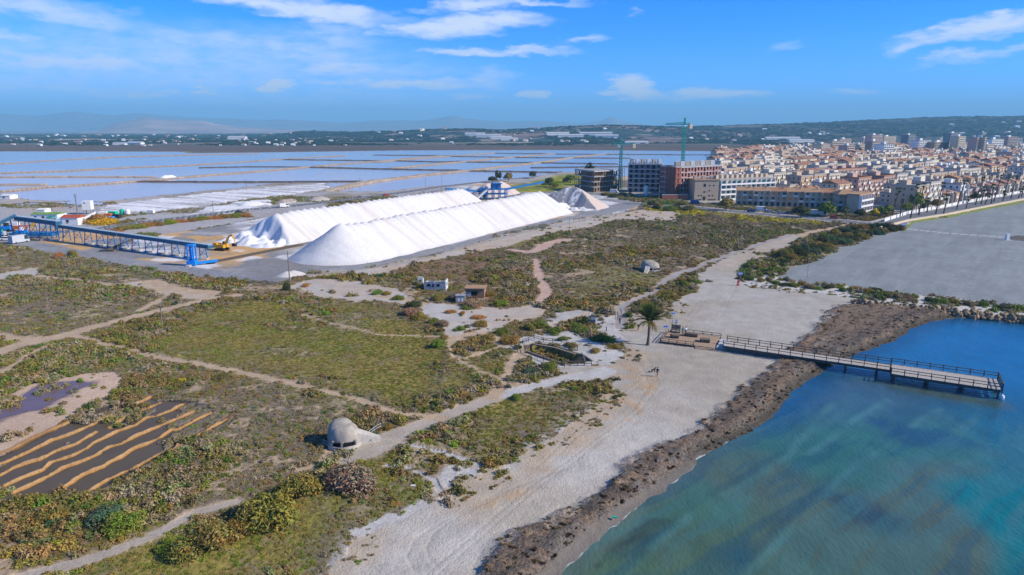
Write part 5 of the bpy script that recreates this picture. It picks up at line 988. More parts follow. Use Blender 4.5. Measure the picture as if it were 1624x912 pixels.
MB(); e = empty('brick_annex', (99, 416, 0), .1, 'low red brick site wall in front of the unfinished wing', 'wall'); MB().box(-8, 0, 0, 8, 1.2, 3.2).build('brickwork', M['brick'], e); MB().box(-8.1, -.1, 3.2, 8.1, 1.3, 3.4).build('coping', M['conc'], e)
e = empty('white_silo', (*G(1024, 312), 0), 0, 'slim white cement silo before the grey unfinished block', 'silo'); MB().lathe([(.5, 0), (1.4, 1.5), (1.4, 6.2), (.6, 7)], 12).build('vessel', M['white'], e); MB().box(-.8, -.8, 0, .8, .8, .6).build('base', M['grey'], e)
def crane(px, Y, top, jl, cl, jz, rz, label):
    x = (px-812)/FL*(Y*cp+CH*sp); e = empty('tower_crane', (x, Y, 0), rz, label, 'crane'); m = MB(); w = .75
    for sx_ in (-w, w):
        for sy_ in (-w, w): m.bar((sx_, sy_, 0), (sx_, sy_, top), .24)
    for k in range(int(top/2)):
        z_ = k*2
        for a, b in (((-w, -w), (w, -w)), ((w, -w), (w, w)), ((w, w), (-w, w)), ((-w, w), (-w, -w))): m.bar((*a, z_), (*b, z_+2), .13); m.bar((*b, z_), (*a, z_+2), .13)
    m.build('mast', M['teal'], e); m = MB()
    for s_ in (-.7, .7): m.bar((-cl, s_, jz), (jl, s_, jz), .3)
    m.bar((0, 0, jz+1.6), (jl, 0, jz+.9), .28); 
    for k in range(int((jl+cl)/2)): x_ = -cl+k*2; m.bar((x_, -.7, jz), (x_+1, 0, jz+1.3), .16); m.bar((x_+1, 0, jz+1.3), (x_+2, .7, jz), .16)
    m.build('jib', M['teal'], e); MB().bar((0, 0, jz), (0, 0, jz+4.5), .9).build('tower_head', M['teal'], e); MB().box(-cl-1.5, -1, jz-2.6, -cl+.8, 1, jz+.3).build('counterweight', M['cream'], e); MB().box(.8, -1.2, jz-2.2, 2.6, .2, jz-.2).build('cab', M['white'], e)
crane(1080, 470, 44, 26, 7, 45, 1.85+math.pi/2*0, 'tall teal tower crane above the red brick wing'); crane(983, 500, 31, 7, 9, 31.5, math.pi+.15, 'lower teal crane with beige counterweight above the brown block')
# ------------------------------------------------------------------ town
def house_meshes(w, d, st, wallm, roofm, style, fh=2.9, seed=0, front='y'):
    """parts of one house, origin at the middle of its street side, facing -y; +x is the sunny gable"""
    r = random.Random(seed); h = st*fh; out = []; hw = w/2
    out.append(('wall', MB().box(-hw, 0, 0, hw, d, h).mesh('wall', wallm), None))
    m = MB()
    if style == 'gable': m.add([(-hw-.3, -.4, h), (hw+.3, -.4, h), (hw+.3, d+.4, h), (-hw-.3, d+.4, h), (-hw-.3, d/2, h+1.9), (hw+.3, d/2, h+1.9)], [(0,1,5,4),(3,4,5,2),(0,4,3),(1,2,5),(0,3,2,1)])
    elif style == 'hip': m.add([(-hw-.4, -.4, h), (hw+.4, -.4, h), (hw+.4, d+.4, h), (-hw-.4, d+.4, h), (-hw*.45, d/2, h+2.0), (hw*.45, d/2, h+2.0)], [(0,1,5,4),(3,4,5,2),(0,4,3),(1,2,5),(0,3,2,1)])
    elif style == 'shed': m.add([(-hw, -.5, h), (hw, -.5, h), (hw, d*.55, h+2.1), (-hw, d*.55, h+2.1), (hw, d*.55, h), (-hw, d*.55, h)], [(0,1,2,3),(3,2,4,5),(0,3,5),(1,4,2),(0,5,4,1)])
    else: m.box(-hw-.15, -.15, h+.002, hw+.15, .2, h+.9); m.box(-hw-.15, d-.2, h+.002, hw+.15, d+.15, h+.9); m.box(-hw-.15, .2, h+.002, -hw+.2, d-.2, h+.9); m.box(hw-.2, .2, h+.002, hw+.15, d-.2, h+.9); m.box(-hw+.2, .2, h+.002, hw-.2, d-.2, h+.1)
    out.append(('roof', m.mesh('roof', roofm), None))
    if style in ('flat', 'shed'): out.append(('stair_turret', MB().box(-hw*.3, d*.58, h+.1, hw*.45, d*.9, h+2.7).mesh('stair_turret', wallm), None))
    else: out.append(('chimney', MB().box(hw*.4, d*.3, h+.3, hw*.4+.7, d*.3+.6, h+2.6).mesh('chimney', wallm), None))
    m = MB(); ms = MB(); bl = MB(); nb = max(2, round(w/2.6))
    for f in range(st):
        for k in range(nb):
            x = -hw+w*(k+.5)/nb; z = f*fh+.9; q = (k+f+seed) % 3
            if q == 0 or f == 0: m.box(x-.75, -.06, f*fh+.1, x+.75, .05, f*fh+2.2)
            else: ms.box(x-.5, -.08, z, x+.5, .05, z+1.3)
            if q == 0 and f: bl.box(x-1.25, -1.1, f*fh-.1, x+1.25, .0, f*fh+.05); bl.box(x-1.25, -1.1, f*fh+.05, x+1.25, -1.0, f*fh+.95)
        for k in range(3): y = d*(k+.6)/3.4; m.box(hw-.05, y-.5, f*fh+1.0, hw+.06, y+.5, f*fh+2.2); m.box(-hw-.06, y-.5, f*fh+1.0, -hw+.05, y+.5, f*fh+2.2)
    out.append(('windows', m.mesh('windows', M['glass']), 'stuff'))
    if ms.v: out.append(('shutters', ms.mesh('shutters', M['shut'] if wallm in (M['cream'], M['beige'], M['ochre']) else M['glass']), 'stuff'))
    if bl.v: out.append(('balconies', bl.mesh('balconies', M['white']), 'stuff'))
    if w < 12: out.append(('party_wall', MB().box(hw-.25, -1.6, 0, hw+.1, 0, h-.3).add([(hw-.25, -1.6, h-.3), (hw+.1, -1.6, h-.3), (hw+.1, 0, h-.3), (hw-.25, 0, h-.3), (hw-.25, 0, h+1.2), (hw+.1, 0, h+1.2)], [(0,1,5,4),(1,2,5),(0,4,3)]).mesh('party_wall', wallm), None))
    return out
def inst_house(parts, name, loc, rz, sc, label, cat='house', group=None):
    e = empty(name, loc, rz, label, cat, group); e.scale = sc
    for nm, me, kd in parts:
        o = link(nm, me, e)
        if kd: o['kind'] = kd
    return e
E1 = Vector((.958, -.286)); RZ = math.atan2(E1.y, E1.x)
def wloc(x, y): return x, y
# beige apartment block and green glazed block
def balcony_block(name, a, b, dep, st, wallm, label, bay=4.2, glz='gglass', fh=3.0, roof='roofg', slab='white', turrets=True, sideshade=None):
    a_, d, L = edge_frame(a, b); e = empty(name, a_, math.atan2(d.y, d.x), label, 'building'); h = st*fh; n = max(1, round(L/bay)); w = L/n
    MB().box(0, 0, 0, L, dep, h).build('wall', wallm, e); MB().box(-.2, -.2, h, L+.2, dep+.2, h+.7).build('roof', M[roof], e)
    for f in range(st):
        MB().box(0, -1.5, f*fh-.02, L, -.002, f*fh+.16).build('balcony_slab', M[slab], e)
        m = MB(); g = MB()
        for k in range(n+1): x = min(L-.15, max(.15, k*w)); m.box(x-.14, -1.45, f*fh+.16, x+.14, -.004, f*fh+fh-.02)
        for k in range(n):
            if (k+f) % 3 != 1: g.box(k*w+.5, -.12, f*fh+.2, (k+1)*w-.5, -.006, f*fh+fh-.5)
            m.box(k*w+.2, -1.48, f*fh+.17, (k+1)*w-.2, -1.38, f*fh+1.0)
        m.build('balcony_walls', wallm if slab != 'white' else M['white'], e, kind='stuff'); g.build('glazing', M[glz], e, kind='stuff')
    if turrets:
        for k in range(n): MB().box(k*w+.8, dep*.35, h+.7, k*w+2.6, dep*.6, h+2.8).build('stair_turret', wallm, e)
    return e
e = balcony_block('apartment_block', (124.5, 415), (110, 415), -.1, 0, M['beige'], 'x') if False else None
e = empty('apartment_block', (110, 414, 0), 0, 'beige four storey apartment block with few small windows, right of the site', 'building'); MB().box(0, 0, 0, 14.5, 18, 12).build('wall', M['beige'], e); MB().box(-.3, -.3, 12, 14.8, 18.3, 12.5).build('roof', M['tile2'], e)
for x_, z_, a_, b_ in ((6, 8.3, 1.4, 1.8), (9, 8.6, .8, .8), (11.5, 8.6, .8, .8), (6, 4.8, 1.2, .8), (9, 5.6, .8, .8), (2.6, 2.6, .8, .8), (4.2, 2.6, .8, .8), (9, 2.6, .8, .8), (11, 2.6, .8, .8), (6, .1, 1.6, 2.4), (2.5, 0.1, 3.6, .7), (10.8, .1, 4.6, .7)): MB().box(x_-a_/2, -.08, z_, x_+a_/2, .05, z_+b_).build('window', M['glass'], e)
for x_ in (2, 7, 12): MB().box(x_-1, 6, 12.5, x_+1, 9, 14.4).build('stair_turret', M['cream'], e)
balcony_block('apartment_block', (125.2, 415), (165, 434), 12, 4, M['cream'], 'stepped cream apartment block with green glazed balconies behind the terrace')
# front terrace
T0 = Vector((127.5, 389.6)); TV = [house_meshes(8.8, 11, 3, wm, rm, 'gable', 2.75, s) for s, (wm, rm) in enumerate([(M['beige'], M['tile2']), (M['cream'], M['tile2']), (M['beige'], M['tile'])])]
ORD = ['leftmost', 'second from the left', 'third from the left', 'fourth from the left', 'fifth from the left', 'sixth from the left']
for k in range(6): p = T0+E1*(4.5+k*8.95); inst_house(TV[k % 3], 'terraced_house', (p.x, p.y, 0), RZ, (1, 1, 1.0), 'three storey beige terraced house of the front row, %s' % ORD[k], 'house', 'terraced houses of the front row')
_a = G(1331, 331); _b = G(1360, 338.5); _c = G(1391, 334)
inst_house(house_meshes(11, 14, 3, M['beige'], M['tile2'], 'hip', 2.9, 5), 'corner_house', (*lerp(_a, _b, .5), 0), RZ+.05, (1, 1, 1), 'beige corner house with hipped tiled roof at the promenade end', 'house')
balcony_block('apartment_block', (*_b,), (_b[0]+12, _b[1]+11.5), 6, 3, M['beige'], 'low block with white balconies attached to the beige corner house', glz='shut', roof='tile2', turrets=False)
VAR = []
for s in range(18):
    wm = [M['cream'], M['offw'], M['cream'], M['white'], M['beige'], M['offw'], M['cream'], M['pinkw'], M['offw']][s % 9]; rm = [M['tile'], M['roofg'], M['tile2'], M['roofg'], M['tile3'], M['roofg'], M['tile2']][(s*3+1) % 7]; stl = 'flat' if rm is M['roofg'] else ['gable', 'shed', 'hip'][s % 3]
    if s >= 13: VAR.append((house_meshes(17.2, 12.5, 4, wm, rm, 'flat' if stl == 'shed' else stl, 2.9, s), wm, rm, stl, 4)); continue
    VAR.append((house_meshes(8.6, 11, 2+(s % 3 == 0), wm, rm, stl, 2.9, s), wm, rm, stl, 2+(s % 3 == 0)))
NMW = {id(M['cream']): 'cream', id(M['white']): 'white', id(M['beige']): 'beige', id(M['pinkw']): 'pink', id(M['offw']): 'off white'}; NMR = {id(M['tile']): 'terracotta', id(M['roofg']): 'flat', id(M['tile2']): 'pale tiled', id(M['tile3']): 'brown tiled'}
TP = A(TOWN); BLK = [((100, 405), 62, 40), ((178, 370), 22, 22)]
cand = []; row = 0; O = Vector((178, 374))
PRO = Vector((.78, .62)); far_h = []
tall = [(1312,247,24,14,20),(1352,251,20,12,19),(1330,243,30,10,22),(1288,240,20,8,14),(1412,253,24,14,22),(1395,250,30,9,24),(1372,249,22,12,20),(1390,238,26,14,30),(1412,232,40,14,26),(1447,238,26,12,30),(1468,247,30,12,24),(1500,247,46,10,22),(1530,247,30,10,30),(1548,252,6,10,32),(1561,252,8,12,31),(1514,234,30,14,34),(1585,243,36,12,26),(1606,240,28,12,28),(1575,248,26,10,20),(1611,262,14,14,16),(1458,214,12,12,42),(1480,222,34,10,16),(1600,221,52,12,30),(1560,222,20,10,30),(1500,228,40,10,20),(1340,232,30,10,20),(1375,233,22,12,22),(1620,235,30,12,22)]
TX = [(G(t[0], t[1])[0], G(t[0], t[1])[1]) for t in tall]
L0 = Vector(G(1432, 341)); PRO = (Vector(G(1640, 301))-L0).normalized(); INL = Vector((-PRO.y, PRO.x)); RZ = math.atan2(PRO.y, PRO.x)
for row in range(0, 60):
    for k in range(-70, 190):
        p = L0+INL*(5+row*21.5)+PRO*(k*8.75+(k//6)*5+(row % 3)*3)
        x, y = p.x+RNG.normal()*.5, p.y+RNG.normal()*1.0
        px = 812+x/(y*cp+CH*sp)*FL
        if px < 1140+max(0, (y-1190))*.16 or px > 1740 or y > 1600: continue
        if x < 215 and y < 405-.3*(x-127)+16: continue
        if y > 1190 and px < 1170+(y-1190)*.3: continue
        if sdf([(150, 372), (100, 398), (96, 445), (100, 470), (140, 462), (175, 440), (168, 424), (190, 400)], A([x]), A([y]), 5)[0] > -4: continue
        if any(abs(x-a)*.9+abs(y-b) < t[2]*.5+16 for (a, b), t in zip(TX, tall)): continue
        cand.append((y, x, row, k))
cand.sort(); HG = {}; usedl = {}
TN = MB(); 
rs = random.Random(5); KN = {}
for i, (y, x, row, k) in enumerate(cand):
    big_ = row in (2, 5, 8, 11, 13, 16, 19, 22, 25) or (row+k//8) % 5 == 0
    if big_ and k % 2: continue
    s = 13+(row+k//6) % 5 if big_ else ((row*5+(k//7)*7) % 13 if rs.random() < .6 else rs.randrange(13)); v = VAR[s]; sc = (1, rs.uniform(.85, 1.1), rs.uniform(.88, 1.12))
    if i < 330:
        inst_house(v[0], 'town_house', (x, y, 0), RZ, sc, '%s %s storey house, %s roof, %s along the %s row from the promenade' % (NMW[id(v[1])], ['two', 'three', 'four'][v[4]-2], NMR[id(v[2])], number(KN.setdefault(row, {}).setdefault(k, len(KN[row]))), number(row)), 'house', 'houses of the town')
    else: far_h.append((x, y, s, sc))
# the rest of the town as one mass
mt = [M['offw'], M['cream'], M['white'], M['beige'], M['pinkw'], M['tile'], M['tile2'], M['tile3'], M['roofg'], M['glass']]; T = MB(); mi = {id(m): i for i, m in enumerate(mt)}; cr, sr = math.cos(RZ), math.sin(RZ)
for (x, y, s, sc) in far_h:
    v = VAR[s]; h = v[4]*2.9*sc[2]; wm, rm = mi[id(v[1])], mi[id(v[2])]
    def bx(x0, y0, z0, x1, y1, z1, m_):
        T.add([(x+cr*a-sr*b, y+sr*a+cr*b, c) for a, b, c in ((x0,y0,z0),(x1,y0,z0),(x1,y1,z0),(x0,y1,z0),(x0,y0,z1),(x1,y0,z1),(x1,y1,z1),(x0,y1,z1))], [(4,5,6,7),(0,1,5,4),(1,2,6,5),(2,3,7,6),(3,0,4,7)], m_)
    d = 11*sc[1]; ww = 8.6 if s >= 13 else 4.3; bx(-ww, 0, 0, ww, d, h, wm)
    if v[3] == 'flat': bx(-2, d*.5, h, 1.6, d*.8, h+2.4, wm); bx(-ww+.2, .2, h, ww-.2, d-.2, h+.3, rm)
    else: T.add([(x+cr*a-sr*b, y+sr*a+cr*b, c) for a, b, c in ((-ww-.3,-.4,h),(ww+.3,-.4,h),(ww+.3,d+.4,h),(-ww-.3,d+.4,h),(-ww-.3,d/2,h+2),(ww+.3,d/2,h+2))], [(0,1,5,4),(3,4,5,2),(0,4,3),(1,2,5)], rm); bx(1, d*.3, h+.5, 2, d*.4, h+2.8, wm)
    for f in range(v[4]):
        for q in ((-7, -4.2, -1.4, 1.4, 4.2, 7) if s >= 13 else (-2.6, 0, 2.6)): bx(q-.6, -.08, f*2.9+.9, q+.6, .0, f*2.9+2.1, 9)
        for q in (.3, .7): bx(ww-.02, d*q-.5, f*2.9+.9, ww+.08, d*q+.5, f*2.9+2.1, 9)
o = T.build('distant_houses', mt); tag(o, 'mass of small houses filling the far part of the town', 'houses', None, 'stuff')
print('houses', len(cand), 'stuff', len(far_h))
PAINT = [M['cream'], M['pinkw'], M['beige'], M['dconc'], M['white'], mat('pale brown render', (.36,.27,.21), .9, .15, .6)]
LT = ['pinkish apartment block', 'brown apartment block', 'tall pale apartment block', 'grey apartment block', 'cream apartment block', 'white apartment block']
ts = random.Random(9); LB = []
for i, (px, py, w, d, h) in enumerate(tall):
    x, y = G(px, py); st = max(3, int(h/3)); pm = PAINT[i % 6] if py > 225 or i % 2 else PAINT[1]; e = empty('apartment_tower', (x-w*.45, y, 0), RZ+ts.uniform(-.25, .1), None, 'building'); H_ = st*3.0; w *= y/1100; 
    MB().box(0, 0, 0, w, d*1.2, H_).build('wall', pm, e); MB().box(-.4, -.4, H_, w+.4, d*1.2+.4, H_+.8).build('roof', M['roofg'], e); MB().box(w*.3, d*.4, H_+.8, w*.5, d*.8, H_+3.6).build('lift_housing', M['white'], e)
    for f in range(st):
        m = MB(); n_ = max(2, int(w/4))
        for k in range(n_): m.box(w*(k+.2)/n_, -.1, f*3+.8, w*(k+.8)/n_, .02, f*3+2.4)
        m.box(w-.02, d*.3, f*3+.8, w+.1, d*.5, f*3+2.2); m.box(w-.02, d*.7, f*3+.8, w+.1, d*.95, f*3+2.2); m.build('window_band', M['glass'], e)
        MB().box(w*.05, -1.2, f*3-.1, w*.95, -.12, f*3+.12).build('balcony_slab', M['white'], e)
    nm = {id(M['cream']): 'cream', id(M['pinkw']): 'pinkish', id(M['beige']): 'beige', id(M['dconc']): 'dark grey', id(M['white']): 'white'}.get(id(pm), 'pale brown'); LB.append((px, py, e, nm, st))
LB.sort(key=lambda t: t[0])
for i, (px, py, e, nm, st) in enumerate(LB):
    where = 'on the slope' if py < 225 else 'behind the town'; e['label'] = '%s %d storey block %s, %s from the site' % (nm, st, where, number(i)); e['group'] = 'apartment blocks behind the town'
for i, (px, py) in enumerate([(1200,300),(1232,292),(1262,286),(1290,290),(1318,282),(1346,292),(1372,286),(1398,296),(1424,290),(1452,284),(1478,278),(1506,290),(1530,282),(1560,274),(1588,284),(1610,272),(1220,278),(1252,270),(1300,270),(1340,272),(1380,268),(1430,272),(1470,266),(1520,268),(1570,262),(1240,262),(1310,260),(1405,262)]):
    x, y = G(px, py); MBT = None; e = empty('street_tree', (x, y, 0), i, '%s of the green trees standing between the town houses, near rows first' % number(i), 'tree', 'trees between the town houses'); MB().tube([(0, 0, 0), (0, 0, 5)], [.3, .15], 6).build('trunk', BARK, e); o = link('crown', SHM[i % 5], e, (0, 0, 3)); o.scale = (4.6, 4.6, 7); o.color = (*PAL[('green', 'dark', 'olive')[i % 3]], 1)
# promenade wall
P_ = [G(*p) for p in ((1396,362.5),(1440,351),(1500,341.5),(1545,332.5),(1640,314),(1900,273))]; e = empty('promenade_wall', (*P_[0], 0), 0, 'low pale sea wall between the promenade and the grey beach field', 'wall'); o = Vector((*P_[0], 0))
for a, b in zip(P_, P_[1:]): a = Vector((*a, .35))-o; b = Vector((*b, .35))-o; MB().bar(a, b, .7, 1.2).build('wall_section', M['white'] if False else M['cream'], e)
P2 = [G(*p) for p in ((1402,351.5),(1440,339.5),(1500,328.5),(1545,319.5),(1640,302))]; o = Vector((*P2[0], 0)); e = empty('garden_wall', o, 0, 'white garden wall of the houses along the promenade road', 'wall')
for a, b in zip(P2, P2[1:]):
    a = Vector((*a, .7))-o; b = Vector((*b, .7))-o; n = max(1, int((b-a).length/9))
    for k in range(n): MB().bar(a.lerp(b, k/n), a.lerp(b, (k+.86)/n), .4, 1.7).build('wall_section', M['white'], e)
# ------------------------------------------------------------------ palms and street trees
PLEAF = leaf_mat('palm leaves', False)
def frond_mesh(L, droop, seed, n=16, wd=.55):
    r = random.Random(seed); vs = []; fs = []; pts = []
    for i in range(n+1): t = i/n; pts.append(Vector((L*t*(1-.18*t*droop), 0, L*(.42*t-droop*.55*t*t))))
    for i in range(n):
        a, b = pts[i], pts[i+1]; d = (b-a).normalized(); t = (i+.5)/n; l = wd*math.sin(math.pi*min(1, t*.9+.12))**.6*L*.26
        vs0 = len(vs); w = .035*(1-t)+.008; vs += [a+Vector((0, -w, 0)), a+Vector((0, w, 0)), b+Vector((0, w, 0)), b+Vector((0, -w, 0))]; fs.append((vs0, vs0+1, vs0+2, vs0+3))
        if i:
            for sg in (-1, 1):
                for q in (.0, .5):
                    c = a.lerp(b, q); tip = c+d*l*.75+Vector((0, sg*l*.8, -l*.12+r.uniform(-.05, .05))); k = len(vs); vs += [c-d*.035*L*.3, c+d*.035*L*.3, tip]; fs.append((k, k+1, k+2))
    me = bpy.data.meshes.new('frond'); me.from_pydata([tuple(v) for v in vs], [], fs); me.materials.append(PLEAF); return me
x, y = G(1027, 547); e = empty('palm_tree', (x, y, 0), 0, 'single date palm with a full crown beside the wooden viewing deck', 'palm tree')
TH = 4.7; MB().tube([(0, 0, -.1), (.06, 0, .5), (.12, .02, 1.6), (.16, .02, 2.8), (.2, .0, TH-.5), (.22, 0, TH)], [.42, .30, .25, .24, .28, .40], 10).build('trunk', mat('palm trunk', (.15,.105,.07), .95, .45, 6), e)
MB().lathe([(.3, TH-.35), (.62, TH-.05), (.55, TH+.35), (.15, TH+.6)], 10, (.22, 0)).build('crown_base', mat('cut frond stubs', (.36,.22,.09), .95, .3, 9), e)
FR = [frond_mesh(4.3, .6, 1, 20, .75), frond_mesh(4.3, .95, 2, 20, .75), frond_mesh(3.9, 1.4, 3, 20, .7), frond_mesh(4.0, .2, 4, 20, .7)]; rr = random.Random(21)
for k in range(84):
    el = rr.uniform(0, 1) ** .8 * 1.5 - .02; me = FR[3] if el > .85 else FR[0] if el > .4 else FR[1] if el > .12 else FR[2]; o = link('frond', me, e, (.22, 0, TH+.25)); o.rotation_euler = (rr.uniform(-.2, .2), -el+.25, k*2.399+rr.uniform(-.15, .15)); s = rr.uniform(.88, 1.06)*(.92 if el < .1 else 1); o.scale = (s, s, s)
    c = (.08, .125, .02) if el > .5 else (.10, .125, .025) if el > .1 else (.15, .12, .035); o.color = (*[v*rr.uniform(.8, 1.2) for v in c], 1)
def fan_crown(seed):
    r = random.Random(seed); vs = []; fs = []
    for k in range(70):
        a = r.uniform(0, 6.28); el = r.uniform(-.9, 1.3); d = Vector((math.cos(a)*math.cos(el), math.sin(a)*math.cos(el), math.sin(el))); L = r.uniform(.75, 1.05)*(1 if el > -.2 else .8); s = d.cross(Vector((0, 0, 1))).normalized(); u = s.cross(d)
        for j in range(5):
            q = (j-2)*.28; tip = d*L*math.cos(q)+s*L*.65*math.sin(q)+Vector((0, 0, -.12*L)); base = d*L*.45; k0 = len(vs); vs += [base-s*.05+u*.02, base+s*.05, tip]; fs.append((k0, k0+1, k0+2))
    me = bpy.data.meshes.new('crown'); me.from_pydata([tuple(v) for v in vs], [], fs); me.materials.append(PLEAF); return me
FC = [fan_crown(i) for i in range(3)]; TKM = mat('slim palm trunk', (.11,.085,.065), .9, .3, 2)
def fan_palm(bx, by, cx, cy, r, label, col=(.035,.07,.02)):
    x, y = G(bx, by); zc_ = y*cp+CH*sp; h = (by-cy)/FL*zc_*1.03; lean = (cx-bx)/FL*zc_; e = empty('fan_palm', (x, y, 0), 0, label, 'palm tree', 'palms along the promenade')
    MB().tube([(0, 0, 0), (lean*.35, 0, h*.5), (lean, 0, h)], [.36, .26, .24], 6).build('trunk', TKM, e); o = link('crown', FC[int(bx) % 3], e, (lean, 0, h)); o.scale = (r, r, r*1.05); o.color = (*[v*random.uniform(.8, 1.3) for v in col], 1)
PALMS = [(1415,342,1422,303,2.0),(1444,346,1449,298,1.9),(1457,341,1459,296,1.9),(1484,339,1489,295,2.2),(1496,342,1498,314,2.9),(1517,332,1524,291,1.9),(1532,331,1534,316,2.2),(1547,325,1553,286,2.2),(1556,324,1558,301,2.6),(1562,324,1567,311,2.3),(1572,323,1571,297,2.2),(1576,320,1582,282,1.9),(1590,319,1592,307,2.4),(1592,315,1595,281,2.0),(1603,315,1608,281,1.9),(1604,314,1604,300,1.8),(1615,314,1618,303,2.2),(1620,312,1623,277,2.0),(1427,344,1428,320,1.7),(1470,337,1470,318,1.8)]
for i, a in enumerate(sorted(PALMS)): fan_palm(*a, '%s fan palm on the promenade, %s from the hedge end' % ('tall slim' if a[1]-a[3] > 32 else 'short bushy' if a[1]-a[3] < 26 else 'mid height', number(i)))
TC = [leaf_mesh('crown', 90+i, 900, .13, LEAFO, 1.0, .4, up=.1) for i in range(3)]
def tree(px, py, r, h, col, label, name='street_tree', group=None):
    x, y = G(px, py); e = empty(name, (x, y, 0), random.random()*6, label, 'tree', group); MB().tube([(0, 0, 0), (.1, 0, h*.35), (.0, .1, h*.7)], [.28, .2, .1], 6).build('trunk', BARK, e); m = MB(); 
    for k in range(4): a = k*1.6; m.tube([(.05, 0, h*.35), (math.cos(a)*r*.5, math.sin(a)*r*.5, h*.62)], [.12, .04], 5)
    m.build('limbs', BARK, e); o = link('crown', TC[int(px) % 3], e, (0, 0, h*.45)); o.scale = (r, r, h*.55); o.color = (*PAL[col], 1); return e
for a in ((1151,334,4.4,6.5,'olive','brownish round tree before the beige apartment block'),(1270,345,4.6,5.4,'dark','dark round bush like tree before the terrace'),(1310,344,4.2,7.2,'green','bright green round tree right of the motorhome'),(1341,342,3,4.4,'teal','blue green tree before the corner house'),(1364,345,3,4,'dark','dark tree under the white balconies'),(1386,343,2.8,3.6,'yellow','yellow green bush tree at the promenade corner'),
          (1396,343,3,4.6,'green','green tree just right of the yellow one'),(1408,340,3,4.6,'green','green tree before the second promenade block'),(1437,336,3,4.4,'bright','bright green low tree by the garden wall'),(1451,333,4.6,9,'green','broad green tree among the palms'),(1465,331,3,5,'dark','dark tree right of the broad one'),(1484,331,3,5,'olive','olive tree behind the white garden wall'),(1545,318,3,5,'dark','dark tree before the white promenade house'),
          (1398,273,9,7,'green','clump of green trees at the foot of the high rise belt, left one'),(1412,272,8,6,'green','clump of green trees at the foot of the high rise belt, right one'),(872,296,4.5,6.5,'dark','dark tree beside the pink salt heap'),(880,298,5,5,'bright','bright green tree beside the pink salt heap'),(905,290,5,6,'green','green tree left of the brown unfinished block'),(936,293,5,16,'dark','tree behind the roof of the brown unfinished block'),
          (845,283,4,6,'dark','dark tree on the pond bank beyond the washing plant'),(781,290,4,5,'dark','dark tree cluster behind the washing plant'),(788,288,1.6,9,'dark','slim dark cypress behind the washing plant'),(793,288,1.6,8,'dark','second slim dark cypress behind the washing plant'),(806,288,4,7,'olive','olive tree on the pond bank')): tree(*a)
# ------------------------------------------------------------------ far plain and slopes: woods, villas, sheds
TSRC = bpy.data.collections.new('tree_sources')
for i in range(3): TSRC.objects.link(bpy.data.objects.new('t%d' % i, leaf_mesh('tree_clump', 130+i, 70, .34, LEAFI, .8, .35)))
x = []; y = []
for y0, y1, s in ((1760, 2600, 14), (2600, 3800, 21), (3800, 5600, 34)): 
    a, b = jgrid(-y1*.82, y1*.82, y0, y1, s); k = np.abs(a) < b*.8; x.append(a[k]); y.append(b[k])
x = np.concatenate(x); y = np.concatenate(y); px = 812+x/(y*cp+CH*sp)*FL; dn = fbm(x, y, 240, 4, 611); z = np.maximum(hill_h(x, y), 0)*(px > 380)
far_d = sst(dn, .40, .52)*.9; far_d = np.where(px > 1350, .75*sst(z, 4, 20), far_d); far_d = np.where((px > 850) & (px <= 1350), far_d*.8, far_d); far_d *= sst(y, 1800, 1950)
k = RNG.random(len(x)) < far_d; x, y, z, px = x[k], y[k], z[k], px[k]; n = len(x); r = (3.2+5*RNG.random(n)**2)*(1+(y-1760)/3200)
cc = A((.014,.036,.022))*(.6+.8*RNG.random(n))[:, None]+A((.02,.025,.0))*(RNG.random(n) > .85)[:, None]
scatter('woodland', np.stack([x, y, z-1], -1), RNG.random(n)*6.28, np.stack([r*1.2, r*1.2, r*.62], -1), cc, RNG.integers(0, 3, n), 'dark woods and gardens on the far plain and hill slopes', 'woods', TSRC); print('far trees', n)
VM = []
for wm, rm in ((M['white'], M['white']), (M['white'], M['tile']), (M['cream'], M['tile2'])):
    m = MB(); m.box(-6, -4, 0, 6, 4, 5.2); m.box(-6, -4.4, 1, 2, -4.001, 2.6, 2); m.add([(-6.4,-4.4,5.2),(6.4,-4.4,5.2),(6.4,4.4,5.2),(-6.4,4.4,5.2),(-5,0,7.2),(5,0,7.2)], [(0,1,5,4),(3,4,5,2),(0,4,3),(1,2,5)], 1); VM.append(m.mesh('villa', [wm, rm, M['glass']]))
vr = random.Random(31)
def villa(px, py, s, k, label, group):
    x, y = G(px, py); 
    if py < 214 or px > 560:    # on the slope: walk outward until the ray meets the ground
        for yy in range(1900, 5200, 20):
            xx = (px-812)/FL*(yy*cp+CH*sp); zg = max(0, float(hill_h(A([xx]), A([float(yy)]))[0])) if px > 380 else 0
            if zat(py, yy) <= zg: x, y = xx, yy; break
        else: return
        zb = zg
    else: zb = 0
    o = link('villa', VM[k], None, (x, y, zb-.5)); o.rotation_euler = (0, 0, vr.uniform(-.6, .6)); s = s*(y/2400); o.scale = (s, s, min(1.6, s)*.9); tag(o, label, 'house', group)
for i in range(120): px = vr.uniform(-20, 560); villa(px, vr.uniform(211.5, 232), vr.uniform(.6, 1.3), vr.choice([0, 0, 1, 1, 2]), 'small pale house among the trees of the plain beyond the ponds', 'houses on the far plain')
for i in range(40): px = vr.uniform(560, 1340); villa(px, vr.uniform(205, 228), vr.uniform(.8, 1.5), vr.choice([0, 0, 1, 2]), 'small pale house on the low brown hills beyond the ponds', 'houses on the low hills')
for i in range(9): px = vr.uniform(1380, 1624); villa(px, vr.uniform(192, 222), vr.uniform(.8, 1.5), 0, 'tiny pale house on the dark wooded slope behind the town', 'houses on the wooded slope')
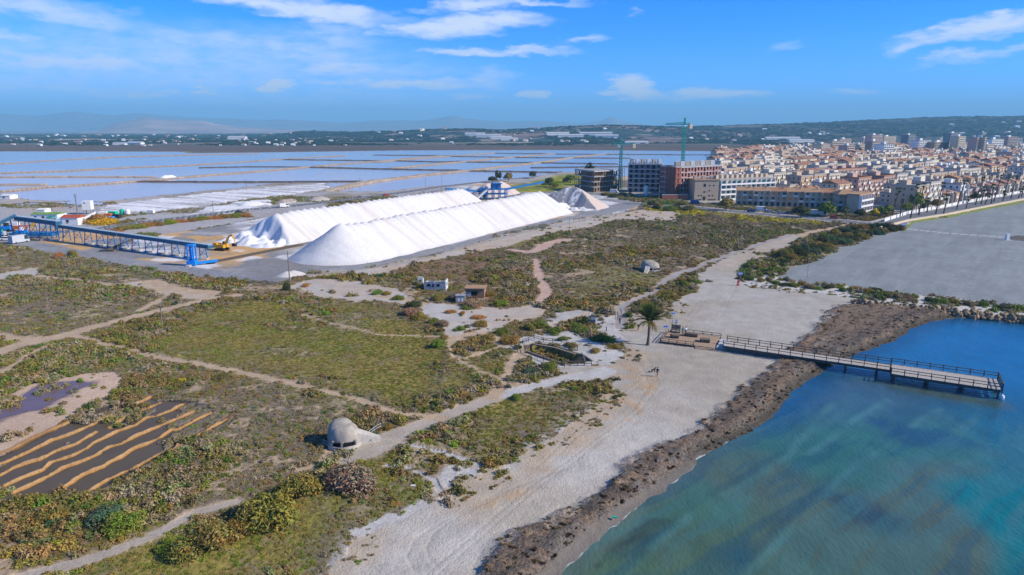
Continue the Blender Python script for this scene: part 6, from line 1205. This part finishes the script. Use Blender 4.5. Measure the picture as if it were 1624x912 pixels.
for px, py, L, h, l_ in ((753,217,34,10,'long white warehouse on the low hill, leftmost of the big ones'),(775,219,42,9,'white warehouse with a sloping roof on the low hill'),(795,221,36,8,'white warehouse nearest the dark wood on the low hill'),(808,223,30,7,'lower pale warehouse at the foot of the low hill'),(885,215,40,8,'pale warehouse at the left of the second group'),(905,218,44,8,'broad pale warehouse in the second group'),(945,215,56,9,'longest white warehouse of the second group'),(962,219,40,8,'lower white warehouse in the second group'),(1010,228,40,6,'long low shed behind the lower crane'),(1242,222,60,7,'long pale greenhouse roof at the foot of the wooded hill'),(1272,226,44,8,'white shed nearest the town on the far bank'),(212,229,26,7,'white shed by the pond edge on the far left'),(75,208,30,6,'white shed far out on the left plain'),(375,221,30,8,'white shed among trees left of the low hill'),(188,230,20,6,'smaller white shed beside the one by the pond edge')):
    x, y = G(px, py)
    if px > 560:
        for yy in range(1900, 5200, 20):
            xx = (px-812)/FL*(yy*cp+CH*sp); zg = max(0, float(hill_h(A([xx]), A([float(yy)]))[0]))
            if zat(py, yy) <= zg: break
        x, y, zb = xx, yy, zg
    else: zb = 0
    s = y/2400; e = empty('warehouse', (x, y, zb-1), vr.uniform(-.15, .15), l_, 'warehouse'); MB().box(-L*s, 0, 0, L*s, 22*s, h*s).build('wall', M['white'], e); MB().add([(-L*s-.5,-.5,h*s),(L*s+.5,-.5,h*s),(L*s+.5,22*s,h*s),(-L*s-.5,22*s,h*s),(-L*s,11*s,h*s+4*s),(L*s,11*s,h*s+4*s)], [(0,1,5,4),(3,4,5,2),(0,4,3),(1,2,5)]).build('roof', M['conc'], e)
# ------------------------------------------------------------------ pier
ZP = 1.1; PO = Vector((41.0, 126.6, 0)); PD = Vector((.875, -.484, 0)).normalized(); PN = Vector((.484, .875, 0)).normalized()
pier = empty('pier', (PO.x, PO.y, 0), math.atan2(PD.y, PD.x), 'long grey timber pier with dark post and rail fences running out over the sea', 'pier')
def boards(name, x0, x1, y0, y1, z, m_, parent, w=.2, gap=.03, var=.02, kind='stuff', seed=1):
    r = random.Random(seed); m = MB(); n = int((x1-x0)/w)
    for k in range(n): a = x0+k*w; dz = r.uniform(-var, var)*.5; m.box(a, y0+r.uniform(-.05, .05), z-.06+dz, a+w-gap, y1+r.uniform(-.05, .05), z+dz)
    return m.build(name, m_, parent, kind=kind)
WDM = mat('pale weathered boards', (.52,.475,.43), .85, .22, 6, inst=False)
boards('deck_boards', 0, 28.6, 0, 3.4, ZP, WDM, pier, seed=2); boards('deck_boards', 28.64, 44.4, -2.0, 3.8, ZP, WDM, pier, seed=3)
for y_ in (.15, 1.7, 3.25): MB().box(0, y_-.12, ZP-.5, 28.55, y_+.12, ZP-.085).build('joist', M['woodd'], pier)
for y_ in (-1.85, 0, 1.8, 3.6): MB().box(28.65, y_-.12, ZP-.5, 44.3, y_+.12, ZP-.085).build('joist', M['woodd'], pier)
pm = MB().tube([(0, 0, -2.6), (0, 0, ZP-.5)], [.2, .18], 8).mesh('pile', M['woodd'])
for x_ in (1, 6, 11.2, 16.5, 21.5, 26.5): [link('pile', pm, pier, (x_, y_, 0)) for y_ in (.3, 3.1)]; MB().box(x_-.15, 0, ZP-.8, x_+.15, 3.4, ZP-.505).build('cross_beam', M['woodd'], pier)
for x_ in (29.2, 34.2, 39.2, 44.0): [link('pile', pm, pier, (x_, y_, 0)) for y_ in (-1.7, .9, 3.5)]; MB().box(x_-.15, -2, ZP-.8, x_+.15, 3.8, ZP-.505).build('cross_beam', M['woodd'], pier)
postm = MB().box(-.065, -.065, -.45, .065, .065, 1.12).mesh('rail_post', M['woodd'])
def railing(parent, a, b, z, sp_=2.0, hs=(1.0, .55), m_='woodd', post=postm, th=.085, ends=True):
    a = Vector(a); b = Vector(b); L = (b-a).length; n = max(1, round(L/sp_))
    for k in range(n+1 if ends else n): link('rail_post', post, parent, a.lerp(b, k/n)+Vector((0, 0, z)))
    for h in hs: MB().bar(a+Vector((0, 0, z+h)), b+Vector((0, 0, z+h)), th, th*1.25).build('rail', M[m_], parent)
railing(pier, (0, -.08, 0), (28.5, -.08, 0), ZP); railing(pier, (0, 3.48, 0), (28.6, 3.48, 0), ZP)
railing(pier, (28.7, -2.08, 0), (44.4, -2.08, 0), ZP); railing(pier, (28.7, 3.88, 0), (44.4, 3.88, 0), ZP); railing(pier, (44.48, -1.9, 0), (44.48, 3.8, 0), ZP, 1.4); railing(pier, (28.62, -2.0, 0), (28.62, -.2, 0), ZP, 1.8)
bo = MB().lathe([(.05, -.9), (.3, -.6), (.38, -.3), (.3, .0), (.05, .2)], 10).build('mooring_buoy', M['white'], None, (*G(1589, 631, -.3), .1)); tag(bo, 'small white buoy floating under the seaward end of the pier', 'buoy')
# viewing deck
DZ = .35; a = Vector((*G(1048, 541, DZ), 0)); b = Vector((*G(1133, 552, DZ), 0)); dd = (b-a).normalized(); nn = Vector((-dd.y, dd.x, 0)); L = (b-a).length; Wd_ = (Vector((*G(1064, 524.5, DZ), 0))-a).dot(nn)
vd = empty('viewing_deck', a, math.atan2(dd.y, dd.x), 'orange brown timber viewing deck with low railings between palm and pier', 'deck')
boards('deck_boards', 0, L, 0, Wd_, DZ, M['woodo'], vd, .22, seed=5)
for y_ in (.1, Wd_*.5, Wd_-.1): MB().box(0, y_-.1, 0, L, y_+.1, DZ-.085).build('joist', M['woodd'], vd)
railm = MB().box(-.06, -.06, 0, .06, .06, 1.0).mesh('rail_post', M['woodd'])
railing(vd, (0, -.06, 0), (L*.62, -.06, 0), 0.05, 1.7, (.95, .5), 'log', railm, .09); railing(vd, (-.06, 0, 0), (-.06, Wd_*.9, 0), 0.05, 1.7, (.95, .5), 'log', railm, .09); railing(vd, (L*.30, Wd_+.06, 0), (L, Wd_+.06, 0), .05, 1.7, (.95, .5), 'log', railm, .09)
for k in range(2): MB().box(L*.66, -1.1+k*.5, 0.02, L, -.62+k*.5, .14+k*.11).build('step', M['woodo'], vd)
e = empty('access_slab', (*G(1137, 549), 0), math.atan2(dd.y, dd.x), 'pale concrete slab path joining the viewing deck to the pier', 'slab')
for k in range(3): MB().box(.1+k*.02, -1.6+k*1.9, -.05, 1.9, .2+k*1.9, .25+.07*k).build('slab', M['conc'], e)
def plank_box(px, py, w, d, h, rz, label, back=0, z=DZ):
    e = empty('timber_bench', (*G(px, py, z), z), math.atan2(dd.y, dd.x)+rz, label, 'bench'); m = MB(); n = max(3, int(w/.16))
    for k in range(int(h/.17)): MB().box(-w/2, -d/2, k*.17, w/2, -d/2+.06, k*.17+.14).build('board', M['woodd'], e)
    for k in range(int(d/.2)): MB().box(-w/2, -d/2+k*.2, h, w/2, -d/2+k*.2+.16, h+.06).build('seat_slat', M['log'] if back == 0 else M['woodd'], e)
    for sx_ in (-1, 1): MB().box(sx_*w/2-.06, -d/2+.07, 0, sx_*w/2+.06, d/2, h-.01).build('side', M['woodd'], e)
    if back:
        for k in range(4): MB().box(-w/2, d/2-.05, h+.12+k*.22*back, w/2, d/2+.03, h+.12+k*.22*back+.18*back).build('back_slat', M['woodd'], e)
        for sx_ in (-.95, 0, .95): MB().box(sx_*w/2-.05, d/2+.035, 0, sx_*w/2+.05, d/2+.12, h+.1+.9*back).build('back_post', M['woodd'], e)
    return e
plank_box(1071, 527, 1.9, .8, .5, 0, 'dark timber bench with tall back at the rear left of the viewing deck', 1.1); plank_box(1070, 535.5, 1.6, 1.0, .75, 0, 'dark slatted box bench nearest the palm on the viewing deck')
plank_box(1096, 533, 2.5, 1.1, .7, 0, 'long dark slatted box bench in the middle of the viewing deck'); plank_box(1118, 542, 1.8, 1.4, .7, .1, 'dark slatted box bench nearest the pier, beside the steps')
def sign(px, py, h, w, ph, label, m_='signb', posts=1, z=0, rz=0, pmat='steel', r=.05, name='sign'):
    e = empty(name, (*G(px, py, z), z), rz, label, 'sign')
    for k in range(posts): x_ = 0 if posts == 1 else (-w*.45 if k == 0 else w*.45); MB().tube([(x_, .03, 0), (x_, .03, h-.02)], [r, r], 6).build('post', M[pmat], e)
    MB().box(-w/2, -.06, h-ph, w/2, -.02, h).build('panel', M[m_], e); MB().box(-w/2+.06, -.072, h-ph*.62, w/2-.06, -.062, h-ph*.2).build('printed_area', M['signw'] if m_ == 'signb' else M['signb'] if m_ == 'signw' else M['steel'], e); return e
sign(1066.5, 513, 2.6, .95, .55, 'tall post sign with pale blue panel behind the viewing deck', 'signw', pmat='tealc'); sign(1072.5, 513.5, .95, .5, .85, 'small dark blue upright panel right of the tall post sign')
sign(1055, 532, 2.2, 1.0, .55, 'pale blue panel sign at the left corner of the viewing deck', 'signw'); sign(940, 521, 2.9, 1.1, 1.5, 'dark grey blue information panel beside the green bushes above the pit', 'signd', 2, r=.09, pmat='woodd', name='information_panel')
sign(1173, 452, 3.6, 1.2, .8, 'blue sign on a post at the edge of the sandy strip', 'signb'); sign(1434, 362, 2.4, 1.6, 1.5, 'teal notice board where the hedge meets the promenade', 'signb', 2)
e = empty('life_ring_post', (*G(1170, 453), 0), 0, 'red life ring stand at the near end of the sandy strip', 'stand'); MB().box(-.3, -.2, 0, .3, .2, .35).build('base', M['redp'], e); MB().bar((0, 0, .35), (0, 0, 1.7), .3).build('post', M['redp'], e); MB().tube([(.3*math.cos(t)*1.0, -.2, 1.2+.3*math.sin(t)) for t in np.linspace(0, 6.2, 13)], [.08]*13, 5).build('life_ring', M['redp'], e)
e = empty('beach_shower', (*G(1597, 381), 0), 0, 'white block shaped shower post on the grey beach field', 'shower'); MB().box(-.6, -.5, 0, .6, .5, 2.5).build('column', M['white'], e); MB().box(-1.2, -1, 0, 1.4, 1, .12).build('base_slab', M['conc'], e)
MB(); e = empty('marker_post', (*G(961.5, 525.5), 0), 0, 'short wooden post on the sand above the pit bushes', 'post'); MB().box(-.09, -.09, 0, .09, .09, .9).build('shaft', M['woodd'], e); MB().box(-.12, -.12, .9, .12, .12, .98).build('cap', M['log'], e)
for i, (px, py) in enumerate([(789,508.5),(793,508),(801,508.5),(808,508),(818,509)]):
    o = MB().lathe([(.42, 0), (.45, .25), (.3, .45), (.05, .5)], 7).build('stone', M['rock'], None, (*G(px, py), -.02)); o.scale = (1, .8, .9); tag(o, 'small dark stone on the sandy clearing, %s from the left' % number(i), 'stone', 'stones in a row on the clearing')
# ------------------------------------------------------------------ breakwater rocks
def rock_mesh(seed):
    bm = bmesh.new(); bmesh.ops.create_icosphere(bm, subdivisions=2, radius=1); r = random.Random(seed); pl = [Vector((r.gauss(0, 1), r.gauss(0, 1), r.gauss(0, 1))).normalized() for _ in range(9)]; dp_ = [r.uniform(.55, .85) for _ in range(9)]
    for v in bm.verts:
        for n_, d_ in zip(pl, dp_):
            t = v.co.dot(n_)-d_
            if t > 0: v.co -= n_*t
        v.co *= 1+r.uniform(-.04, .04); v.co.z *= .75
    me = bpy.data.meshes.new('rock'); bm.to_mesh(me); bm.free(); me.materials.append(M['rock']); return me
RK = [rock_mesh(i) for i in range(6)]; bw = empty('rock_breakwater', (*G(1500, 500), 0), 0, 'line of tan armour rocks between the sandy strip and the sea', 'breakwater'); O_ = bw.location.copy()
LN = [G(*p) for p in ((1352,481),(1400,486),(1450,490),(1500,495),(1560,502),(1640,510),(1720,519))]; rr = random.Random(4); nrk = 0
for (x0, y0), (x1, y1) in zip(LN, LN[1:]):
    L = math.hypot(x1-x0, y1-y0); n = int(L/1.05)
    for k in range(n):
        t = (k+rr.random())/n
        for j in range(3):
            if x0 < 88 and j == 2: continue
            s = rr.uniform(.45, 1.0); o = link('rock', RK[rr.randrange(6)], bw, (x0+(x1-x0)*t-O_.x+rr.uniform(-.3, .3), y0+(y1-y0)*t-O_.y-j*1.15+.9+rr.uniform(-.3, .3), .55-j*.42+rr.uniform(-.1, .2))); o.rotation_euler = (rr.uniform(0, 6), rr.uniform(0, 6), rr.uniform(0, 6)); o.scale = (s, s, s); nrk += 1
print('rocks', nrk)
# ------------------------------------------------------------------ pillboxes
def dome(m, cx, cy, r, h, k=.5, n=22, sq=2.6):
    prof = [(r*1.0, 0), (r*1.02, h*.30), (r*1.0, h*.5), (r*.94, h*.68), (r*.82, h*.82), (r*.62, h*.93), (r*.34, h*.985), (.02, h)]; b = len(m.v)
    for rr_, z in prof:
        for q in range(n):
            a = 2*math.pi*q/n; c, s = math.cos(a), math.sin(a); f = 1/((abs(c)**sq+abs(s)**sq)**(1/sq)); m.v.append((cx+rr_*c*f, cy+rr_*s*f, z))
    for i in range(len(prof)-1):
        for q in range(n): q2 = (q+1) % n; m.f.append((b+i*n+q, b+i*n+q2, b+(i+1)*n+q2, b+(i+1)*n+q)); m.m.append(0)
def pillbox(loc, rz, s, label, wing=1, hz=1):
    e = empty('pillbox', loc, rz, label, 'pillbox'); e.scale = (s, s, s*hz); m = MB(); dome(m, .25, -.15, 1.85, 3.0); o = m.build('dome', M['bunk'], e, smooth=True); m = MB(); dome(m, -.35, .45, 1.75, 3.35); m.build('rear_dome', M['bunk'], e, smooth=True)
    MB().prism([(2.35*math.cos(t)+.1, 2.35*math.sin(t)-.1) for t in np.linspace(-2.5, -.25, 9)]+[(1.5, .2), (-1.5, .2)], -.2, .62, 0).build('apron', M['sandbag'], e)
    for t0, t1 in ((-2.15, -1.66), (-1.5, -.75)):
        c = Vector((.25, -.15, 0)); p = c+Vector((math.cos((t0+t1)/2), math.sin((t0+t1)/2), 0))*1.93; w = (t1-t0)*2.0; t = (t0+t1)/2+math.pi/2; d = Vector((math.cos(t), math.sin(t), 0)); MB().bar(p-d*w/2+Vector((0, 0, .92)), p+d*w/2+Vector((0, 0, .92)), .55, .42).build('embrasure', M['black'], e)  # black bars on the dome paint the shade of the slits
        for sg in (-1, 1): MB().bar(p+d*sg*(w/2+.12)+Vector((0, 0, .6)), p+d*sg*(w/2+.12)+Vector((0, 0, 1.3)), .3).build('jamb', M['bunk'], e)
    if wing == 1: m = MB(); m.add([(1.7, -.9, 0), (4.9, .5, 0), (4.6, 1.3, 0), (1.7, .9, 0), (1.7, -.9, 1.9), (4.9, .5, .55), (4.6, 1.3, .55), (1.7, .9, 1.9)], [(4,5,6,7),(0,1,5,4),(1,2,6,5),(2,3,7,6),(3,0,4,7)])
    else: m = MB(); m.add([(-.3, -1.6, 0), (-1.7, -4.4, 0), (-2.3, -4.1, 0), (-1.4, -1.4, 0), (-.3, -1.6, 1.9), (-1.7, -4.4, .2), (-2.3, -4.1, .2), (-1.4, -1.4, 1.9)], [(4,5,6,7),(1,0,4,5),(2,1,5,6),(3,2,6,7),(0,3,7,4)])
    m.build('entrance_wing', M['sandbag'], e); return e
x, y = G(545, 703); pillbox((x, y, -.1), .05, 1.02, 'pale domed concrete pillbox with two firing slits beside the gravel path')
x, y = G(1031, 428); pillbox((x, y, -.1), .0, 1.28, 'tan domed concrete pillbox out in the scrub beyond the palm', 2, .72)
def post_rail(name, pts, label, h=1.0, sp_=2.2, m_='steel', hs=(.95, .5), th=.06, cat='fence'):
    P = [Vector(G3(*p)) for p in pts]; e = empty(name, P[0], 0, label, cat); pm_ = MB().box(-th*.7, -th*.7, -.1, th*.7, th*.7, h).mesh('post', M[m_])
    for a, b in zip(P, P[1:]):
        n = max(1, round((b-a).length/sp_))
        for k in range(n+1): link('post', pm_, e, a.lerp(b, k/n)-P[0])
        for z_ in hs: MB().bar(a-P[0]+Vector((0, 0, z_)), b-P[0]+Vector((0, 0, z_)), th).build('rail', M[m_], e)
    return e
post_rail('guard_rail', [(513,706),(526,714),(553,712),(575,702),(594,686),(604,680)], 'thin pale rail curving round the front of the near pillbox', .9, 2.5, 'conc', (.85, .45), .05)
post_rail('guard_rail', [(607,678),(588,672),(569,668)], 'dark wooden rail behind the near pillbox entrance', 1.0, 1.8, 'log'); post_rail('guard_rail', [(505,690),(514,683),(518,678)], 'short dark rail in the shade left of the near pillbox', .9, 1.6, 'woodd')
post_rail('guard_rail', [(1002,428),(1000,433),(1012,437)], 'thin rail left of the far pillbox', 1.0, 3, 'log'); post_rail('guard_rail', [(1028,436),(1045,432),(1062,426)], 'thin rail right of the far pillbox', 1.0, 3, 'log')
post_rail('path_rail', [(984,494),(986,500),(985,508)], 'short post and rail barrier at the start of the grey walk', 1.0, 2, 'log')
# ------------------------------------------------------------------ ruins
e = empty('ruined_building', (*G(672.5, 460), 0), -.10, 'roofless long white ruin with dark window holes left of the clearing huts', 'ruin'); Lr = 5.9
MB().box(0, 0, 0, Lr, .3, 2.1).build('front_wall', M['bluegrey'], e); MB().box(Lr-.3, .301, 0, Lr, 3.4, 2.6).build('end_wall', M['dirtw'], e); MB().box(0, 3.1, 0, Lr-.301, 3.4, 1.8).build('rear_wall', M['dirtw'], e); MB().box(0, .301, 0, .3, 3.09, 1.9).build('end_wall', M['dirtw'], e)  # front wall mottled blue grey, the other walls white
for x_, z_, w_, h_ in ((.9, 1.0, .9, .7), (2.3, .9, .45, .8), (3.5, 1.1, .8, .6)): MB().box(x_, -.05, z_, x_+w_, .06, z_+h_).build('window_opening', M['black'], e)  # black boxes on the wall paint the dark of the holes
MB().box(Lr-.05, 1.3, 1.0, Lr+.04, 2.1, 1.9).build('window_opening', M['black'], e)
for k in range(6): MB().box(.3+k*.95, -.02, 2.1, .9+k*.95+.2*(k % 2), .28, 2.25+.12*(k % 3)).build('broken_top', M['bluegrey'], e)
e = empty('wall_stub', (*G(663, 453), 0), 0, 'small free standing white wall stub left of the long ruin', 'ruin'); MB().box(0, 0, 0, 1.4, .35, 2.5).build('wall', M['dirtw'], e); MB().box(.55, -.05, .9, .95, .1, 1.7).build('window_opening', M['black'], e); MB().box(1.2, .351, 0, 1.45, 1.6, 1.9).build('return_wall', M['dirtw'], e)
e = empty('brick_hut', (*G(739, 473.5), 0), -.06, 'small flat roofed brick hut with an orange and white end wall', 'hut'); 
MB().box(0, 0, 0, 4.7, .25, 2.6).build('front_wall', M['bbrick'], e); MB().box(4.45, .251, 0, 4.7, 1.5, 2.6).build('end_wall', M['orange'], e); MB().box(4.452, 1.501, 0, 4.7, 3.3, 2.6).build('end_wall', M['dirtw'], e); MB().box(0, 3.05, 0, 4.449, 3.3, 2.6).build('rear_wall', M['bbrick'], e); MB().box(0, .251, 0, .25, 3.049, 2.6).build('end_wall', M['bbrick'], e)
MB().box(-.35, -.4, 2.6, 5.1, 3.6, 2.8).build('roof_slab', M['tile2'], e); MB().box(1.4, -.05, .9, 2.9, .08, 1.9).build('window_opening', M['black'], e); MB().box(.1, -.07, .5, 1.3, .05, 1.8).build('shutter', M['bluegrey'], e); MB().box(4.66, 2.0, .8, 4.76, 2.8, 2.1).build('window_opening', M['bluegrey'], e)
for k in range(4): MB().box(.05+k*.7, -.04, .12+(k % 2)*.12, .6+k*.7, .0, .4+(k % 2)*.12).build('brick', M['brick'], e)
e = empty('low_outhouse', (*G(723, 480), 0), 0, 'low grey outhouse with two white openings left of the brick hut', 'ruin'); MB().box(0, 0, 0, 2.3, 1.4, 1.7).build('wall', M['grey'], e); [MB().box(x_, -.06, .25, x_+.4, .03, 1.0).build('opening', M['white'], e) for x_ in (.5, 1.4)]; MB().box(-.1, -.15, 1.7, 2.4, 1.5, 1.85).build('roof_slab', M['bluegrey'], e)
# ------------------------------------------------------------------ boat shaped pit
pt = empty('timber_lined_pit', (*G(880, 556), 0), 0, 'sunken boat shaped pit lined with old timbers and stone, fenced all round', 'pit'); O_ = pt.location.copy()
def wallrun(pts, courses, z0, hh, th, mt, nm):
    for (p, q) in zip(pts, pts[1:]):
        a = Vector(G3(*p))-O_; b = Vector(G3(*q))-O_
        for c in range(courses): MB().bar(a+Vector((0, 0, z0+c*hh)), b+Vector((0, 0, z0+c*hh)), th, hh*.86).build(nm, M[mt], pt)
wallrun([(833,549),(849,543),(880,548),(905,555.5),(927,564)], 4, -1.1, .30, .3, 'woodd', 'timber'); wallrun([(833,549),(838,557),(868,567),(898,577),(929,577)], 2, -.8, .3, .3, 'woodd', 'timber'); wallrun([(845,546),(880,552),(912,562)], 1, .08, .2, .55, 'log', 'coping'); wallrun([(835,558),(866,568.5),(896,579)], 1, .1, .3, .35, 'log', 'coping')
a = Vector(G3(905, 574)); b = Vector(G3(930, 577)); c = Vector(G3(925, 563, 1.3))
for k in range(13): t = k/12; p = a.lerp(b, t)-O_; MB().bar(p+Vector((0, 0, -.5)), p.lerp(c-O_, .62+.38*t)+Vector((0, 0, .05)), .24, .07).build('sloping_board', M['woodd'], pt)
for k in range(9): t = k/9; p = Vector(G3(*lerp((926,564), (942,573), t)))-O_; MB().box(p.x-.28, p.y-.5, -.05, p.x+.22, p.y+1.0, .45-.02*k).build('stone_block', M['sandbag'], pt)
railing(pt, Vector(G3(894, 580))-O_, Vector(G3(938, 580))-O_, 0, 1.4, (.85, .45), 'woodd', railm, .1)
for pts, l_ in (([(829,546),(847,539),(862,543),(890,545),(916,556)], 'wire and post fence along the rear rim of the pit'), ([(831,552),(833,560),(862,572),(895,583)], 'post fence along the front rim of the pit')): post_rail('pit_fence', pts, l_, 1.0, 1.7, 'woodd', (.92, .5), .075)
for px, py, l_ in ((812, 556, 'dark metal bike rack left of the pit, outer one'), (819, 554.5, 'dark metal bike rack left of the pit, inner one'), (941, 562, 'dark metal bike rack right of the pit')):
    e = empty('bike_rack', (*G(px, py), 0), .5, l_, 'bike rack')
    for k in range(2): MB().tube([(.38*math.cos(t), k*.45, .45+.42*math.sin(t)) for t in np.linspace(-.9, 4.0, 12)], [.05]*12, 5).build('hoop', M['dark'], e)
    MB().box(-.35, -.05, -.02, .35, .5, .05).build('base', M['dark'], e)
# ------------------------------------------------------------------ people and a dog
def skinned(name, verts, edges, rad, m_, parent, root=0, sub=1):
    me = bpy.data.meshes.new(name); me.from_pydata(verts, edges, []); me.materials.append(m_); o = link(name, me, parent); md = o.modifiers.new('skin', 'SKIN'); md.use_smooth_shade = True
    for i, v in enumerate(me.skin_vertices[0].data): v.radius = (rad[i], rad[i]); v.use_root = (i == root)
    s = o.modifiers.new('sub', 'SUBSURF'); s.levels = sub; s.render_levels = sub; return o
def person(loc, rz, label, top, legs, step=.22, arms=(.1, -.1), hairm='hair', bare=False, s=1.0, cat='person'):
    e = empty('person', loc, rz, label, cat); e.scale = (s, s, s); hp = .92
    V = [(0,0,hp),(0,0,1.12),(0,.01,1.36),(0,.01,1.50),(0,-.01,1.58),(0,-.03,1.68),(0,0,1.74), (.09,0,hp-.05),(.10,-step*.5,.5),(.10,-step*.9,.08),(.10,-step*.9-.14,.04), (-.09,0,hp-.05),(-.10,step*.25,.5),(-.10,step*.95,.12),(-.10,step*.95-.13,.05),
         (.19,.01,1.40),(.25,arms[0]*.5,1.13),(.27,arms[0]-.12,.90),(.27,arms[0]-.16,.80), (-.19,.01,1.40),(-.25,arms[1]*.5,1.13),(-.27,arms[1]-.12,.90),(-.27,arms[1]-.16,.80)]
    E_ = [(0,1),(1,2),(2,3),(3,4),(4,5),(5,6),(0,7),(7,8),(8,9),(9,10),(0,11),(11,12),(12,13),(13,14),(2,15),(15,16),(16,17),(17,18),(2,19),(19,20),(20,21),(21,22)]
    R_ = [.13,.12,.14,.065,.06,.10,.07, .09,.06,.04,.035, .09,.06,.04,.035, .06,.045,.033,.028, .06,.045,.033,.028]; skinned('body', V, E_, R_, M['skin'], e)
    tv = [V[i] for i in (0, 1, 2, 15, 16, 19, 20)]; skinned('shirt', tv, [(0,1),(1,2),(2,3),(3,4),(2,5),(5,6)], [.155,.145,.165,.085,.062,.085,.062], top, e)
    lv = [V[i] for i in (0, 7, 8, 11, 12)]+([] if bare else [V[9], V[13]]); le = [(0,1),(1,2),(0,3),(3,4)]+([] if bare else [(2,5),(4,6)]); skinned('trousers', lv, le, [.15,.115,.08,.115,.08]+([] if bare else [.06,.06]), legs, e)
    MB().lathe([(.02, 1.62), (.10, 1.66), (.118, 1.73), (.095, 1.80), (.02, 1.83)], 8, (0, .015)).build('hair', M[hairm], e, smooth=True)
    MB().box(-.012, -.145, 1.665, .012, -.12, 1.70).build('nose', M['skin'], e); return e
person((*G(1042.5, 597.5), 0), 2.6, 'person in navy top walking across the open beach', M['navy'], M['skin'], .3, (.25, -.2), bare=True); person((*G(982.5, 514.5), 0), .4, 'person in dark clothes standing where the grey walk meets the sand', M['blackc'], M['navy'], .12)
person((*G(1012, 525), 0), 3.0, 'person in a black top with bare legs and white cap walking left of the palm', M['blackc'], M['skin'], .25, (.2, -.15), 'whitec', True); person((*G(1082.5, 531, DZ), DZ), 2.9, 'person in a teal jacket standing on the viewing deck', M['tealc'], M['skin'], .08)
person((*G(1087.5, 531, DZ), DZ), 3.5, 'person in a white shirt and dark trousers on the viewing deck', M['whitec'], M['blackc'], .08)
person((*G(1537, 334), .3), 1, 'tiny person in dark clothes walking on the promenade', M['blackc'], M['navy'], .2)
e = empty('dog', (*G(1036, 590.5), 0), 2.2, 'dark dog trotting just behind the person on the open beach', 'dog')
skinned('body', [(0,.35,.52),(0,0,.5),(0,-.32,.52),(0,-.5,.68),(0,-.62,.78),(0,-.78,.74),(0,.5,.6),(0,.62,.72), (.09,-.3,.42),(.09,-.33,.22),(.09,-.36,.03), (-.09,-.3,.42),(-.09,-.22,.22),(-.09,-.20,.03), (.09,.33,.42),(.09,.46,.24),(.09,.40,.03), (-.09,.33,.42),(-.09,.40,.24),(-.09,.32,.03)],
        [(1,0),(1,2),(2,3),(3,4),(4,5),(0,6),(6,7),(2,8),(8,9),(9,10),(2,11),(11,12),(12,13),(0,14),(14,15),(15,16),(0,17),(17,18),(18,19)], [.12,.14,.15,.09,.09,.045,.03,.02,.06,.035,.03,.06,.035,.03,.07,.04,.03,.07,.04,.03], M['hair'], e, 1)
for sx_ in (-1, 1): MB().add([(sx_*.03, -.58, .84), (sx_*.09, -.56, .82), (sx_*.08, -.6, .93)], [(0, 1, 2)]).build('ear', M['hair'], e)
for px, py, l_ in ((727, 741, 'small white plastic scrap on the sand edge'), (655, 771, 'white plank scrap in the near green turf'), (974, 821, 'bright green plastic scrap on the wet sand')):
    o = MB().prism([(-.3, -.1), (.35, -.15), (.25, .15), (-.28, .12)], 0, .12).build('litter', M['green' if 'green plastic' in l_ else 'white'], None, (*G(px, py), .02)); tag(o, l_, 'litter')

# ------------------------------------------------------------------ haze
hm = bpy.data.materials.new('haze air'); hm.use_nodes = True; N = NT(hm.node_tree); N.n.clear()
pv = N.node('ShaderNodeVolumePrincipled'); pv.inputs['Color'].default_value = (.34, .74, 1, 1); pv.inputs['Density'].default_value = 1.15e-4; pv.inputs['Anisotropy'].default_value = 0
mo = N.node('ShaderNodeOutputMaterial'); N.l.new(pv.outputs[0], mo.inputs['Volume'])
hz = MB().box(-17500, -300, -5, 17500, 20500, 640).build('haze', hm); hz['kind'] = 'stuff'; hz['label'] = 'pale blue haze over the far plain'
